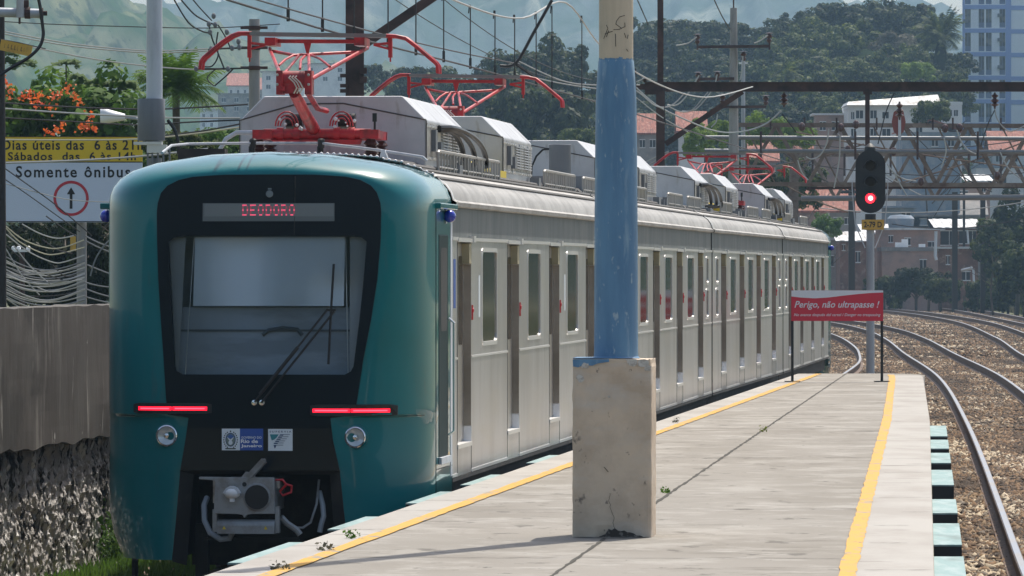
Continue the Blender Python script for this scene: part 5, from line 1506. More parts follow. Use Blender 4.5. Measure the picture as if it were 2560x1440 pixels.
# road sign on its post
Zs_ = 90
rs = empty('road_sign', P(203, 770, Zs_), 0, 'yellow and white bus lane road sign with red ring and arrow, behind the wall', 'road sign'); rs.location.z = -.2
def rx(x): return (x - 203) / F * Zs_
def rz(y): return CAMZ - (y - HOR) / F * Zs_ + .2
m = MB(); m.lathe([(.075, 0), (.07, rz(345))], (0, .1, 0), 'z', 14); m.build('sign_post', MT['pole_conc'], rs, smooth=True)
m = MB(); m.box(rx(4), rx(356), -.02, .02, rz(405), rz(341)); sy = m.build('yellow_panel', MT['sign_yellow'], rs)
m = MB(); m.box(rx(5), rx(356), -.024, .016, rz(556), rz(406.5)); sw = m.build('white_panel', MT['sign_white'], rs)
m = MB()
for y, h in ((341, 1.5), (404, 2.2), (553, 2.2)): m.box(rx(4), rx(356), -.03, -.025, rz(y + h), rz(y))
m.build('panel_border', MT['ink'], rs)
text('lettering', 'Dias úteis das  6 às 21h', rx(357) - rx(6), rz(349) - rz(375), MT['ink'], sy, ((rx(6) + rx(357)) / 2, -.0225, (rz(349) + rz(375)) / 2), bold=.02, space=1.15)
text('lettering', 'Sábados  das  6 às 14h', rx(340) - rx(20), rz(380) - rz(401), MT['ink'], sy, ((rx(20) + rx(340)) / 2, -.0225, (rz(380) + rz(401)) / 2), bold=.02, space=1.15)
text('lettering', 'Somente ônibus', rx(326) - rx(40), rz(415) - rz(444), MT['ink'], sw, ((rx(40) + rx(326)) / 2, -.0265, (rz(415) + rz(444)) / 2), bold=.02, space=1.2)
cxr, czr = rx(178), rz(496)
m = MB(); n = 40; vs = []
for k in range(n): t = 2 * pi * k / n; vs += [(cxr + .255 * cos(t), -.0275, czr + .255 * sin(t)), (cxr + .215 * cos(t), -.0275, czr + .215 * sin(t))]
m.add(vs, [(2 * k, 2 * k + 1, (2 * k + 3) % (2 * n), (2 * k + 2) % (2 * n)) for k in range(n)]); m.build('ring', MT['sign_red'], sw)
m = MB(); m.poly([(cxr - .02, -.0275, czr - .15), (cxr + .02, -.0275, czr - .15), (cxr + .02, -.0275, czr + .06), (cxr - .02, -.0275, czr + .06)]); m.poly([(cxr - .06, -.0275, czr + .06), (cxr + .06, -.0275, czr + .06), (cxr, -.0275, czr + .16)]); m.build('arrow', MT['ink'], sw)
# yellow tag on the concrete post
m = MB(); m.box(-.04, .04, -.01, .01, -.11, .11); m.build('tag_plate', MT['plate_yellow'], rs).location = (rx(184), -.1, rz(608))
# dark timber pole at the left edge
o = lathe_pole('timber_pole', 2, -40, 760, 78, .045, .09, 'wood', 'dark tarred timber pole at the left border of the photo', 'pole', base=0)
# second little pole and insulator box behind the cables
o = lathe_pole('small_post', 55, 628, 770, 96, .04, .045, 'rust', 'short brown post with white fittings behind the cable tangle', 'post', base=0)
m = MB(); m.box(-.15, .12, -.05, .05, 0, .04)
for x in (-.13, -.05, .1): m.ball((x, 0, .06), .035, 8, 6)
m.build('insulator', MT['white'], o).location = (0, 0, P(55, 630, 96).z)
# arm with clamps and hose at the top left
o = empty('cantilever_arm', P(40, 30, 62), 0, 'grey horizontal cantilever tube with rusty clamps in the upper left corner', 'cantilever arm')
k_ = 62 / F
m = MB(); m.tube([(-60 * k_, 0, 0), (62 * k_, 0, -4 * k_)], 12 * k_, 14); m.build('arm_tube', MT['post_grey'], o, smooth=True)
m = MB(); m.box(2 * k_, 20 * k_, -14 * k_, 14 * k_, -14 * k_, 50 * k_); m.build('bracket', MT['ac'], o)
m = MB(); m.tube([(22 * k_, 0, -2 * k_), (36 * k_, 0, -2 * k_)], 15 * k_, 12); m.tube([(60 * k_, 0, -4 * k_), (68 * k_, 0, -4 * k_)], 15 * k_, 12); m.tube([(68 * k_, 0, -3 * k_), (78 * k_, 0, -3 * k_)], 6 * k_, 8); m.box(20 * k_, 32 * k_, -4 * k_, 4 * k_, 10 * k_, 30 * k_); m.tube([(9 * k_, 0, -14 * k_), (9 * k_, 0, -30 * k_)], 3 * k_, 6); m.split('clamp', MT['rust'], o)
cable(through(pxs([(92, -20, 61.5), (100, 15, 61.5), (106, 60, 61.5), (108, 90, 61.5), (98, 118, 61.5), (70, 145, 61.5), (30, 168, 61.5), (-10, 195, 61.5)], 61.5)), .017, 'hose', 'thick black hose curving down from the cantilever arm at upper left', name='hose', cat='hose')
o = empty('wire_tag', P(40, 120, 64), 0, 'tilted yellow number plate hanging on a wire in the upper left corner', 'number plate')
o.rotation_euler = (0, radians(12), 0)
m = MB(); m.box(-.165, .165, -.008, .008, -.055, .055); pl = m.build('plate', MT['plate_yellow'], o)
m = MB()
for k, (w, h) in enumerate(((.006, .045), (.016, .04), (.02, .05), (.018, .05), (.007, .05), (.02, .045), (.006, .04))):
    x = -.12 + .034 * k; m.box(x, x + w * .45, -.0095, -.0085, -h / 2, h / 2); m.box(x + w * .45, x + w, -.0095, -.0085, -h / 2, -h / 2 + .012)
m.build('faded_marks', mk('faded print', (.22, .14, .05), .7), pl)
m = MB(); m.tube([(-.3, 0, .05), (.0, 0, .06), (.3, 0, .055)], .006, 5); m.build('hanger', MT['wire_dark'], o)

# brown H column left of the train with its brace
def hcol(m, x, y, z0, z1, w, d):
    m.box(x - w / 2, x + w / 2, y - d / 2, y - d / 2 + .03, z0, z1); m.box(x - w / 2, x + w / 2, y + d / 2 - .03, y + d / 2, z0, z1); m.box(x - .02, x + .02, y - d / 2 + .03, y + d / 2 - .03, z0, z1)
Zc = 104
b = P(887, 700, Zc)
o = empty('steel_column', (b.x, Zc, -.2), 0, 'thick dark brown steel column behind the first white roof box, with a slanting brace', 'steel column')
m = MB(); hcol(m, 0, 0, 0, 9, .30, .30); m.build('column', MT['rust'], o)
m = MB(); p0 = P(900, 118, Zc); p1 = P(1090, -12, Zc); of = Vector(o.location)
m.beam(p0 - of, p1 - of, .13, .15); m.build('brace', MT['rust'], o)
m = MB()
for y in (178, 200): p = P(900, y, Zc) - of; m.box(p.x, p.x + .12, -.25, -.16, p.z - .05, p.z + .05)
for y in (190, 215, 228): p = P(872, y, Zc) - of; m.box(p.x - .14, p.x - .02, -.22, -.16, p.z - .03, p.z + .03)
m.split('bracket', MT['rust'], o)
# concrete utility pole left of it, with cable gear
Zu = 92
o = lathe_pole('utility_pole', 636, 48, 640, Zu, .078, .10, 'pole_conc', 'round concrete utility pole seen behind the left horn of the first pantograph', 'utility pole', base=0)
of = Vector(o.location)
m = MB()
for pts, r in (([(430, -10), (470, 55), (505, 78), (525, 82)], .012), ([(445, -10), (485, 35), (520, 55), (540, 62)], .012), ([(475, -10), (500, 20), (530, 52)], .010), ([(522, 60), (530, 95), (540, 120), (560, 170)], .012), ([(545, 62), (565, 95), (575, 118)], .010), ([(545, 80), (541, 110), (545, 140), (530, 165), (505, 166)], .011), ([(520, 125), (545, 122), (590, 120), (622, 118)], .014), ([(490, 172), (540, 172), (600, 171), (622, 170)], .013), ([(583, 172), (565, 190), (536, 215)], .012), ([(540, 172), (518, 195), (535, 215)], .010)):
    m.tube([q - of for q in through(pxs(pts, Zu - .4))], r, 5)
m.build('line_wires', MT['wire_dark'], o)
m = MB()
for x, y in ((522, 60), (525, 80), (538, 62), (534, 40), (528, 122), (567, 80), (598, 118), (570, 172), (490, 172), (596, 104), (580, 120)):
    p = P(x, y, Zu - .45) - of; m.ball(p, .035, 7, 5, 1.3)
m.split('insulator', MT['can_grey'], o)
m = MB()
for y in (70, 120, 170): p = P(636, y, Zu) - of; m.lathe([(.088, -.03), (.088, .03)], (0, 0, p.z), 'z', 12); m.box(-.2, .2, -.12, -.08, p.z - .02, p.z + .02)
m.split('clamp_band', MT['rust'], o)

# brown portal gantry over the tracks
Zg = 150
g0 = P(1651, 700, Zg)
o = empty('portal_gantry', (g0.x, Zg, -.2), 0, 'dark brown steel portal gantry with a long horizontal beam crossing above the signal', 'gantry')
of = Vector(o.location)
def gp(x, y, dz=0): return P(x, y, Zg + dz) - of
m = MB(); zb0 = gp(0, 229).z; zb1 = gp(0, 205).z
hcol(m, 0, 0, 0, zb0, .20, .24); m.build('post', MT['rust'], o)
m = MB(); hcol(m, 0, 0, zb1, zb1 + 5, .14, .2); m.build('post_extension', MT['rust'], o)
m = MB(); xR = gp(2900, 0).x
hcol(m, xR, 0, 0, zb0, .2, .24); m.build('post', MT['rust'], o)
m = MB(); x0 = gp(1612, 0).x
m.box(x0, xR + .3, -.11, .11, zb0, zb0 + .022); m.box(x0, xR + .3, -.11, .11, zb1 - .022, zb1); m.box(x0, xR + .3, -.035, .035, zb0 + .022, zb1 - .022); m.build('beam', MT['rust'], o)
m = MB(); m.box(gp(1560, 0).x, x0, -.06, .06, gp(0, 224).z, gp(0, 210).z); m.box(gp(1612, 0).x, gp(1640, 0).x, -.1, .1, gp(0, 236).z, zb0); m.build('beam_end', MT['rust'], o)
m = MB(); m.beam(gp(1664, 360), gp(1856, 229), .1, .13); m.build('brace', MT['rust'], o)
m = MB(); m.box(gp(2163, 0).x, gp(2174, 0).x, -.05, .05, gp(0, 372).z, zb0); m.box(gp(2158, 0).x, gp(2180, 0).x, -.06, .06, gp(0, 236).z, zb0); m.build('drop_post', MT['rust'], o)
for x, ya, yb in ((1960, 231, 268), (2487, 231, 272), (1612, 192, 206), (2249, 254, 300)):
    m = MB(); p = gp(x, ya); q = gp(x, yb); L_ = p.z - q.z
    m.lathe([(.02, 0), (.03, -.1 * L_), (.09, -.2 * L_), (.035, -.35 * L_), (.11, -.5 * L_), (.035, -.65 * L_), (.11, -.75 * L_), (.03, -.85 * L_), (.02, -L_)], (p.x, 0, p.z), 'z', 10); m.build('insulator', MT['insul'], o)
for pts, lb in (([(2487, 272), (2492, 295), (2508, 318), (2530, 328), (2570, 310)], 'pale jumper loop hanging from the right end of the brown beam before the tower'), ([(2487, 275), (2470, 310), (2452, 365)], 'thin dark wire slanting down left from the right insulator before the tower'), ([(1955, 285), (1975, 310), (1990, 330)], 'short dark wire below the insulator in the middle of the brown beam'), ([(2236, 232), (2215, 280), (2195, 360)], 'dark wire slanting down from the brown beam beside the signal'),
                ([(1612, 195), (1590, 205), (1570, 212)], 'tiny pale wire at the left tip of the brown beam')):
    cable(through(pxs(pts, Zg - .3)), .014, 'wire_light' if 'pale' in lb else 'wire_dark', lb)

# rusty lattice gantry
Zt = 225
t0 = P(1838, 760, Zt)
o = empty('lattice_gantry', (t0.x, Zt, -.2), 0, 'light rusty lattice truss gantry stretching right from the concrete pole behind the signal', 'lattice gantry')
of = Vector(o.location)
def tp(x, y, d=0): return Vector((P(x, y, Zt).x - of.x, d, P(x, y, Zt).z - of.z))
yt, yb = 312, 460
for d in (-.35, .35):
    m = MB(); a, b = tp(1846, yt, d), tp(2900, yt + 4, d); m.beam(a, b, .1, .14); a, b = tp(1846, yb, d), tp(2900, yb + 4, d); m.beam(a, b, .1, .14)
    m.build('chord', MT['truss'], o)
    m = MB(); xs_ = [1860 + 80 * k for k in range(14)]
    for k, (xa, xb) in enumerate(zip(xs_, xs_[1:])):
        if k % 2: m.beam(tp(xa, yt, d), tp(xb, yb, d), .05, .11)
        else: m.beam(tp(xa, yb, d), tp(xb, yt, d), .05, .11)
    m.build('lattice', MT['truss'], o)
m = MB()
for x in range(1860, 2900, 80): m.beam(tp(x, yt, -.35), tp(x, yt, .35), .06, .06); m.beam(tp(x, yb, -.35), tp(x, yb, .35), .06, .06); m.beam(tp(x, yt, -.35), tp(x + 80, yb, .35), .04, .04)
m.build('cross_brace', MT['truss'], o)
m = MB()
for y in (345, 378): m.tube([tp(1760, y, -.8), tp(2600, y + 3, -.8)], .075, 8)
m.tube([tp(2000, 497, -.9), tp(2900, 492, -.9)], .1, 8); m.build('cable_duct', MT['tube'], o)
m = MB(); m.beam(tp(2020, 470, .6), tp(2600, 466, .6), .1, .1)
for x in (1925, 2010, 2090, 2190, 2330, 2380, 2500):
    m.box(tp(x, 0).x - .03, tp(x, 0).x + .03, -.45, -.38, tp(x, 325).z, tp(x, 295).z)
for x in (1900, 2135, 2290, 2440): m.tube([tp(x, 330, -.85), tp(x, 400, -.85)], .045, 6)
m.split('bracket', MT['rust'], o)
for x, y in ((2100, 320), (2360, 322), (2138, 312), (2396, 320), (2003, 318), (2118, 375), (2232, 380), (2490, 440), (2300, 455)):
    m = MB(); p = tp(x, y, -.55); m.ball(p, .13, 8, 6, 1.25); m.build('insulator', MT['insul'], o)
o = empty('steel_upright', P(2249, 700, 222), 0, 'short pale upright with a red roundel board fixed to the top of the lattice gantry', 'upright'); of2 = Vector(o.location); of2.z = -.2; o.location.z = -.2
m = MB(); p = P(2249, 262, 222) - of2; m.box(-.05, .05, -.05, .05, P(2249, 350, 222).z - of2.z, p.z); m.build('shaft', MT['post_white'], o)
m = MB(); p = P(2247, 305, 222) - of2; m.prism([(p.x + .25 * cos(t), p.z + .5 * sin(t)) for t in np.linspace(0, 2 * pi, 8, endpoint=False)], .06, .09); m.build('board', mk('faded red board', (.25, .06, .045), .7), o)
for pts, lb in (([(2072, 322), (2066, 360), (2050, 388), (2030, 398), (2015, 392)], 'pale jumper loop left of the signal head'), ([(1994, 400), (2004, 430), (2020, 450)], 'short pale jumper under the lattice, farthest left'), ([(2392, 325), (2402, 352), (2420, 375), (2440, 385)], 'pale jumper loop hanging in front of the tower foot'), ([(2218, 410), (2235, 432), (2262, 448), (2290, 452)], 'pale jumper under the lattice right of the signal head'),
                ([(2100, 340), (2098, 400), (2085, 470)], 'long pale drop wire left of the signal head'), ([(2360, 345), (2365, 380), (2352, 420)], 'pale drop wire below the lattice near the blue house'), ([(2500, 380), (2520, 420), (2550, 445)], 'pale jumper at the right border under the lattice'), ([(2235, 430), (2250, 460), (2268, 490)], 'short bright wire end right of the signal')):
    cable(through(pxs(pts, Zt - 1.2)), .026, 'wire_light', lb)
for k, (a, b, lb) in enumerate((((1990, 330), (2560, 420), 'dark span wire falling right across the lattice'), ((1900, 420), (2160, 360), 'dark span wire rising towards the signal head'), ((1950, 455), (2120, 530), 'dark brace wire below the lattice left of the signal'), ((2200, 470), (2560, 355), 'dark span wire rising right behind the signal'))):
    cable(sag(P(*a, Zt + 1.2), P(*b, Zt + 1.2), .1), .028, 'truss', lb)
# second, farther lattice gantry
Zq = 300
t0 = P(1985, 760, Zq)
o = empty('lattice_gantry', (t0.x, Zq, -.2), 0, 'second rusty lattice gantry, lower and farther away, behind the signal head', 'lattice gantry')
of = Vector(o.location)
def qp(x, y, d=0): return Vector((P(x, y, Zq).x - of.x, d, P(x, y, Zq).z - of.z))
for d in (-.4, .4):
    m = MB(); m.beam(qp(1960, 388, d), qp(2760, 384, d), .12, .16); m.beam(qp(1960, 497, d), qp(2760, 493, d), .12, .16); m.split('chord', MT['truss'], o)
    m = MB(); xs_ = [1965 + 62 * k for k in range(13)]
    for k, (xa, xb) in enumerate(zip(xs_, xs_[1:])): m.beam(qp(xa, 388 if k % 2 else 497, d), qp(xb, 497 if k % 2 else 388, d), .06, .12)
    m.build('lattice', MT['truss'], o)
m = MB(); m.box(-.2, .2, -.4, .4, 0, qp(0, 384).z); m.build('leg', MT['truss'], o)
m = MB()
for x in (2030, 2110, 2225, 2310, 2420, 2500): m.box(qp(x, 0).x - .05, qp(x, 0).x + .05, -.5, -.42, qp(x, 440).z, qp(x, 372).z)
m.split('hanger', MT['rust'], o)
for k, (a, b, mt) in enumerate((((2010, 360), (2560, 350), 'wire_dark'), ((1990, 405), (2560, 432), 'wire_dark'), ((2050, 520), (2560, 505), 'wire_light'), ((2230, 560), (2560, 545), 'wire_dark'), ((2090, 330), (2330, 500), 'wire_light'), ((2270, 320), (2480, 480), 'wire_dark'), ((2440, 330), (2240, 470), 'wire_dark'), ((1900, 330), (2130, 480), 'wire_dark'))):
    cable(sag(P(*a, Zq - 2), P(*b, Zq - 2), .35), .024, mt, 'thin wire in the tangle between the two lattice gantries', 'wires between the lattice gantries')
# concrete pole carrying the lattice gantry
o = lathe_pole('concrete_pole', 1834, 20, 700, 222, .12, .26, 'pole_conc', 'tall tapering concrete pole with brown crossarms at the left end of the lattice gantry', 'utility pole', base=-.2)
of = Vector(o.location)
def up_(x, y, d=0): return P(x, y, 222) - of + Vector((0, d, 0))
m = MB(); m.beam(up_(1742, 118, -.2), up_(1924, 116, -.2), .1, .1); m.beam(up_(1745, 198, -.2), up_(1835, 197, -.2), .1, .1); m.beam(up_(1800, 268, -.2), up_(1915, 267, -.2), .1, .09); m.box(up_(1741, 0).x, up_(1745, 0).x, -.24, -.16, up_(0, 125).z, up_(0, 95).z); m.box(up_(1921, 0).x, up_(1925, 0).x, -.24, -.16, up_(0, 125).z, up_(0, 95).z)
m.split('crossarm', MT['rust'], o)
for x, y in ((1743, 95), (1922, 92), (1858, 138), (1806, 245), (1914, 248), (1745, 190), (1793, 188)):
    m = MB(); p = up_(x, y, -.2); m.lathe([(.05, -.22), (.1, -.12), (.06, -.06), (.12, .03), (.05, .1), (.16, .12), (.03, .14)], p, 'z', 10); m.build('insulator', MT['insul'], o)
m = MB(); p = up_(1834, 20); m.tube([p, p + Vector((0, 0, .5))], .03, 6); m.build('tip', MT['rust'], o)
o = lathe_pole('steel_mast', 1858, 140, 700, 226, .07, .085, 'post_grey', 'slim grey mast with a white stay just right of the tapering concrete pole', 'mast', base=-.2)
m = MB(); p = P(1858, 160, 226) - Vector(o.location); m.box(-.16, .16, -.04, .04, p.z, p.z + .06); m.build('crossbar', MT['white'], o)
for pts, lb in (([(1742, 92), (1720, 108), (1690, 114)], 'pale tie wire at the left insulator of the concrete pole'), ([(1920, 88), (1900, 102), (1885, 108)], 'pale tie wire at the right insulator of the concrete pole'), ([(1857, 140), (1856, 170), (1850, 200)], 'pale stay beside the slim grey mast'), ([(1748, 188), (1738, 205), (1712, 245), (1690, 263), (1668, 262)], 'pale loop ending on the short lower crossarm'), ([(1793, 186), (1785, 215), (1762, 250), (1735, 275), (1705, 278)], 'second pale loop ending on the short lower crossarm'), ([(1794, 285), (1790, 305), (1778, 318)], 'small pale wire curl under the lowest crossarm')):
    cable(through(pxs(pts, 221)), .024, 'wire_light', lb)
cable(sag(P(1585, -20, 200), P(1620, 60, 222), .0), .02, 'wire_dark', 'dark wire dropping from the sky just right of the pillar top')
cable(sag(P(1778, -20, 200), P(1825, 72, 222), .1), .02, 'wire_dark', 'dark wire dropping from the sky to the tapering concrete pole')
# dark steel poles by the houses
for i, (x, yt_, yb_, Z, r, lb) in enumerate(((2129, 470, 728, 400, .20, 'dark steel post left of the signal, in front of the brick houses'), (2387, 480, 765, 440, .19, 'dark steel post in the middle of the brick houses'), (2457, 485, 768, 430, .17, 'black steel post at the edge of the big tree on the right'), (2410, 455, 560, 470, .09, 'thin dark pole behind the corrugated roofs'))):
    b = P(x, yb_, Z); t = P(x, yt_, Z)
    o = empty('steel_post', (b.x, Z, -.2), 0, lb, 'steel post')
    m = MB(); m.box(-r, r, -r, r, 0, t.z + .2); m.build('shaft', MT['wood'], o)
    m = MB(); z = t.z + .2; m.box(-r - .5, r + .5, -.1, .1, z - .35, z - .15); m.build('crossarm', MT['wood'], o)
cable(sag(P(2455, 625, 428), P(2640, 640, 428), .5), .03, 'wire_light', 'pale wire sagging from the black post across the big tree at right')
# yellow equipment board far right under lattice
# ================================================================== FOLIAGE
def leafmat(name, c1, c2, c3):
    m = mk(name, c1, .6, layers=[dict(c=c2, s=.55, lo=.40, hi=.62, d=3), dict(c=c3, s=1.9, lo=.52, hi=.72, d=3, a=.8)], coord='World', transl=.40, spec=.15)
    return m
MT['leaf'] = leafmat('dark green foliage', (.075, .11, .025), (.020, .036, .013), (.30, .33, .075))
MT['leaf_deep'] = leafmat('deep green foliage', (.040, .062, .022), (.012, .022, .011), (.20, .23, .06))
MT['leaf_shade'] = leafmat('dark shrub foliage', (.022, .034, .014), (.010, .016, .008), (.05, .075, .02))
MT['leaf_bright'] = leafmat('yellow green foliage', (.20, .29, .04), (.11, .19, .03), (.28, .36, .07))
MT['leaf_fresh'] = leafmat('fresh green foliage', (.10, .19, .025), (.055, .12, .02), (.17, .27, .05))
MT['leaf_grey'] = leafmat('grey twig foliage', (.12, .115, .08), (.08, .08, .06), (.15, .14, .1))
MT['flower'] = mk('orange red blossom', (.85, .20, .03), .6, transl=.3, layers=[dict(c=(.75, .10, .02), s=5, lo=.45, hi=.6)])
MT['bark'] = mk('bark', (.10, .08, .06), .9, layers=[dict(c=(.05, .04, .03), s=(6, 6, 1.2), lo=.45, hi=.6)])

def leaf_quads(rng, c, nrm, size, aspect=.6):
    n = len(c)
    a = rng.normal(size=(n, 3)); a -= nrm * (a * nrm).sum(1, keepdims=True); a /= np.linalg.norm(a, axis=1, keepdims=True) + 1e-9
    b = np.cross(nrm, a); s = size[:, None]
    v = np.stack([c - a * s, c - b * s * aspect, c + a * s, c + b * s * aspect], 1)
    return v.reshape(-1, 3), np.arange(n * 4).reshape(-1, 4)
def crown_mesh(name, seed, nclump=46, per=120, leaf=.055, flat=.8, spread=.30, hollow=.45, lowcut=-.55):
    rng = np.random.default_rng(seed)
    d = rng.normal(size=(nclump * 4, 3)); d /= np.linalg.norm(d, axis=1, keepdims=True); d = d[d[:, 2] > lowcut][:nclump]
    r = rng.uniform(hollow, .92, len(d)) ** .6
    # uneven outline: lobes
    lob = 1 + .16 * np.sin(3 * np.arctan2(d[:, 1], d[:, 0]) + rng.uniform(0, 6)) + rng.normal(0, .09, len(d))
    C = d * (r * lob)[:, None] * np.array([1, 1, flat])
    V = []; Q = []; k = 0
    for c in C:
        cr = spread * rng.uniform(.6, 1.25); n = int(per * rng.uniform(.6, 1.4))
        e = rng.normal(size=(n, 3)); e /= np.linalg.norm(e, axis=1, keepdims=True)
        rad = rng.uniform(.35, 1.0, n) ** .5 * cr
        p = c + e * rad[:, None] * np.array([1, 1, .75])
        nr = e * 1.0 + rng.normal(size=(n, 3)) * .36 + np.array([0, 0, .30]); nr /= np.linalg.norm(nr, axis=1, keepdims=True)
        v, q = leaf_quads(rng, p, nr, leaf * rng.uniform(.6, 1.35, n)); V.append(v); Q.append(q + k); k += len(v)
    o = np_mesh(name, np.concatenate(V), np.concatenate(Q), None)
    me = o.data; bpy.data.objects.remove(o); return me
CR = [crown_mesh('crown', 10 + i, 60, 130, .062, (.85, .7, .95, .62)[i], .27, .4) for i in range(4)]
CRs = [crown_mesh('crown', 50 + i, 26, 60, .10, .8, .32, .4) for i in range(2)]      # loose shrubs
def matted(me, mat, _c={}):
    k = (me.name, mat)
    if k not in _c:
        c = me.copy(); c.materials.clear(); c.materials.append(MT[mat]); _c[k] = c
    return _c[k]
def trunk_mesh(seed, h, r):
    rg = random.Random(seed); m = MB()
    m.tube(through([Vector((0, 0, -.5)), Vector((rg.uniform(-.04, .04) * h, 0, h * .35)), Vector((rg.uniform(-.06, .06) * h, 0, h * .75))], 4), [r * 1.3] + [r * (1 - .5 * k / 8) for k in range(8)], 8)
    for k in range(6):
        a = rg.uniform(0, 6.28); z = h * rg.uniform(.3, .6); l = h * rg.uniform(.25, .42)
        m.tube([(0, 0, z), (cos(a) * l * .5, sin(a) * l * .5, z + l * .45), (cos(a) * l, sin(a) * l, z + l * .75)], [r * .5, r * .35, r * .12], 6)
    return m
_tr = {}
def tree(px, ytop, ybase, Z, rpx, label, mat='leaf', var=0, group=None, cat='tree', name='tree', zbase=None, stretch=1.0, crown_h=None):
    """tree whose crown tops out at row ytop, trunk foot at ybase (or zbase)"""
    b = P(px, ybase, Z)
    if zbase is not None: b.z = zbase
    t = P(px, ytop, Z).z; R = rpx / F * Z
    o = empty(name, b, 0, label, cat, group)
    me = matted((CR + CRs)[var], mat)
    c = bpy.data.objects.new('crown', me); COL.objects.link(c); c.parent = o
    H = t - b.z; fl = (.85, .7, .95, .62, .8, .8)[var]
    rz_ = crown_h / F * Z / 2 if crown_h else R * fl * stretch
    c.scale = (R, R, rz_ / fl); c.location = (0, 0, H - rz_ * .98); c.rotation_euler = (0, 0, random.uniform(0, 6.28))
    m = trunk_mesh(int(px), max(.6, H - rz_ * .6), max(.05, R * .06)); m.build('trunk', MT['bark'], o, smooth=True)
    return o

def palm(px, ycrown, ybase, Z, rpx, label, skirt=False, n=34, zbase=None, upright=.0, mat='leaf', seed=1):
    rng = np.random.default_rng(seed)
    b = P(px, ybase, Z)
    if zbase is not None: b.z = zbase
    t = P(px, ycrown, Z).z; R = rpx / F * Z; H = t - b.z
    o = empty('palm_tree', b, 0, label, 'palm tree')
    m = MB(); m.tube([(0, 0, -.3), (R * .03, 0, H * .5), (0, 0, H)], [R * .10, R * .075, R * .07], 10); m.build('trunk', MT['bark'], o, smooth=True)
    V = []; Q = []; k = 0
    for f in range(n):
        a = rng.uniform(0, 6.283); el = rng.uniform(-.35 + upright, 1.35); L = R * rng.uniform(.8, 1.1)
        steps = 26; p = np.array([0, 0, H]); d0 = np.array([cos(a) * cos(el), sin(a) * cos(el), sin(el)]); side = np.array([-sin(a), cos(a), 0])
        for s in range(steps):
            u = s / steps; d = d0 - np.array([0, 0, 1.3 * u * u * (1.1 - .6 * sin(el))]); d /= np.linalg.norm(d)
            p = p + d * L / steps
            w = L * .30 * sin(pi * min(1, .12 + u * .9)) * (1.0 if u > .1 else .3)
            for sd_ in (-1, 1):
                tip = p + side * sd_ * w * .8 + d * w * .55 - np.array([0, 0, w * rng.uniform(.25, .7)])
                wd = d * L / steps * .42
                V += [p - wd, p + wd, tip + wd * .3, tip - wd * .3]; Q.append([k, k + 1, k + 2, k + 3]); k += 4
    np_mesh('fronds', np.array(V), np.array(Q), MT[mat], o)
    if skirt:
        V = []; Q = []; k = 0
        for f in range(900):
            a = rng.uniform(0, 6.283); z = H - R * rng.uniform(.05, 1.55); r = R * (.10 + .28 * max(0, (H - z) / (1.6 * R)) * rng.uniform(.6, 1.1)); l = R * rng.uniform(.2, .4)
            c = np.array([cos(a) * r, sin(a) * r, z]); sdv = np.array([-sin(a), cos(a), 0]) * R * .02; dn = np.array([cos(a) * .12, sin(a) * .12, -1]) * l
            V += [c - sdv, c + sdv, c + sdv * .4 + dn, c - sdv * .4 + dn]; Q.append([k, k + 1, k + 2, k + 3]); k += 4
        np_mesh('dead_skirt', np.array(V), np.array(Q), MT['leaf_deep'], o)
    return o

def tufts(name, n, fx, mat, hmin, hmax, w, seed, kind='stuff', label=None):
    rng = np.random.default_rng(seed); V = []; Q = []; k = 0
    for i in range(n):
        x, y, z = fx(rng); a = rng.uniform(0, 6.283); h = rng.uniform(hmin, hmax); s = np.array([cos(a), sin(a), 0]) * w * rng.uniform(.6, 1.3)
        c = np.array([x, y, z]); lean = np.array([rng.normal() * .35, rng.normal() * .35, 1]) * h
        V += [c - s, c + s, c + s * .5 + lean * .6, c + lean]; Q.append([k, k + 1, k + 2, k + 3]); k += 4
    o = np_mesh(name, np.array(V), np.array(Q), MT[mat]); return tag(o, kind=kind)
tufts('grass', 5200, lambda r: ((lambda Z: (r.uniform(WX(Z) + .05, WX(Z) + 1.5), Z, -.2))(r.uniform(54, 66))), 'leaf_fresh', .05, .15, .012, 1)
tufts('grass', 14000, lambda r: ((lambda Z: (interp([(a, b + 3.0) for a, b in T3], Z) + r.uniform(0, 26), Z, -.2))(r.uniform(250, 560))), 'leaf', .25, .9, .10, 2)
tufts('dry_grass', 5000, lambda r: ((lambda Z: (interp([(a, b + 2.8) for a, b in T3], Z) + r.uniform(0, 9), Z, -.2))(r.uniform(250, 560))), 'leaf_grey', .25, .8, .08, 3)
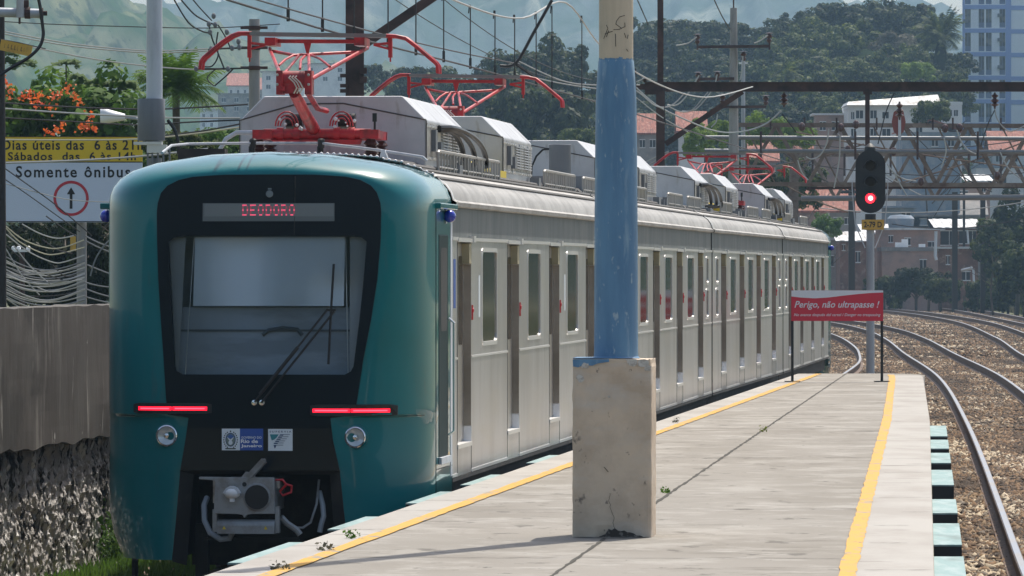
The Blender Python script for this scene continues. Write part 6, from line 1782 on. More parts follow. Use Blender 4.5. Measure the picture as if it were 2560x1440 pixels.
# little weeds growing in the platform joints
def weed(x, y, Z, r, label, seed, mat='leaf_fresh', zb=PZ, h=.06):
    rng = np.random.default_rng(seed); n = 42
    c = np.stack([rng.normal(0, r * .7, n).clip(-r, r), rng.normal(0, r * .6, n).clip(-r, r), np.abs(rng.normal(0, h, n)) + .006], -1)
    nr = rng.normal(size=(n, 3)) + np.array([0, 0, .8]); nr /= np.linalg.norm(nr, axis=1, keepdims=True)
    v, q = leaf_quads(rng, c, nr, rng.uniform(.008, .022, n))
    o = np_mesh('weed', v, q, MT[mat]); p = P(x, y, Z); o.location = (p.x, p.y, zb)
    return tag(o, label, 'weed', 'weeds in the platform joints')
def platZ(y): return (CAMZ - PZ) * F / (y - HOR)
for i, (x, y, r, mt, lb) in enumerate(((880, 1348, .055, 'leaf_fresh', 'green weed lying on the left coping just above the yellow line, beside the grey coupler'), (815, 1378, .06, 'leaf_grey', 'browned weed on the left yellow line, middle one of the three near the lower border'), (700, 1426, .06, 'leaf_grey', 'browned weed on the left yellow line, nearest the lower border'),
                             (1663, 1233, .035, 'leaf_fresh', 'small green weed in the centre joint right of the pillar base'), (1690, 1057, .05, 'leaf_grey', 'dry weed on the left yellow line just right of the pillar base'), (1908, 1080, .04, 'leaf', 'tiny dark weed in the centre joint halfway to the banner'))):
    weed(x, y, platZ(y), r, lb, 30 + i, mt, h=.03)
# climbing plant at the wall foot
rng = np.random.default_rng(8); n = 1500
Zs2 = rng.uniform(63.4, 66.5, n); hh = np.abs(rng.normal(0, .20, n))
c = np.stack([[WX(z) for z in Zs2] + rng.uniform(-.02, .25, n) * (1 - hh / 1.5), Zs2, -.15 + hh], -1)
nr = rng.normal(size=(n, 3)) + np.array([.8, -.6, .5]); nr /= np.linalg.norm(nr, axis=1, keepdims=True)
v, q = leaf_quads(rng, c, nr, rng.uniform(.02, .05, n))
tag(np_mesh('creeper', v, q, MT['leaf_fresh']), 'leafy green creeper at the foot of the rough stone wall', 'creeper')

# flame tree with orange blossom behind the road sign
ft = tree(170, 195, 560, 112, 200, 'flame tree with orange red blossom above the yellow road sign', 'leaf_fresh', 1, zbase=-.2, crown_h=300)
rng = np.random.default_rng(77); V = []; Q = []; k = 0
spots = [(12, 200), (20, 220), (75, 235), (100, 240), (130, 238), (170, 222), (185, 240), (95, 262), (130, 270), (225, 293), (210, 315), (140, 325), (120, 330), (155, 322), (60, 245), (80, 258), (25, 245), (150, 238), (195, 255), (215, 320), (232, 322)]
for x, y in spots:
    c0 = P(x, y, 112 - 1.75 + rng.uniform(-.3, .3)) - ft.location; n = 15
    c = np.array(c0) + rng.normal(0, .05, (n, 3)); nr = rng.normal(size=(n, 3)) + np.array([0, -.8, .4]); nr /= np.linalg.norm(nr, axis=1, keepdims=True)
    v, q = leaf_quads(rng, c, nr, rng.uniform(.02, .045, n), .8); V.append(v); Q.append(q + k); k += len(v)
np_mesh('blossom', np.concatenate(V), np.concatenate(Q), MT['flower'], ft)
# feathery sprays above the flame tree
rng = np.random.default_rng(78); V = []; Q = []; k = 0
for x, y, l in ((165, 155, 40), (60, 155, 36), (20, 130, 30), (15, 150, 34), (230, 205, 60), (270, 210, 60), (300, 205, 50), (290, 230, 60), (310, 212, 44), (195, 190, 26), (250, 240, 60), (320, 245, 50)):
    c0 = np.array(P(x, y, 112) - ft.location)
    for br in range(3):
        a = rng.uniform(-.5, .35) + (pi if br % 2 else 0); L = l / F * 112
        for s in np.linspace(-.3, 1, 14):
            p = c0 + np.array([cos(a) * s * L * .8, rng.normal() * .03, sin(a) * s * L * .5 * (1 if br % 2 == 0 else -1) - .2 * s * s * L])
            v, q = leaf_quads(rng, p + rng.normal(0, .02, (4, 3)), np.tile(np.array([[.1, -.5, .8]]), (4, 1)) / .95, np.full(4, .05), .45); V.append(v); Q.append(q + k); k += len(v)
np_mesh('leaf_spray', np.concatenate(V), np.concatenate(Q), MT['leaf_fresh'], ft)
m = MB(); m.tube([P(165, 155, 112) - ft.location, P(166, 240, 112) - ft.location], .012, 5); m.build('twig', MT['bark'], ft)
palm(440, 235, 640, 118, 135, 'palm tree with upright fronds between the white mast and the first pantograph', n=46, zbase=-.2, upright=.25, mat='leaf_fresh', seed=5)
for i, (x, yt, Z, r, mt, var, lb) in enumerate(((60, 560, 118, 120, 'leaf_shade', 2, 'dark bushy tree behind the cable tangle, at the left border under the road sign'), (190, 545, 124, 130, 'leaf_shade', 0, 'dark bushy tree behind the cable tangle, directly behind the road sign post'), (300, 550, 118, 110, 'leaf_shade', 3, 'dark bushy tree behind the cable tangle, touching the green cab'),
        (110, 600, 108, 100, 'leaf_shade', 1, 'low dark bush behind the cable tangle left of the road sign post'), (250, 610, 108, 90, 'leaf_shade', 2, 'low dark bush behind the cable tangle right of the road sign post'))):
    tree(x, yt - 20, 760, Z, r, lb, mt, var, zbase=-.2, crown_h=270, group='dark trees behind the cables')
tree(335, 300, 600, 128, 110, 'green tree top between the flame tree and the white mast', 'leaf', 2, zbase=-.2)
tree(560, 320, 600, 128, 100, 'low green tree behind the first white roof box at the foot of the palm', 'leaf_fresh', 3, zbase=-.2)
tree(460, 330, 600, 110, 70, 'dark shrub behind the cab roof below the palm', 'leaf', 0, zbase=-.2)

# ================================================================== HILLS
def hill(name, ridge, Z, depth, mat, rough, seed, n=150, rows=26, x0=-400, x1=2960):
    rg = np.random.default_rng(seed); V = []
    for j in range(rows + 1):
        t = j / rows
        for i in range(n + 1):
            x = x0 + (x1 - x0) * i / n; y = interp(ridge, x); zr = CAMZ - (y - HOR) / F * Z
            zz = -6 + (zr + 6) * (sin(t * pi / 2) ** (.85 if Z > 1000 else 1.25))
            zz += (mnoise.noise(Vector((x * .012 * Z / 2000, t * 5, seed))) * rough * 1.3 + mnoise.noise(Vector((x * .05 * Z / 2000, t * 14, seed))) * rough * .5) * (t * (1.12 - t)) * 2
            zz += mnoise.noise(Vector((x * .11, 3, seed))) * rough * .22 * (1 if j == rows else 0)
            YY = Z - depth * (1 - t)
            V.append(((x - 1280) / F * Z, YY, zz))
    base = len(V)
    for i in range(n + 1):
        a = V[rows * (n + 1) + i]; V.append((a[0], a[1] + depth * .5, -6))
    k = n + 1
    Q = [(j * k + i, j * k + i + 1, (j + 1) * k + i + 1, (j + 1) * k + i) for j in range(rows + 1) for i in range(n)]
    o = np_mesh(name, np.array(V), np.array(Q), mat, smooth=True); return tag(o, kind='structure')
MT['hill_far'] = mk('far mountain', (.10, .125, .12), .95, spec=0, coord='World', layers=[dict(c=(.055, .085, .06), s=(.010, .004, .02), lo=.42, hi=.6), dict(c=(.25, .27, .22), s=(.02, .006, .03), lo=.55, hi=.68, a=.8), dict(c=(.04, .06, .045), s=(.05, .02, .05), lo=.55, hi=.66, a=.6), dict(c=(.035, .05, .04), s=(.3, .08, .3), lo=.58, hi=.66, a=.7)])
MT['hill_green'] = mk('green hill', (.115, .135, .09), .95, spec=0, coord='World', layers=[dict(c=(.045, .085, .04), s=(.03, .010, .04), lo=.44, hi=.58), dict(c=(.20, .21, .12), s=(.02, .008, .03), lo=.54, hi=.68), dict(c=(.03, .05, .032), s=(.13, .05, .12), lo=.54, hi=.62, a=.8), dict(c=(.028, .045, .03), s=(.5, .16, .5), lo=.60, hi=.66, a=.85)])
MT['hill_wood'] = mk('wooded slope', (.018, .028, .014), .95, spec=0, coord='World', layers=[dict(c=(.03, .045, .02), s=.2, lo=.45, hi=.6)])
hill('mountain', [(-400, 60), (350, 110), (420, 62), (500, 52), (600, 42), (640, 22), (690, 4), (780, -30), (1000, -90), (1300, -80), (1480, -10), (1560, 22), (1600, 14), (1660, -6), (1750, -36), (1850, -30), (1950, 0), (2060, 34), (2200, 60), (2400, 90), (2960, 120)], 3600, 1500, MT['hill_far'], 26, 3)
hill('hill', [(-400, -330), (0, -190), (200, -95), (320, -4), (345, 10), (366, 24), (400, 62), (440, 60), (480, 72), (560, 112), (650, 140), (800, 170), (1000, 210), (1200, 300), (1500, 420), (2960, 480)], 1900, 800, MT['hill_green'], 16, 8)
hill('wooded_hill', [(-2600, -120), (-700, 60), (-300, 400), (0, 440), (850, 440), (1000, 380), (1200, 320), (1400, 300), (1550, 265), (1650, 200), (1800, 180), (1950, 165), (2060, 130), (2130, 110), (2230, 170), (2300, 330), (2360, 480), (2960, 500), (3600, -60), (5200, -200), (9000, -150)], 760, 230, MT['hill_wood'], 3, 12, n=330, x0=-2600, x1=9000)
# pylons on the ridge
for x, yt, yb, lb in ((556, -5, 62, 'lattice power pylon on the hazy ridge, the larger of the two'), (444, 8, 62, 'lattice power pylon on the hazy ridge, left and smaller')):
    Zp = 3450; b = P(x, yb, Zp); t = P(x, yt, Zp); H = t.z - b.z
    o = empty('power_pylon', b, 0, lb, 'pylon'); m = MB()
    for s in (-1, 1):
        m.beam((s * H * .13, 0, -10), (s * H * .02, 0, H), .5, .5)
        for k in range(5): m.beam((s * H * .13 * (1 - k / 6), 0, H * k / 5), (-s * H * .13 * (1 - (k + 1) / 6), 0, H * (k + 1) / 5), .35, .35)
    m.build('tower', MT['tube'], o); m = MB()
    for z in (.6, .78): m.beam((-H * .24, 0, H * z), (H * .24, 0, H * z), .5, .6)
    m.build('crossarm', MT['tube'], o)
def terr(px, Z):
    """height of the wooded slope"""
    y = interp([(-2600, -120), (-700, 60), (-300, 400), (0, 440), (850, 440), (1000, 380), (1200, 320), (1400, 300), (1550, 265), (1650, 200), (1800, 180), (1950, 165), (2060, 130), (2130, 110), (2230, 170), (2300, 330), (2360, 480), (2960, 500), (3600, -60), (5200, -200), (9000, -150)], px * Z / 760 + 1280 * (1 - Z / 760))
    zr = CAMZ - (y - HOR) / F * 760; t = max(0, min(1, 1 - (760 - Z) / 230))
    return -6 + (zr + 6) * (sin(t * pi / 2) ** 1.25)
# trees of the wooded hill
forest = [  # px, ytop, Z, rpx, var, mat
    (1620, 62, 745, 95, 1, 'leaf_deep'), (1700, 50, 750, 92, 3, 'leaf_deep'), (1790, 52, 745, 62, 0, 'leaf_deep'), (1850, 80, 735, 70, 2, 'leaf_deep'), (1935, 60, 742, 60, 1, 'leaf_deep'), (1960, 40, 748, 30, 2, 'leaf_deep'), (2010, 28, 752, 50, 0, 'leaf_deep'),
    (2050, 55, 735, 80, 1, 'leaf'), (2100, 5, 755, 90, 3, 'leaf_deep'), (2180, 10, 755, 85, 1, 'leaf_deep'), (2260, 8, 755, 80, 0, 'leaf_deep'), (2310, 55, 745, 45, 2, 'leaf_deep'), (1975, 85, 720, 80, 0, 'leaf'), (2080, 75, 715, 85, 1, 'leaf'),
    (2160, 70, 720, 75, 2, 'leaf'), (2230, 80, 715, 70, 0, 'leaf_grey'), (2290, 120, 705, 60, 1, 'leaf'), (1600, 150, 700, 90, 0, 'leaf_deep'), (1690, 130, 705, 85, 2, 'leaf_deep'), (1775, 135, 700, 80, 1, 'leaf_deep'), (1850, 150, 695, 85, 3, 'leaf_deep'),
    (1930, 140, 690, 80, 2, 'leaf'), (2005, 150, 680, 75, 0, 'leaf'), (2085, 140, 685, 75, 3, 'leaf'), (2150, 150, 680, 60, 1, 'leaf'), (2215, 130, 680, 65, 2, 'leaf'), (2290, 170, 670, 62, 0, 'leaf'), (1640, 210, 660, 85, 1, 'leaf_deep'), (1730, 200, 650, 80, 0, 'leaf_deep'),
    (1820, 210, 650, 85, 2, 'leaf_deep'), (1905, 205, 640, 80, 3, 'leaf_deep'), (1985, 205, 635, 70, 1, 'leaf'), (2060, 200, 640, 70, 2, 'leaf'), (2135, 205, 630, 65, 0, 'leaf'), (2220, 210, 625, 60, 1, 'leaf'), (2290, 155, 620, 40, 3, 'leaf_bright'), (2300, 215, 625, 60, 2, 'leaf_deep'),
    (2385, 180, 640, 45, 0, 'leaf'), (2390, 230, 640, 50, 1, 'leaf'), (1600, 280, 600, 85, 2, 'leaf_deep'), (1690, 280, 600, 80, 3, 'leaf_deep'), (1780, 270, 600, 80, 0, 'leaf_deep'), (1880, 265, 600, 75, 2, 'leaf_deep'), (1970, 265, 600, 70, 1, 'leaf_deep'), (2055, 240, 600, 50, 3, 'leaf'), (2080, 265, 590, 50, 0, 'leaf'),
    (2390, 130, 700, 45, 3, 'leaf_deep'), (2330, 160, 690, 50, 0, 'leaf'), (2380, 160, 660, 40, 2, 'leaf_deep'), (2250, 175, 655, 55, 3, 'leaf'), (2330, 240, 610, 50, 1, 'leaf'), (2200, 245, 600, 45, 0, 'leaf_deep'), (2140, 160, 665, 55, 1, 'leaf'), (2020, 120, 710, 60, 3, 'leaf'),
    (1560, 200, 690, 80, 1, 'leaf_deep'), (1540, 290, 600, 90, 3, 'leaf_deep')]
where = {'leaf': 'mid green', 'leaf_deep': 'deep green', 'leaf_grey': 'bare greyish', 'leaf_bright': 'bright yellow green'}
def spot(px, yt):
    h = 'on the skyline' if yt < 90 else ('high on the slope' if yt < 170 else ('halfway down the slope' if yt < 250 else 'at the foot of the slope'))
    w = 'beside the blue pillar' if px < 1660 else ('behind the brown gantry post' if px < 1800 else ('behind the tapering concrete pole' if px < 1960 else ('above the signal' if px < 2200 else 'near the blue and white tower')))
    return h + ' ' + w
for i, (x, yt, Z, r, v, mt) in enumerate(forest):
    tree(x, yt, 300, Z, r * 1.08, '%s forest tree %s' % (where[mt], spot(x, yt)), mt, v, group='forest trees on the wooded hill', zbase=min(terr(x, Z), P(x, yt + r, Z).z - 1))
palm(2352, 92, 200, 690, 82, 'tall palm with a long skirt of dead fronds beside the blue and white tower', skirt=True, n=58, upright=.1, zbase=terr(2352, 690) - 2, seed=9, mat='leaf')
palm(1965, 190, 260, 628, 48, 'small grey fronded palm in the middle of the forest above the gantry beam', n=26, zbase=terr(1965, 628) - 1, seed=12, mat='leaf')
for x, yt, Z, r, v, lb, mt in ((1350, 112, 560, 120, 1, 'broad dark tree behind the dome shaped tree, left of the pillar top', 'leaf_deep'), (1265, 140, 565, 60, 0, 'narrow dark tree at the left of the broad dark tree, behind the second pantograph horn', 'leaf_deep'), (1440, 140, 560, 80, 2, 'dark tree touching the left side of the pillar', 'leaf_deep'),
        (1335, 205, 470, 138, 1, 'large dome shaped green tree left of the blue pillar', 'leaf_deep'), (1455, 320, 430, 60, 3, 'small green tree half hidden by the pillar, above the third roof box', 'leaf'), (1060, 165, 620, 90, 3, 'dark spreading tree behind the second pantograph, at its left', 'leaf_deep'),
        (1160, 185, 600, 100, 1, 'dark round tree behind the second pantograph, at its right', 'leaf_deep'), (935, 160, 640, 40, 0, 'small dark tree right of the thick steel column', 'leaf_deep'), (1060, 235, 580, 90, 2, 'dark tree just above the second roof box', 'leaf_deep'), (1240, 300, 450, 80, 0, 'dark tree behind the second and third roof boxes', 'leaf_deep')):
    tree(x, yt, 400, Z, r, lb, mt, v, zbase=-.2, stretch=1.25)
for x, yt, Z, r, v, lb, mt in ((1745, 310, 330, 45, 2, 'bright yellow green tree left of the tapering concrete pole', 'leaf_bright'), (1800, 300, 335, 40, 0, 'yellow green tree behind the concrete pole', 'leaf_bright'), (1905, 288, 345, 55, 1, 'yellow green tree under the gantry beam right of the concrete pole', 'leaf_bright'), (1985, 310, 350, 50, 3, 'yellow green tree behind the lattice, left of the signal', 'leaf_bright'),
        (1880, 395, 300, 60, 0, 'dark bush behind the last pantograph', 'leaf_deep'), (1990, 400, 310, 70, 2, 'dark bush behind the lattice above the last roof box', 'leaf'), (2062, 540, 380, 40, 1, 'small fresh green bush above the end of the train', 'leaf_fresh'), (2540, 500, 420, 105, 2, 'big dark tree at the right border beside the black post', 'leaf_deep'), (2485, 560, 415, 50, 0, 'lighter bushy tree in front of the big dark tree at the right border', 'leaf_deep'), (2560, 620, 405, 90, 1, 'dark bush under the big tree at the right border', 'leaf_deep'),
        (2290, 668, 450, 62, 3, 'scrubby dark bush below the brick houses, left one', 'leaf_shade'), (2350, 690, 445, 50, 1, 'scrubby dark bush below the brick houses, right one', 'leaf_deep'), (2210, 690, 455, 50, 0, 'dark shrub right of the signal post under the brick houses', 'leaf_deep'), (2460, 690, 440, 50, 2, 'dark shrub at the foot of the black post', 'leaf_deep'), (2330, 250, 520, 45, 3, 'grey green tree in front of the white mansard house', 'leaf'), (2520, 700, 430, 60, 3, 'low dark shrub at right border above the tracks', 'leaf_deep')):
    tree(x, yt, 750, Z, r, lb, mt, v, zbase=-.2, stretch=1.2)

# ================================================================== BUILDINGS
MT['brick'] = mk('bare brick', (.20, .105, .08), .9, coord='World', layers=[dict(c=(.13, .075, .06), s=.9, lo=.42, hi=.62), dict(c=(.27, .19, .15), s=2.3, lo=.52, hi=.66)])
MT['render_grey'] = mk('grey render', (.27, .26, .25), .9, coord='World', layers=[dict(c=(.18, .17, .165), s=.7, lo=.42, hi=.62), dict(c=(.34, .3, .27), s=1.6, lo=.55, hi=.68)])
MT['render_pink'] = mk('pinkish render', (.36, .24, .20), .9, coord='World', layers=[dict(c=(.25, .19, .17), s=.8, lo=.45, hi=.62)])
MT['render_blue'] = mk('blue render', (.17, .23, .30), .8, coord='World', layers=[dict(c=(.26, .29, .33), s=1.1, lo=.45, hi=.62)])
MT['render_white'] = mk('white render', (.62, .62, .62), .8, coord='World', layers=[dict(c=(.48, .48, .5), s=.5, lo=.45, hi=.65)])
MT['tile'] = mk('red roof tiles', (.30, .10, .065), .85, coord='World', layers=[dict(c=(.42, .2, .15), s=3, lo=.48, hi=.62), dict(c=(.18, .07, .05), s=(8, 1, 1), lo=.5, hi=.6)])
MT['metal_sheet'] = mk('corrugated sheet', (.48, .49, .50), .5, .4, coord='World', layers=[dict(c=(.3, .27, .24), s=1.1, lo=.5, hi=.65)])
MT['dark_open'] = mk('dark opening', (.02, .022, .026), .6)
MT['tower_white'] = mk('tower white', (.93, .93, .92), .7, coord='World', layers=[dict(c=(.85, .86, .88), s=.15, lo=.45, hi=.65)])
MT['tower_blue'] = mk('tower blue', (.33, .42, .68), .7)
def house(x0, x1, yt, yb, Z, wall, roof, label, wins=(), doors=(), roofh=10, flat=True, depth=None, over=4, gable=False, name='house', cat='house', base=None):
    c = P((x0 + x1) / 2, yb, Z); w = (x1 - x0) / F * Z; h = (yb - yt) / F * Z
    zb = c.z if base is None else base
    o = empty(name, (c.x, Z, zb), 0, label, cat); h = P(0, yt, Z).z - zb; D = depth or max(4, w * .8)
    def lx(x): return (x - (x0 + x1) / 2) / F * Z
    def lz(y): return P(0, y, Z).z - zb
    hol = [(lx(a), lx(b), lz(d), lz(c_)) for a, b, c_, d in list(wins) + list(doors)]
    m = MB(xf=lambda p: (p[1], -p[0], p[2])); wall_f = MB()
    mm = MB(xf=lambda p: (p[1], -p[0], p[2])); 
    wall(mm, 0, -w / 2, w / 2, -1, h, hol, .18, 1) if callable(wall) else None
    return o, w, h, D, lx, lz, hol
def bld(x0, x1, yt, yb, Z, wmat, label, wins=(), roof=('flat', 'metal_sheet'), depth=None, name='house', cat='house', winmat='dark_open', frame='render_white', base=-.2, group=None):
    c = P((x0 + x1) / 2, yb, Z)
    o = empty(name, (c.x, Z, base), 0, label, cat, group)
    w = (x1 - x0) / F * Z; h = P(0, yt, Z).z - base; D = depth or max(4, w * .8)
    lx = lambda x: (x - (x0 + x1) / 2) / F * Z
    lz = lambda y: P(0, y, Z).z - base
    hol = [(lx(a), lx(b), lz(d), lz(c_)) for a, b, c_, d in wins]
    m = MB(xf=lambda p: (p[1], -p[0], p[2]))
    wall(m, 0, -w / 2, w / 2, -1, h, hol, .2, 1)
    m.xf = None
    m.quad((-w / 2, 0, -1), (-w / 2, D, -1), (-w / 2, D, h), (-w / 2, 0, h)); m.quad((w / 2, 0, -1), (w / 2, D, -1), (w / 2, D, h), (w / 2, 0, h)); m.quad((-w / 2, D, -1), (w / 2, D, -1), (w / 2, D, h), (-w / 2, D, h)); m.quad((-w / 2, 0, h), (w / 2, 0, h), (w / 2, D, h), (-w / 2, D, h))
    m.build('wall', MT[wmat], o)
    for a, b, c_, d in hol:
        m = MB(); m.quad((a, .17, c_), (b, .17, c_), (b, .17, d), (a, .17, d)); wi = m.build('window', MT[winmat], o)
        m = MB(); t = .05
        m.box(a - t, b + t, -.03, .05, d, d + t * 1.5); m.box(a - t, b + t, -.06, .05, c_ - t * 1.6, c_); m.box((a + b) / 2 - .025, (a + b) / 2 + .025, .1, .15, c_, d); m.build('frame', MT[frame], wi)
    k, rm = roof; m = MB(); ov = .35
    if k == 'flat':
        m.box(-w / 2 - ov, w / 2 + ov, -ov * 1.6, D + ov, h + .003, h + .16)
    elif k == 'slab':
        m.box(-w / 2 - .05, w / 2 + .05, -.08, D, h + .003, h + .3)
    elif k == 'shed':
        n = int(w / .25) + 1
        for i in range(n):
            a = -w / 2 - ov + (w + 2 * ov) * i / n; b = -w / 2 - ov + (w + 2 * ov) * (i + 1) / n; dz = .03 * (i % 2)
            m.add([(a, -.7, h + .05 + dz), (b, -.7, h + .05 + dz), (b, D, h + .75 + dz), (a, D, h + .75 + dz), (a, -.7, h + .09 + dz), (b, -.7, h + .09 + dz), (b, D, h + .79 + dz), (a, D, h + .79 + dz)], [(0, 3, 2, 1), (4, 5, 6, 7), (0, 1, 5, 4), (1, 2, 6, 5), (2, 3, 7, 6), (3, 0, 4, 7)])
    elif k == 'gable':
        rh = w * .20
        for s in (-1, 1):
            vs = [(s * (w / 2 + ov), -ov, h - .05), (0, -ov, h + rh), (0, D + ov, h + rh), (s * (w / 2 + ov), D + ov, h - .05)]
            m.add(vs + [(x, y, z + .15) for x, y, z in vs], [(0, 1, 2, 3), (4, 5, 6, 7), (0, 1, 5, 4), (1, 2, 6, 5), (2, 3, 7, 6), (3, 0, 4, 7)])
    elif k == 'pitch':      # ridge parallel to the front
        rh = min(D * .3, 2.4)
        vs = [(-w / 2 - ov, -ov, h - .05), (w / 2 + ov, -ov, h - .05), (w / 2 + ov, D / 2, h + rh), (-w / 2 - ov, D / 2, h + rh)]
        m.add(vs + [(x, y, z + .15) for x, y, z in vs], [(0, 1, 2, 3), (4, 5, 6, 7), (0, 1, 5, 4), (1, 2, 6, 5), (2, 3, 7, 6), (3, 0, 4, 7)])
        vs = [(-w / 2 - ov, D + ov, h - .05), (w / 2 + ov, D + ov, h - .05), (w / 2 + ov, D / 2, h + rh), (-w / 2 - ov, D / 2, h + rh)]
        m.add(vs + [(x, y, z + .15) for x, y, z in vs], [(0, 1, 2, 3), (4, 5, 6, 7), (0, 1, 5, 4), (1, 2, 6, 5), (2, 3, 7, 6), (3, 0, 4, 7)])
    m.build('roof', MT[rm], o)
    return o, lx, lz
# tower block
Zt_ = 767
b = P(2560, 700, Zt_)
tw = empty('apartment_tower', (b.x, Zt_, -.2), radians(-4.6), 'white apartment tower with blue floor bands and slit windows at the right border', 'tower block')
kx = Zt_ / F; lx = lambda x: (x - 2560) * kx; lz = lambda y: P(0, y, Zt_).z + .2
floors = [22 + 59 * k - 0 for k in range(-4, 10)]
XL, XC0, XC1, XR = 2407, 2514, 2528, 2760
cols = [(2413, 2427), (2447, 2461), (2465, 2479), (2499, 2513)]
hol = []
for y in floors:
    for a, c in cols: hol.append((lx(a), lx(c), lz(y + 59 - 12), lz(y)))
m = MB(xf=lambda p: (p[1], -p[0], p[2])); wall(m, 0, lx(XL), lx(XR), -1, lz(-260), hol, .35, 1); m.xf = None
a, c, top = lx(XL), lx(XR), lz(-260)
m.quad((a, 0, -1), (a, 16, -1), (a, 16, top), (a, 0, top)); m.quad((c, 0, -1), (c, 16, -1), (c, 16, top), (c, 0, top)); m.quad((a, 0, top), (c, 0, top), (c, 16, top), (a, 16, top)); m.build('wall', MT['tower_white'], tw)
m = MB()
for y in floors: m.box(lx(XL) + .02, lx(XC0), -.06, -.004, lz(y + 59 + .5), lz(y + 59 - 10)); m.box(lx(XC1), lx(XR), -.06, -.004, lz(y + 59 + 3), lz(y + 59 - 8))
m.build('floor_band', MT['tower_blue'], tw)
m = MB(); m.box(lx(XC0), lx(XC1), -.14, -.003, -1, lz(-260)); m.box(lx(XL) - .03, lx(XL + 5), -.09, -.003, -1, lz(-260)); m.build('pilaster', MT['tower_blue'], tw)
rg = random.Random(6)
ac_me = None; fr_me = {}
MT['shade_pane'] = mk('tower window glass', (.05, .06, .075), .15, layers=[dict(c=(.2, .19, .16), s=.9, lo=.5, hi=.6)], coord='World')
MT['spandrel'] = mk('tower spandrel', (.16, .20, .30), .7)
for y in floors:
    if y > 480: continue
    for (xa, xb) in cols:
        m = MB(); m.quad((lx(xa), .25, lz(y + 34)), (lx(xb), .25, lz(y + 34)), (lx(xb), .25, lz(y)), (lx(xa), .25, lz(y))); wi = m.build('window', MT['shade_pane'], tw)
        m = MB(); m.box(lx(xa), lx(xb), .18, .26, lz(y + 47), lz(y + 34)); m.box(lx((xa + xb) / 2) - .03, lx((xa + xb) / 2) + .03, .2, .24, lz(y + 34), lz(y)); m.build('spandrel', MT['spandrel'], wi)
        if rg.random() < .35:
            m = MB(); yy = y + rg.uniform(10, 30); m.box(lx(xa) - .25, lx(xa) + .35, -.35, .1, lz(yy + 8), lz(yy)); m.build('window_unit', MT['can_grey'], wi)
# white mansard house
o, lx, lz = bld(2120, 2350, 272, 420, 545, 'render_white', 'white house with sloping mansard roof and arched windows above the lattice', [(2128, 2136, 280, 298), (2140, 2158, 276, 296), (2176, 2192, 276, 296), (2206, 2222, 280, 296), (2128, 2140, 322, 340), (2176, 2192, 322, 340), (2206, 2226, 322, 340), (2290, 2306, 300, 330)], ('slab', 'render_white'), depth=9)
m = MB(); a, c = lx(2116), lx(2354); z0, z1 = lz(272), lz(246)
m.add([(a, -.5, z0 + .31), (c, -.5, z0 + .31), (c, 9, z0 + .31), (a, 9, z0 + .31), (a + .2, .5, lz(254)), (c - .3, .5, lz(236)), (c - .3, 8, lz(236)), (a + .2, 8, lz(254))], [(0, 1, 5, 4), (1, 2, 6, 5), (2, 3, 7, 6), (3, 0, 4, 7), (4, 5, 6, 7)]); m.build('mansard_roof', MT['metal_sheet'], o)
bld(2040, 2122, 288, 420, 552, 'render_pink', 'low pinkish house left of the white mansard house', [(2050, 2064, 305, 325), (2080, 2096, 305, 325)], ('flat', 'render_white'))
bld(2255, 2400, 330, 430, 520, 'render_blue', 'pale blue house with a red tiled gable roof before the tower foot', [(2330, 2345, 345, 365), (2370, 2385, 345, 365)], ('gable', 'tile'), depth=8)
bld(2360, 2405, 262, 420, 600, 'render_white', 'small white house against the left side of the tower', [(2368, 2380, 275, 290), (2385, 2395, 275, 290)], ('slab', 'render_white'))
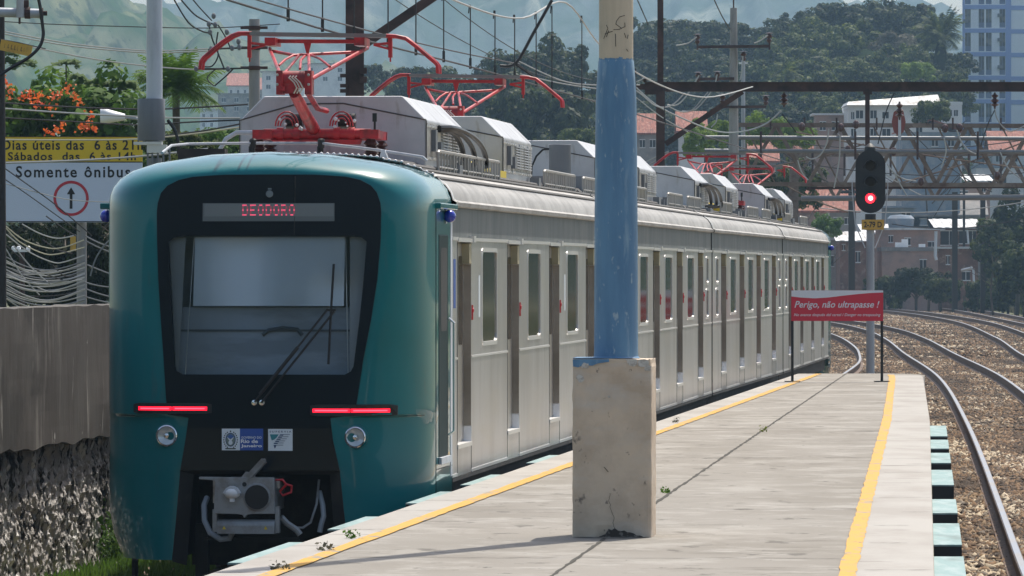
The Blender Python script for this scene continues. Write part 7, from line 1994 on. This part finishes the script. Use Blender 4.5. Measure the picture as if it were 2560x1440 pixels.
# favela houses
F_ = [
 (1975, 2062, 530, 620, 470, 'render_pink', 'pinkish house with an orange tile roof behind the end of the train', [(1990, 2005, 545, 560)], ('pitch', 'tile')),
 (2075, 2140, 530, 700, 500, 'render_grey', 'grey rendered house under orange tiles left of the signal', [(2085, 2100, 545, 560), (2112, 2126, 545, 560)], ('pitch', 'tile')),
 (2062, 2105, 600, 760, 470, 'render_grey', 'grey house with a pale blue upper front at the end of the train', [(2070, 2084, 640, 665)], ('flat', 'metal_sheet')),
 (2100, 2165, 605, 765, 462, 'brick', 'narrow brown brick house with a pink corner behind the left steel post', [(2106, 2112, 612, 625), (2140, 2150, 630, 655)], ('shed', 'metal_sheet')),
 (2165, 2230, 585, 765, 480, 'brick', 'brick house with a bright tin roof right behind the signal post', [(2198, 2216, 600, 640)], ('shed', 'metal_sheet')),
 (2200, 2350, 575, 765, 470, 'render_pink', 'wide pinkish bare walled house with a balcony wall in the middle of the slope', [(2222, 2232, 590, 605), (2320, 2340, 605, 632), (2262, 2276, 596, 612)], ('flat', 'metal_sheet')),
 (2205, 2345, 628, 765, 462, 'render_pink', 'lower pinkish wall and terrace in front of the wide balcony house', [(2300, 2316, 650, 680)], ('slab', 'render_grey')),
 (2215, 2285, 520, 700, 500, 'render_blue', 'blue rendered upper house behind the signal', [(2254, 2276, 532, 566)], ('flat', 'render_blue')),
 (2278, 2460, 540, 700, 520, 'render_grey', 'long grey house with a low brick band behind the corrugated roofs', [(2300, 2318, 548, 562), (2340, 2356, 548, 562), (2420, 2440, 548, 562)], ('pitch', 'render_grey')),
 (2240, 2450, 470, 640, 560, 'render_pink', 'beige upper row house under the lattice', [(2260, 2300, 478, 492), (2325, 2360, 478, 492), (2390, 2420, 478, 492)], ('slab', 'render_grey')),
 (2345, 2445, 572, 765, 478, 'brick', 'brick house with an open dark upper floor under a bright sheet roof', [(2352, 2395, 578, 612), (2398, 2420, 578, 608), (2423, 2440, 578, 608)], ('shed', 'metal_sheet')),
 (2345, 2440, 622, 765, 462, 'brick', 'lower brick room with a small tin canopy left of the black post', [(2366, 2374, 640, 660), (2405, 2425, 680, 700)], ('flat', 'metal_sheet')),
 (2090, 2240, 480, 560, 580, 'render_white', 'pale house row glimpsed behind the signal head', [(2100, 2120, 488, 502), (2200, 2220, 488, 502)], ('pitch', 'tile')),
 (2440, 2560, 420, 620, 610, 'render_white', 'white and blue house below the tower behind the lattice', [(2470, 2490, 440, 470), (2500, 2516, 440, 470)], ('slab', 'render_blue')),
 (2020, 2110, 430, 540, 620, 'render_grey', 'grey block behind the lattice, left of the signal head', [(2035, 2050, 445, 460), (2070, 2085, 445, 460)], ('flat', 'render_grey')),
 (1700, 1760, 330, 480, 560, 'render_white', 'pale house behind the brown gantry post foot', [(1710, 1722, 345, 362), (1735, 1748, 345, 362)], ('pitch', 'tile')),
 (1585, 1650, 335, 480, 570, 'render_grey', 'grey house just right of the pillar behind the roof boxes', [(1600, 1612, 350, 368), (1625, 1638, 350, 368)], ('pitch', 'tile'))]
for x0, x1, yt, yb_, Z, wm, lb, wins, rf in F_: bld(x0, x1, yt, yb_, Z, wm, lb, wins, rf, depth=6)
# sheets, canopy posts, washing and a water tank on the brick houses
cable([P(2404, 676, 460), P(2430, 670, 459.5)], .12, 'metal_sheet', 'small tilted tin canopy on the lower brick room', name='canopy', cat='canopy')
cable([P(2433, 672, 459), P(2436, 728, 459)], .09, 'post_white', 'white downpipe at the right end of the brick houses', name='downpipe', cat='pipe')
cable([P(2340, 578, 459), P(2338, 640, 459), P(2341, 650, 459)], .12, 'post_white', 'white downpipe between the pinkish balcony house and the brick house', name='downpipe', cat='pipe')
cable([P(2418, 575, 459), P(2421, 608, 459)], .08, 'post_white', 'thin white post of the open upper floor', name='prop', cat='post')
m = MB(); m.lathe([(.9, 0), (1.05, .9), (.8, 1.15), (.1, 1.2)], (0, 0, 0), 'z', 14); o = m.build('water_tank', MT['render_blue'], None, smooth=True); o.location = P(2252, 576, 478); tag(o, 'round blue water tank on the roof of the wide pinkish house', 'water tank')
rg = random.Random(3)
for k, (x, y) in enumerate(((2262, 598), (2305, 610), (2246, 606))):
    m = MB(); m.quad((-.25, 0, -.6), (.25, .0, -.6), (.25, .02, 0), (-.25, .02, 0)); m.quad((-.25, .01, -.6), (.25, .01, -.6), (.25, .03, 0), (-.25, .03, 0)); o = m.build('laundry', MT['white'], None); o.location = P(x, y, 468); tag(o, 'white cloth hanging on the wide pinkish house, %s' % ('left', 'right by the balcony', 'small one by the corner')[k], 'laundry')
for i, (x0, x1, yt, Z, wm, rf, lb) in enumerate(((1985, 2045, 395, 600, 'render_pink', ('pitch', 'tile'), 'pink house behind the lattice left of the signal, lower one'), (2110, 2160, 415, 590, 'brick', ('flat', 'metal_sheet'), 'small brick house just left of the signal head behind the lattice'), (2215, 2262, 400, 600, 'render_white', ('pitch', 'tile'), 'white cottage just right of the signal head behind the lattice'), (2290, 2350, 420, 595, 'render_pink', ('flat', 'render_grey'), 'flat roofed pink house behind the lattice under the blue house'), (2352, 2412, 395, 630, 'render_blue', ('flat', 'render_white'), 'blue house with white roof edge right of the red gable'), (2480, 2560, 380, 640, 'render_white', ('pitch', 'tile'), 'tile roofed white house below the tower at right border'), (1880, 1940, 405, 560, 'render_grey', ('pitch', 'tile'), 'grey house behind the last pantograph'), (2420, 2475, 455, 570, 'render_pink', ('shed', 'metal_sheet'), 'pink shack with tin roof below the tower'))):
    w = (x1 - x0) / 2
    bld(x0, x1, yt, 560, Z, wm, lb, [(x0 + w * (k + .25), x0 + w * (k + .6), yt + 10 + 28 * r_, yt + 24 + 28 * r_) for k in range(2) for r_ in range(2)], rf, depth=7)
# far hazy houses between palm and steel column
for i, (x0, x1, yt, lb) in enumerate(((545, 640, 235, 'pale hazy house block right of the palm, lowest'), (570, 622, 215, 'pale hazy house with a light roof right of the palm'), (655, 760, 180, 'large pale hazy building behind the knee of the first pantograph'), (640, 700, 225, 'hazy house with reddish roof right of the concrete utility pole'), (760, 870, 160, 'long grey hazy building left of the steel column'), (590, 632, 190, 'small hazy house left of the concrete utility pole'), (700, 790, 215, 'hazy grey house under the first pantograph'), (930, 1000, 240, 'hazy house right of the steel column'), (500, 560, 275, 'hazy low house at the foot of the palm'))):
    n = 3; w = (x1 - x0) / n
    bld(x0, x1, yt, 420, 1150 + 20 * i, 'render_white' if i % 3 else 'render_grey', lb, [(x0 + w * (k + .3), x0 + w * (k + .6), yt + 10 + 22 * r_, yt + 20 + 22 * r_) for k in range(n) for r_ in range(2)], ('pitch', 'tile') if i in (1, 3) else ('flat', 'render_grey'), depth=10)
# fence posts and rubble along the bank
for i in range(9):
    x = 2290 + 31 * i; Z = 455 - 3 * i; b = P(x, 0, Z)
    m = MB(); m.box(-.09, .09, -.09, .09, 0, random.uniform(.9, 1.7)); o = m.build('fence_stake', MT['bark'], None); o.location = (b.x, Z, -.2); o.rotation_euler = (random.uniform(-.08, .08), random.uniform(-.1, .1), 0)
    tag(o, 'weathered stake in the row along the weedy bank beside the outermost track', 'stake', 'fence stakes on the bank')

# unseen wooded ridge added behind the viewer to darken reflections in the train front
rows = []
for j in range(9):
    t = j / 8
    rows.append([(-420 + 840 * i / 60, -110 - 130 * t, -.3 + (38 + 9 * mnoise.noise(Vector((i * .23, 4, 0))) + 4 * mnoise.noise(Vector((i * .9, j, 0)))) * sin(t * pi / 2)) for i in range(61)])
m = MB(); m.loft(rows, closed=False); tag(m.build('hill', MT['hill_wood'], None, smooth=True), kind='structure')
# ================================================================== HAZE
hz = bpy.data.materials.new('haze'); hz.use_nodes = True
nt = hz.node_tree; nt.nodes.clear()
o_ = nt.nodes.new('ShaderNodeOutputMaterial'); pv = nt.nodes.new('ShaderNodeVolumePrincipled')
pv.inputs['Color'].default_value = (.50, .76, 1.0, 1); pv.inputs['Density'].default_value = .00021; pv.inputs['Anisotropy'].default_value = 0.0
nt.links.new(pv.outputs[0], o_.inputs['Volume'])
m = MB(); m.box(-640, 640, -290, 4600, -8, 230)
tag(m.build('haze', hz), kind='stuff')
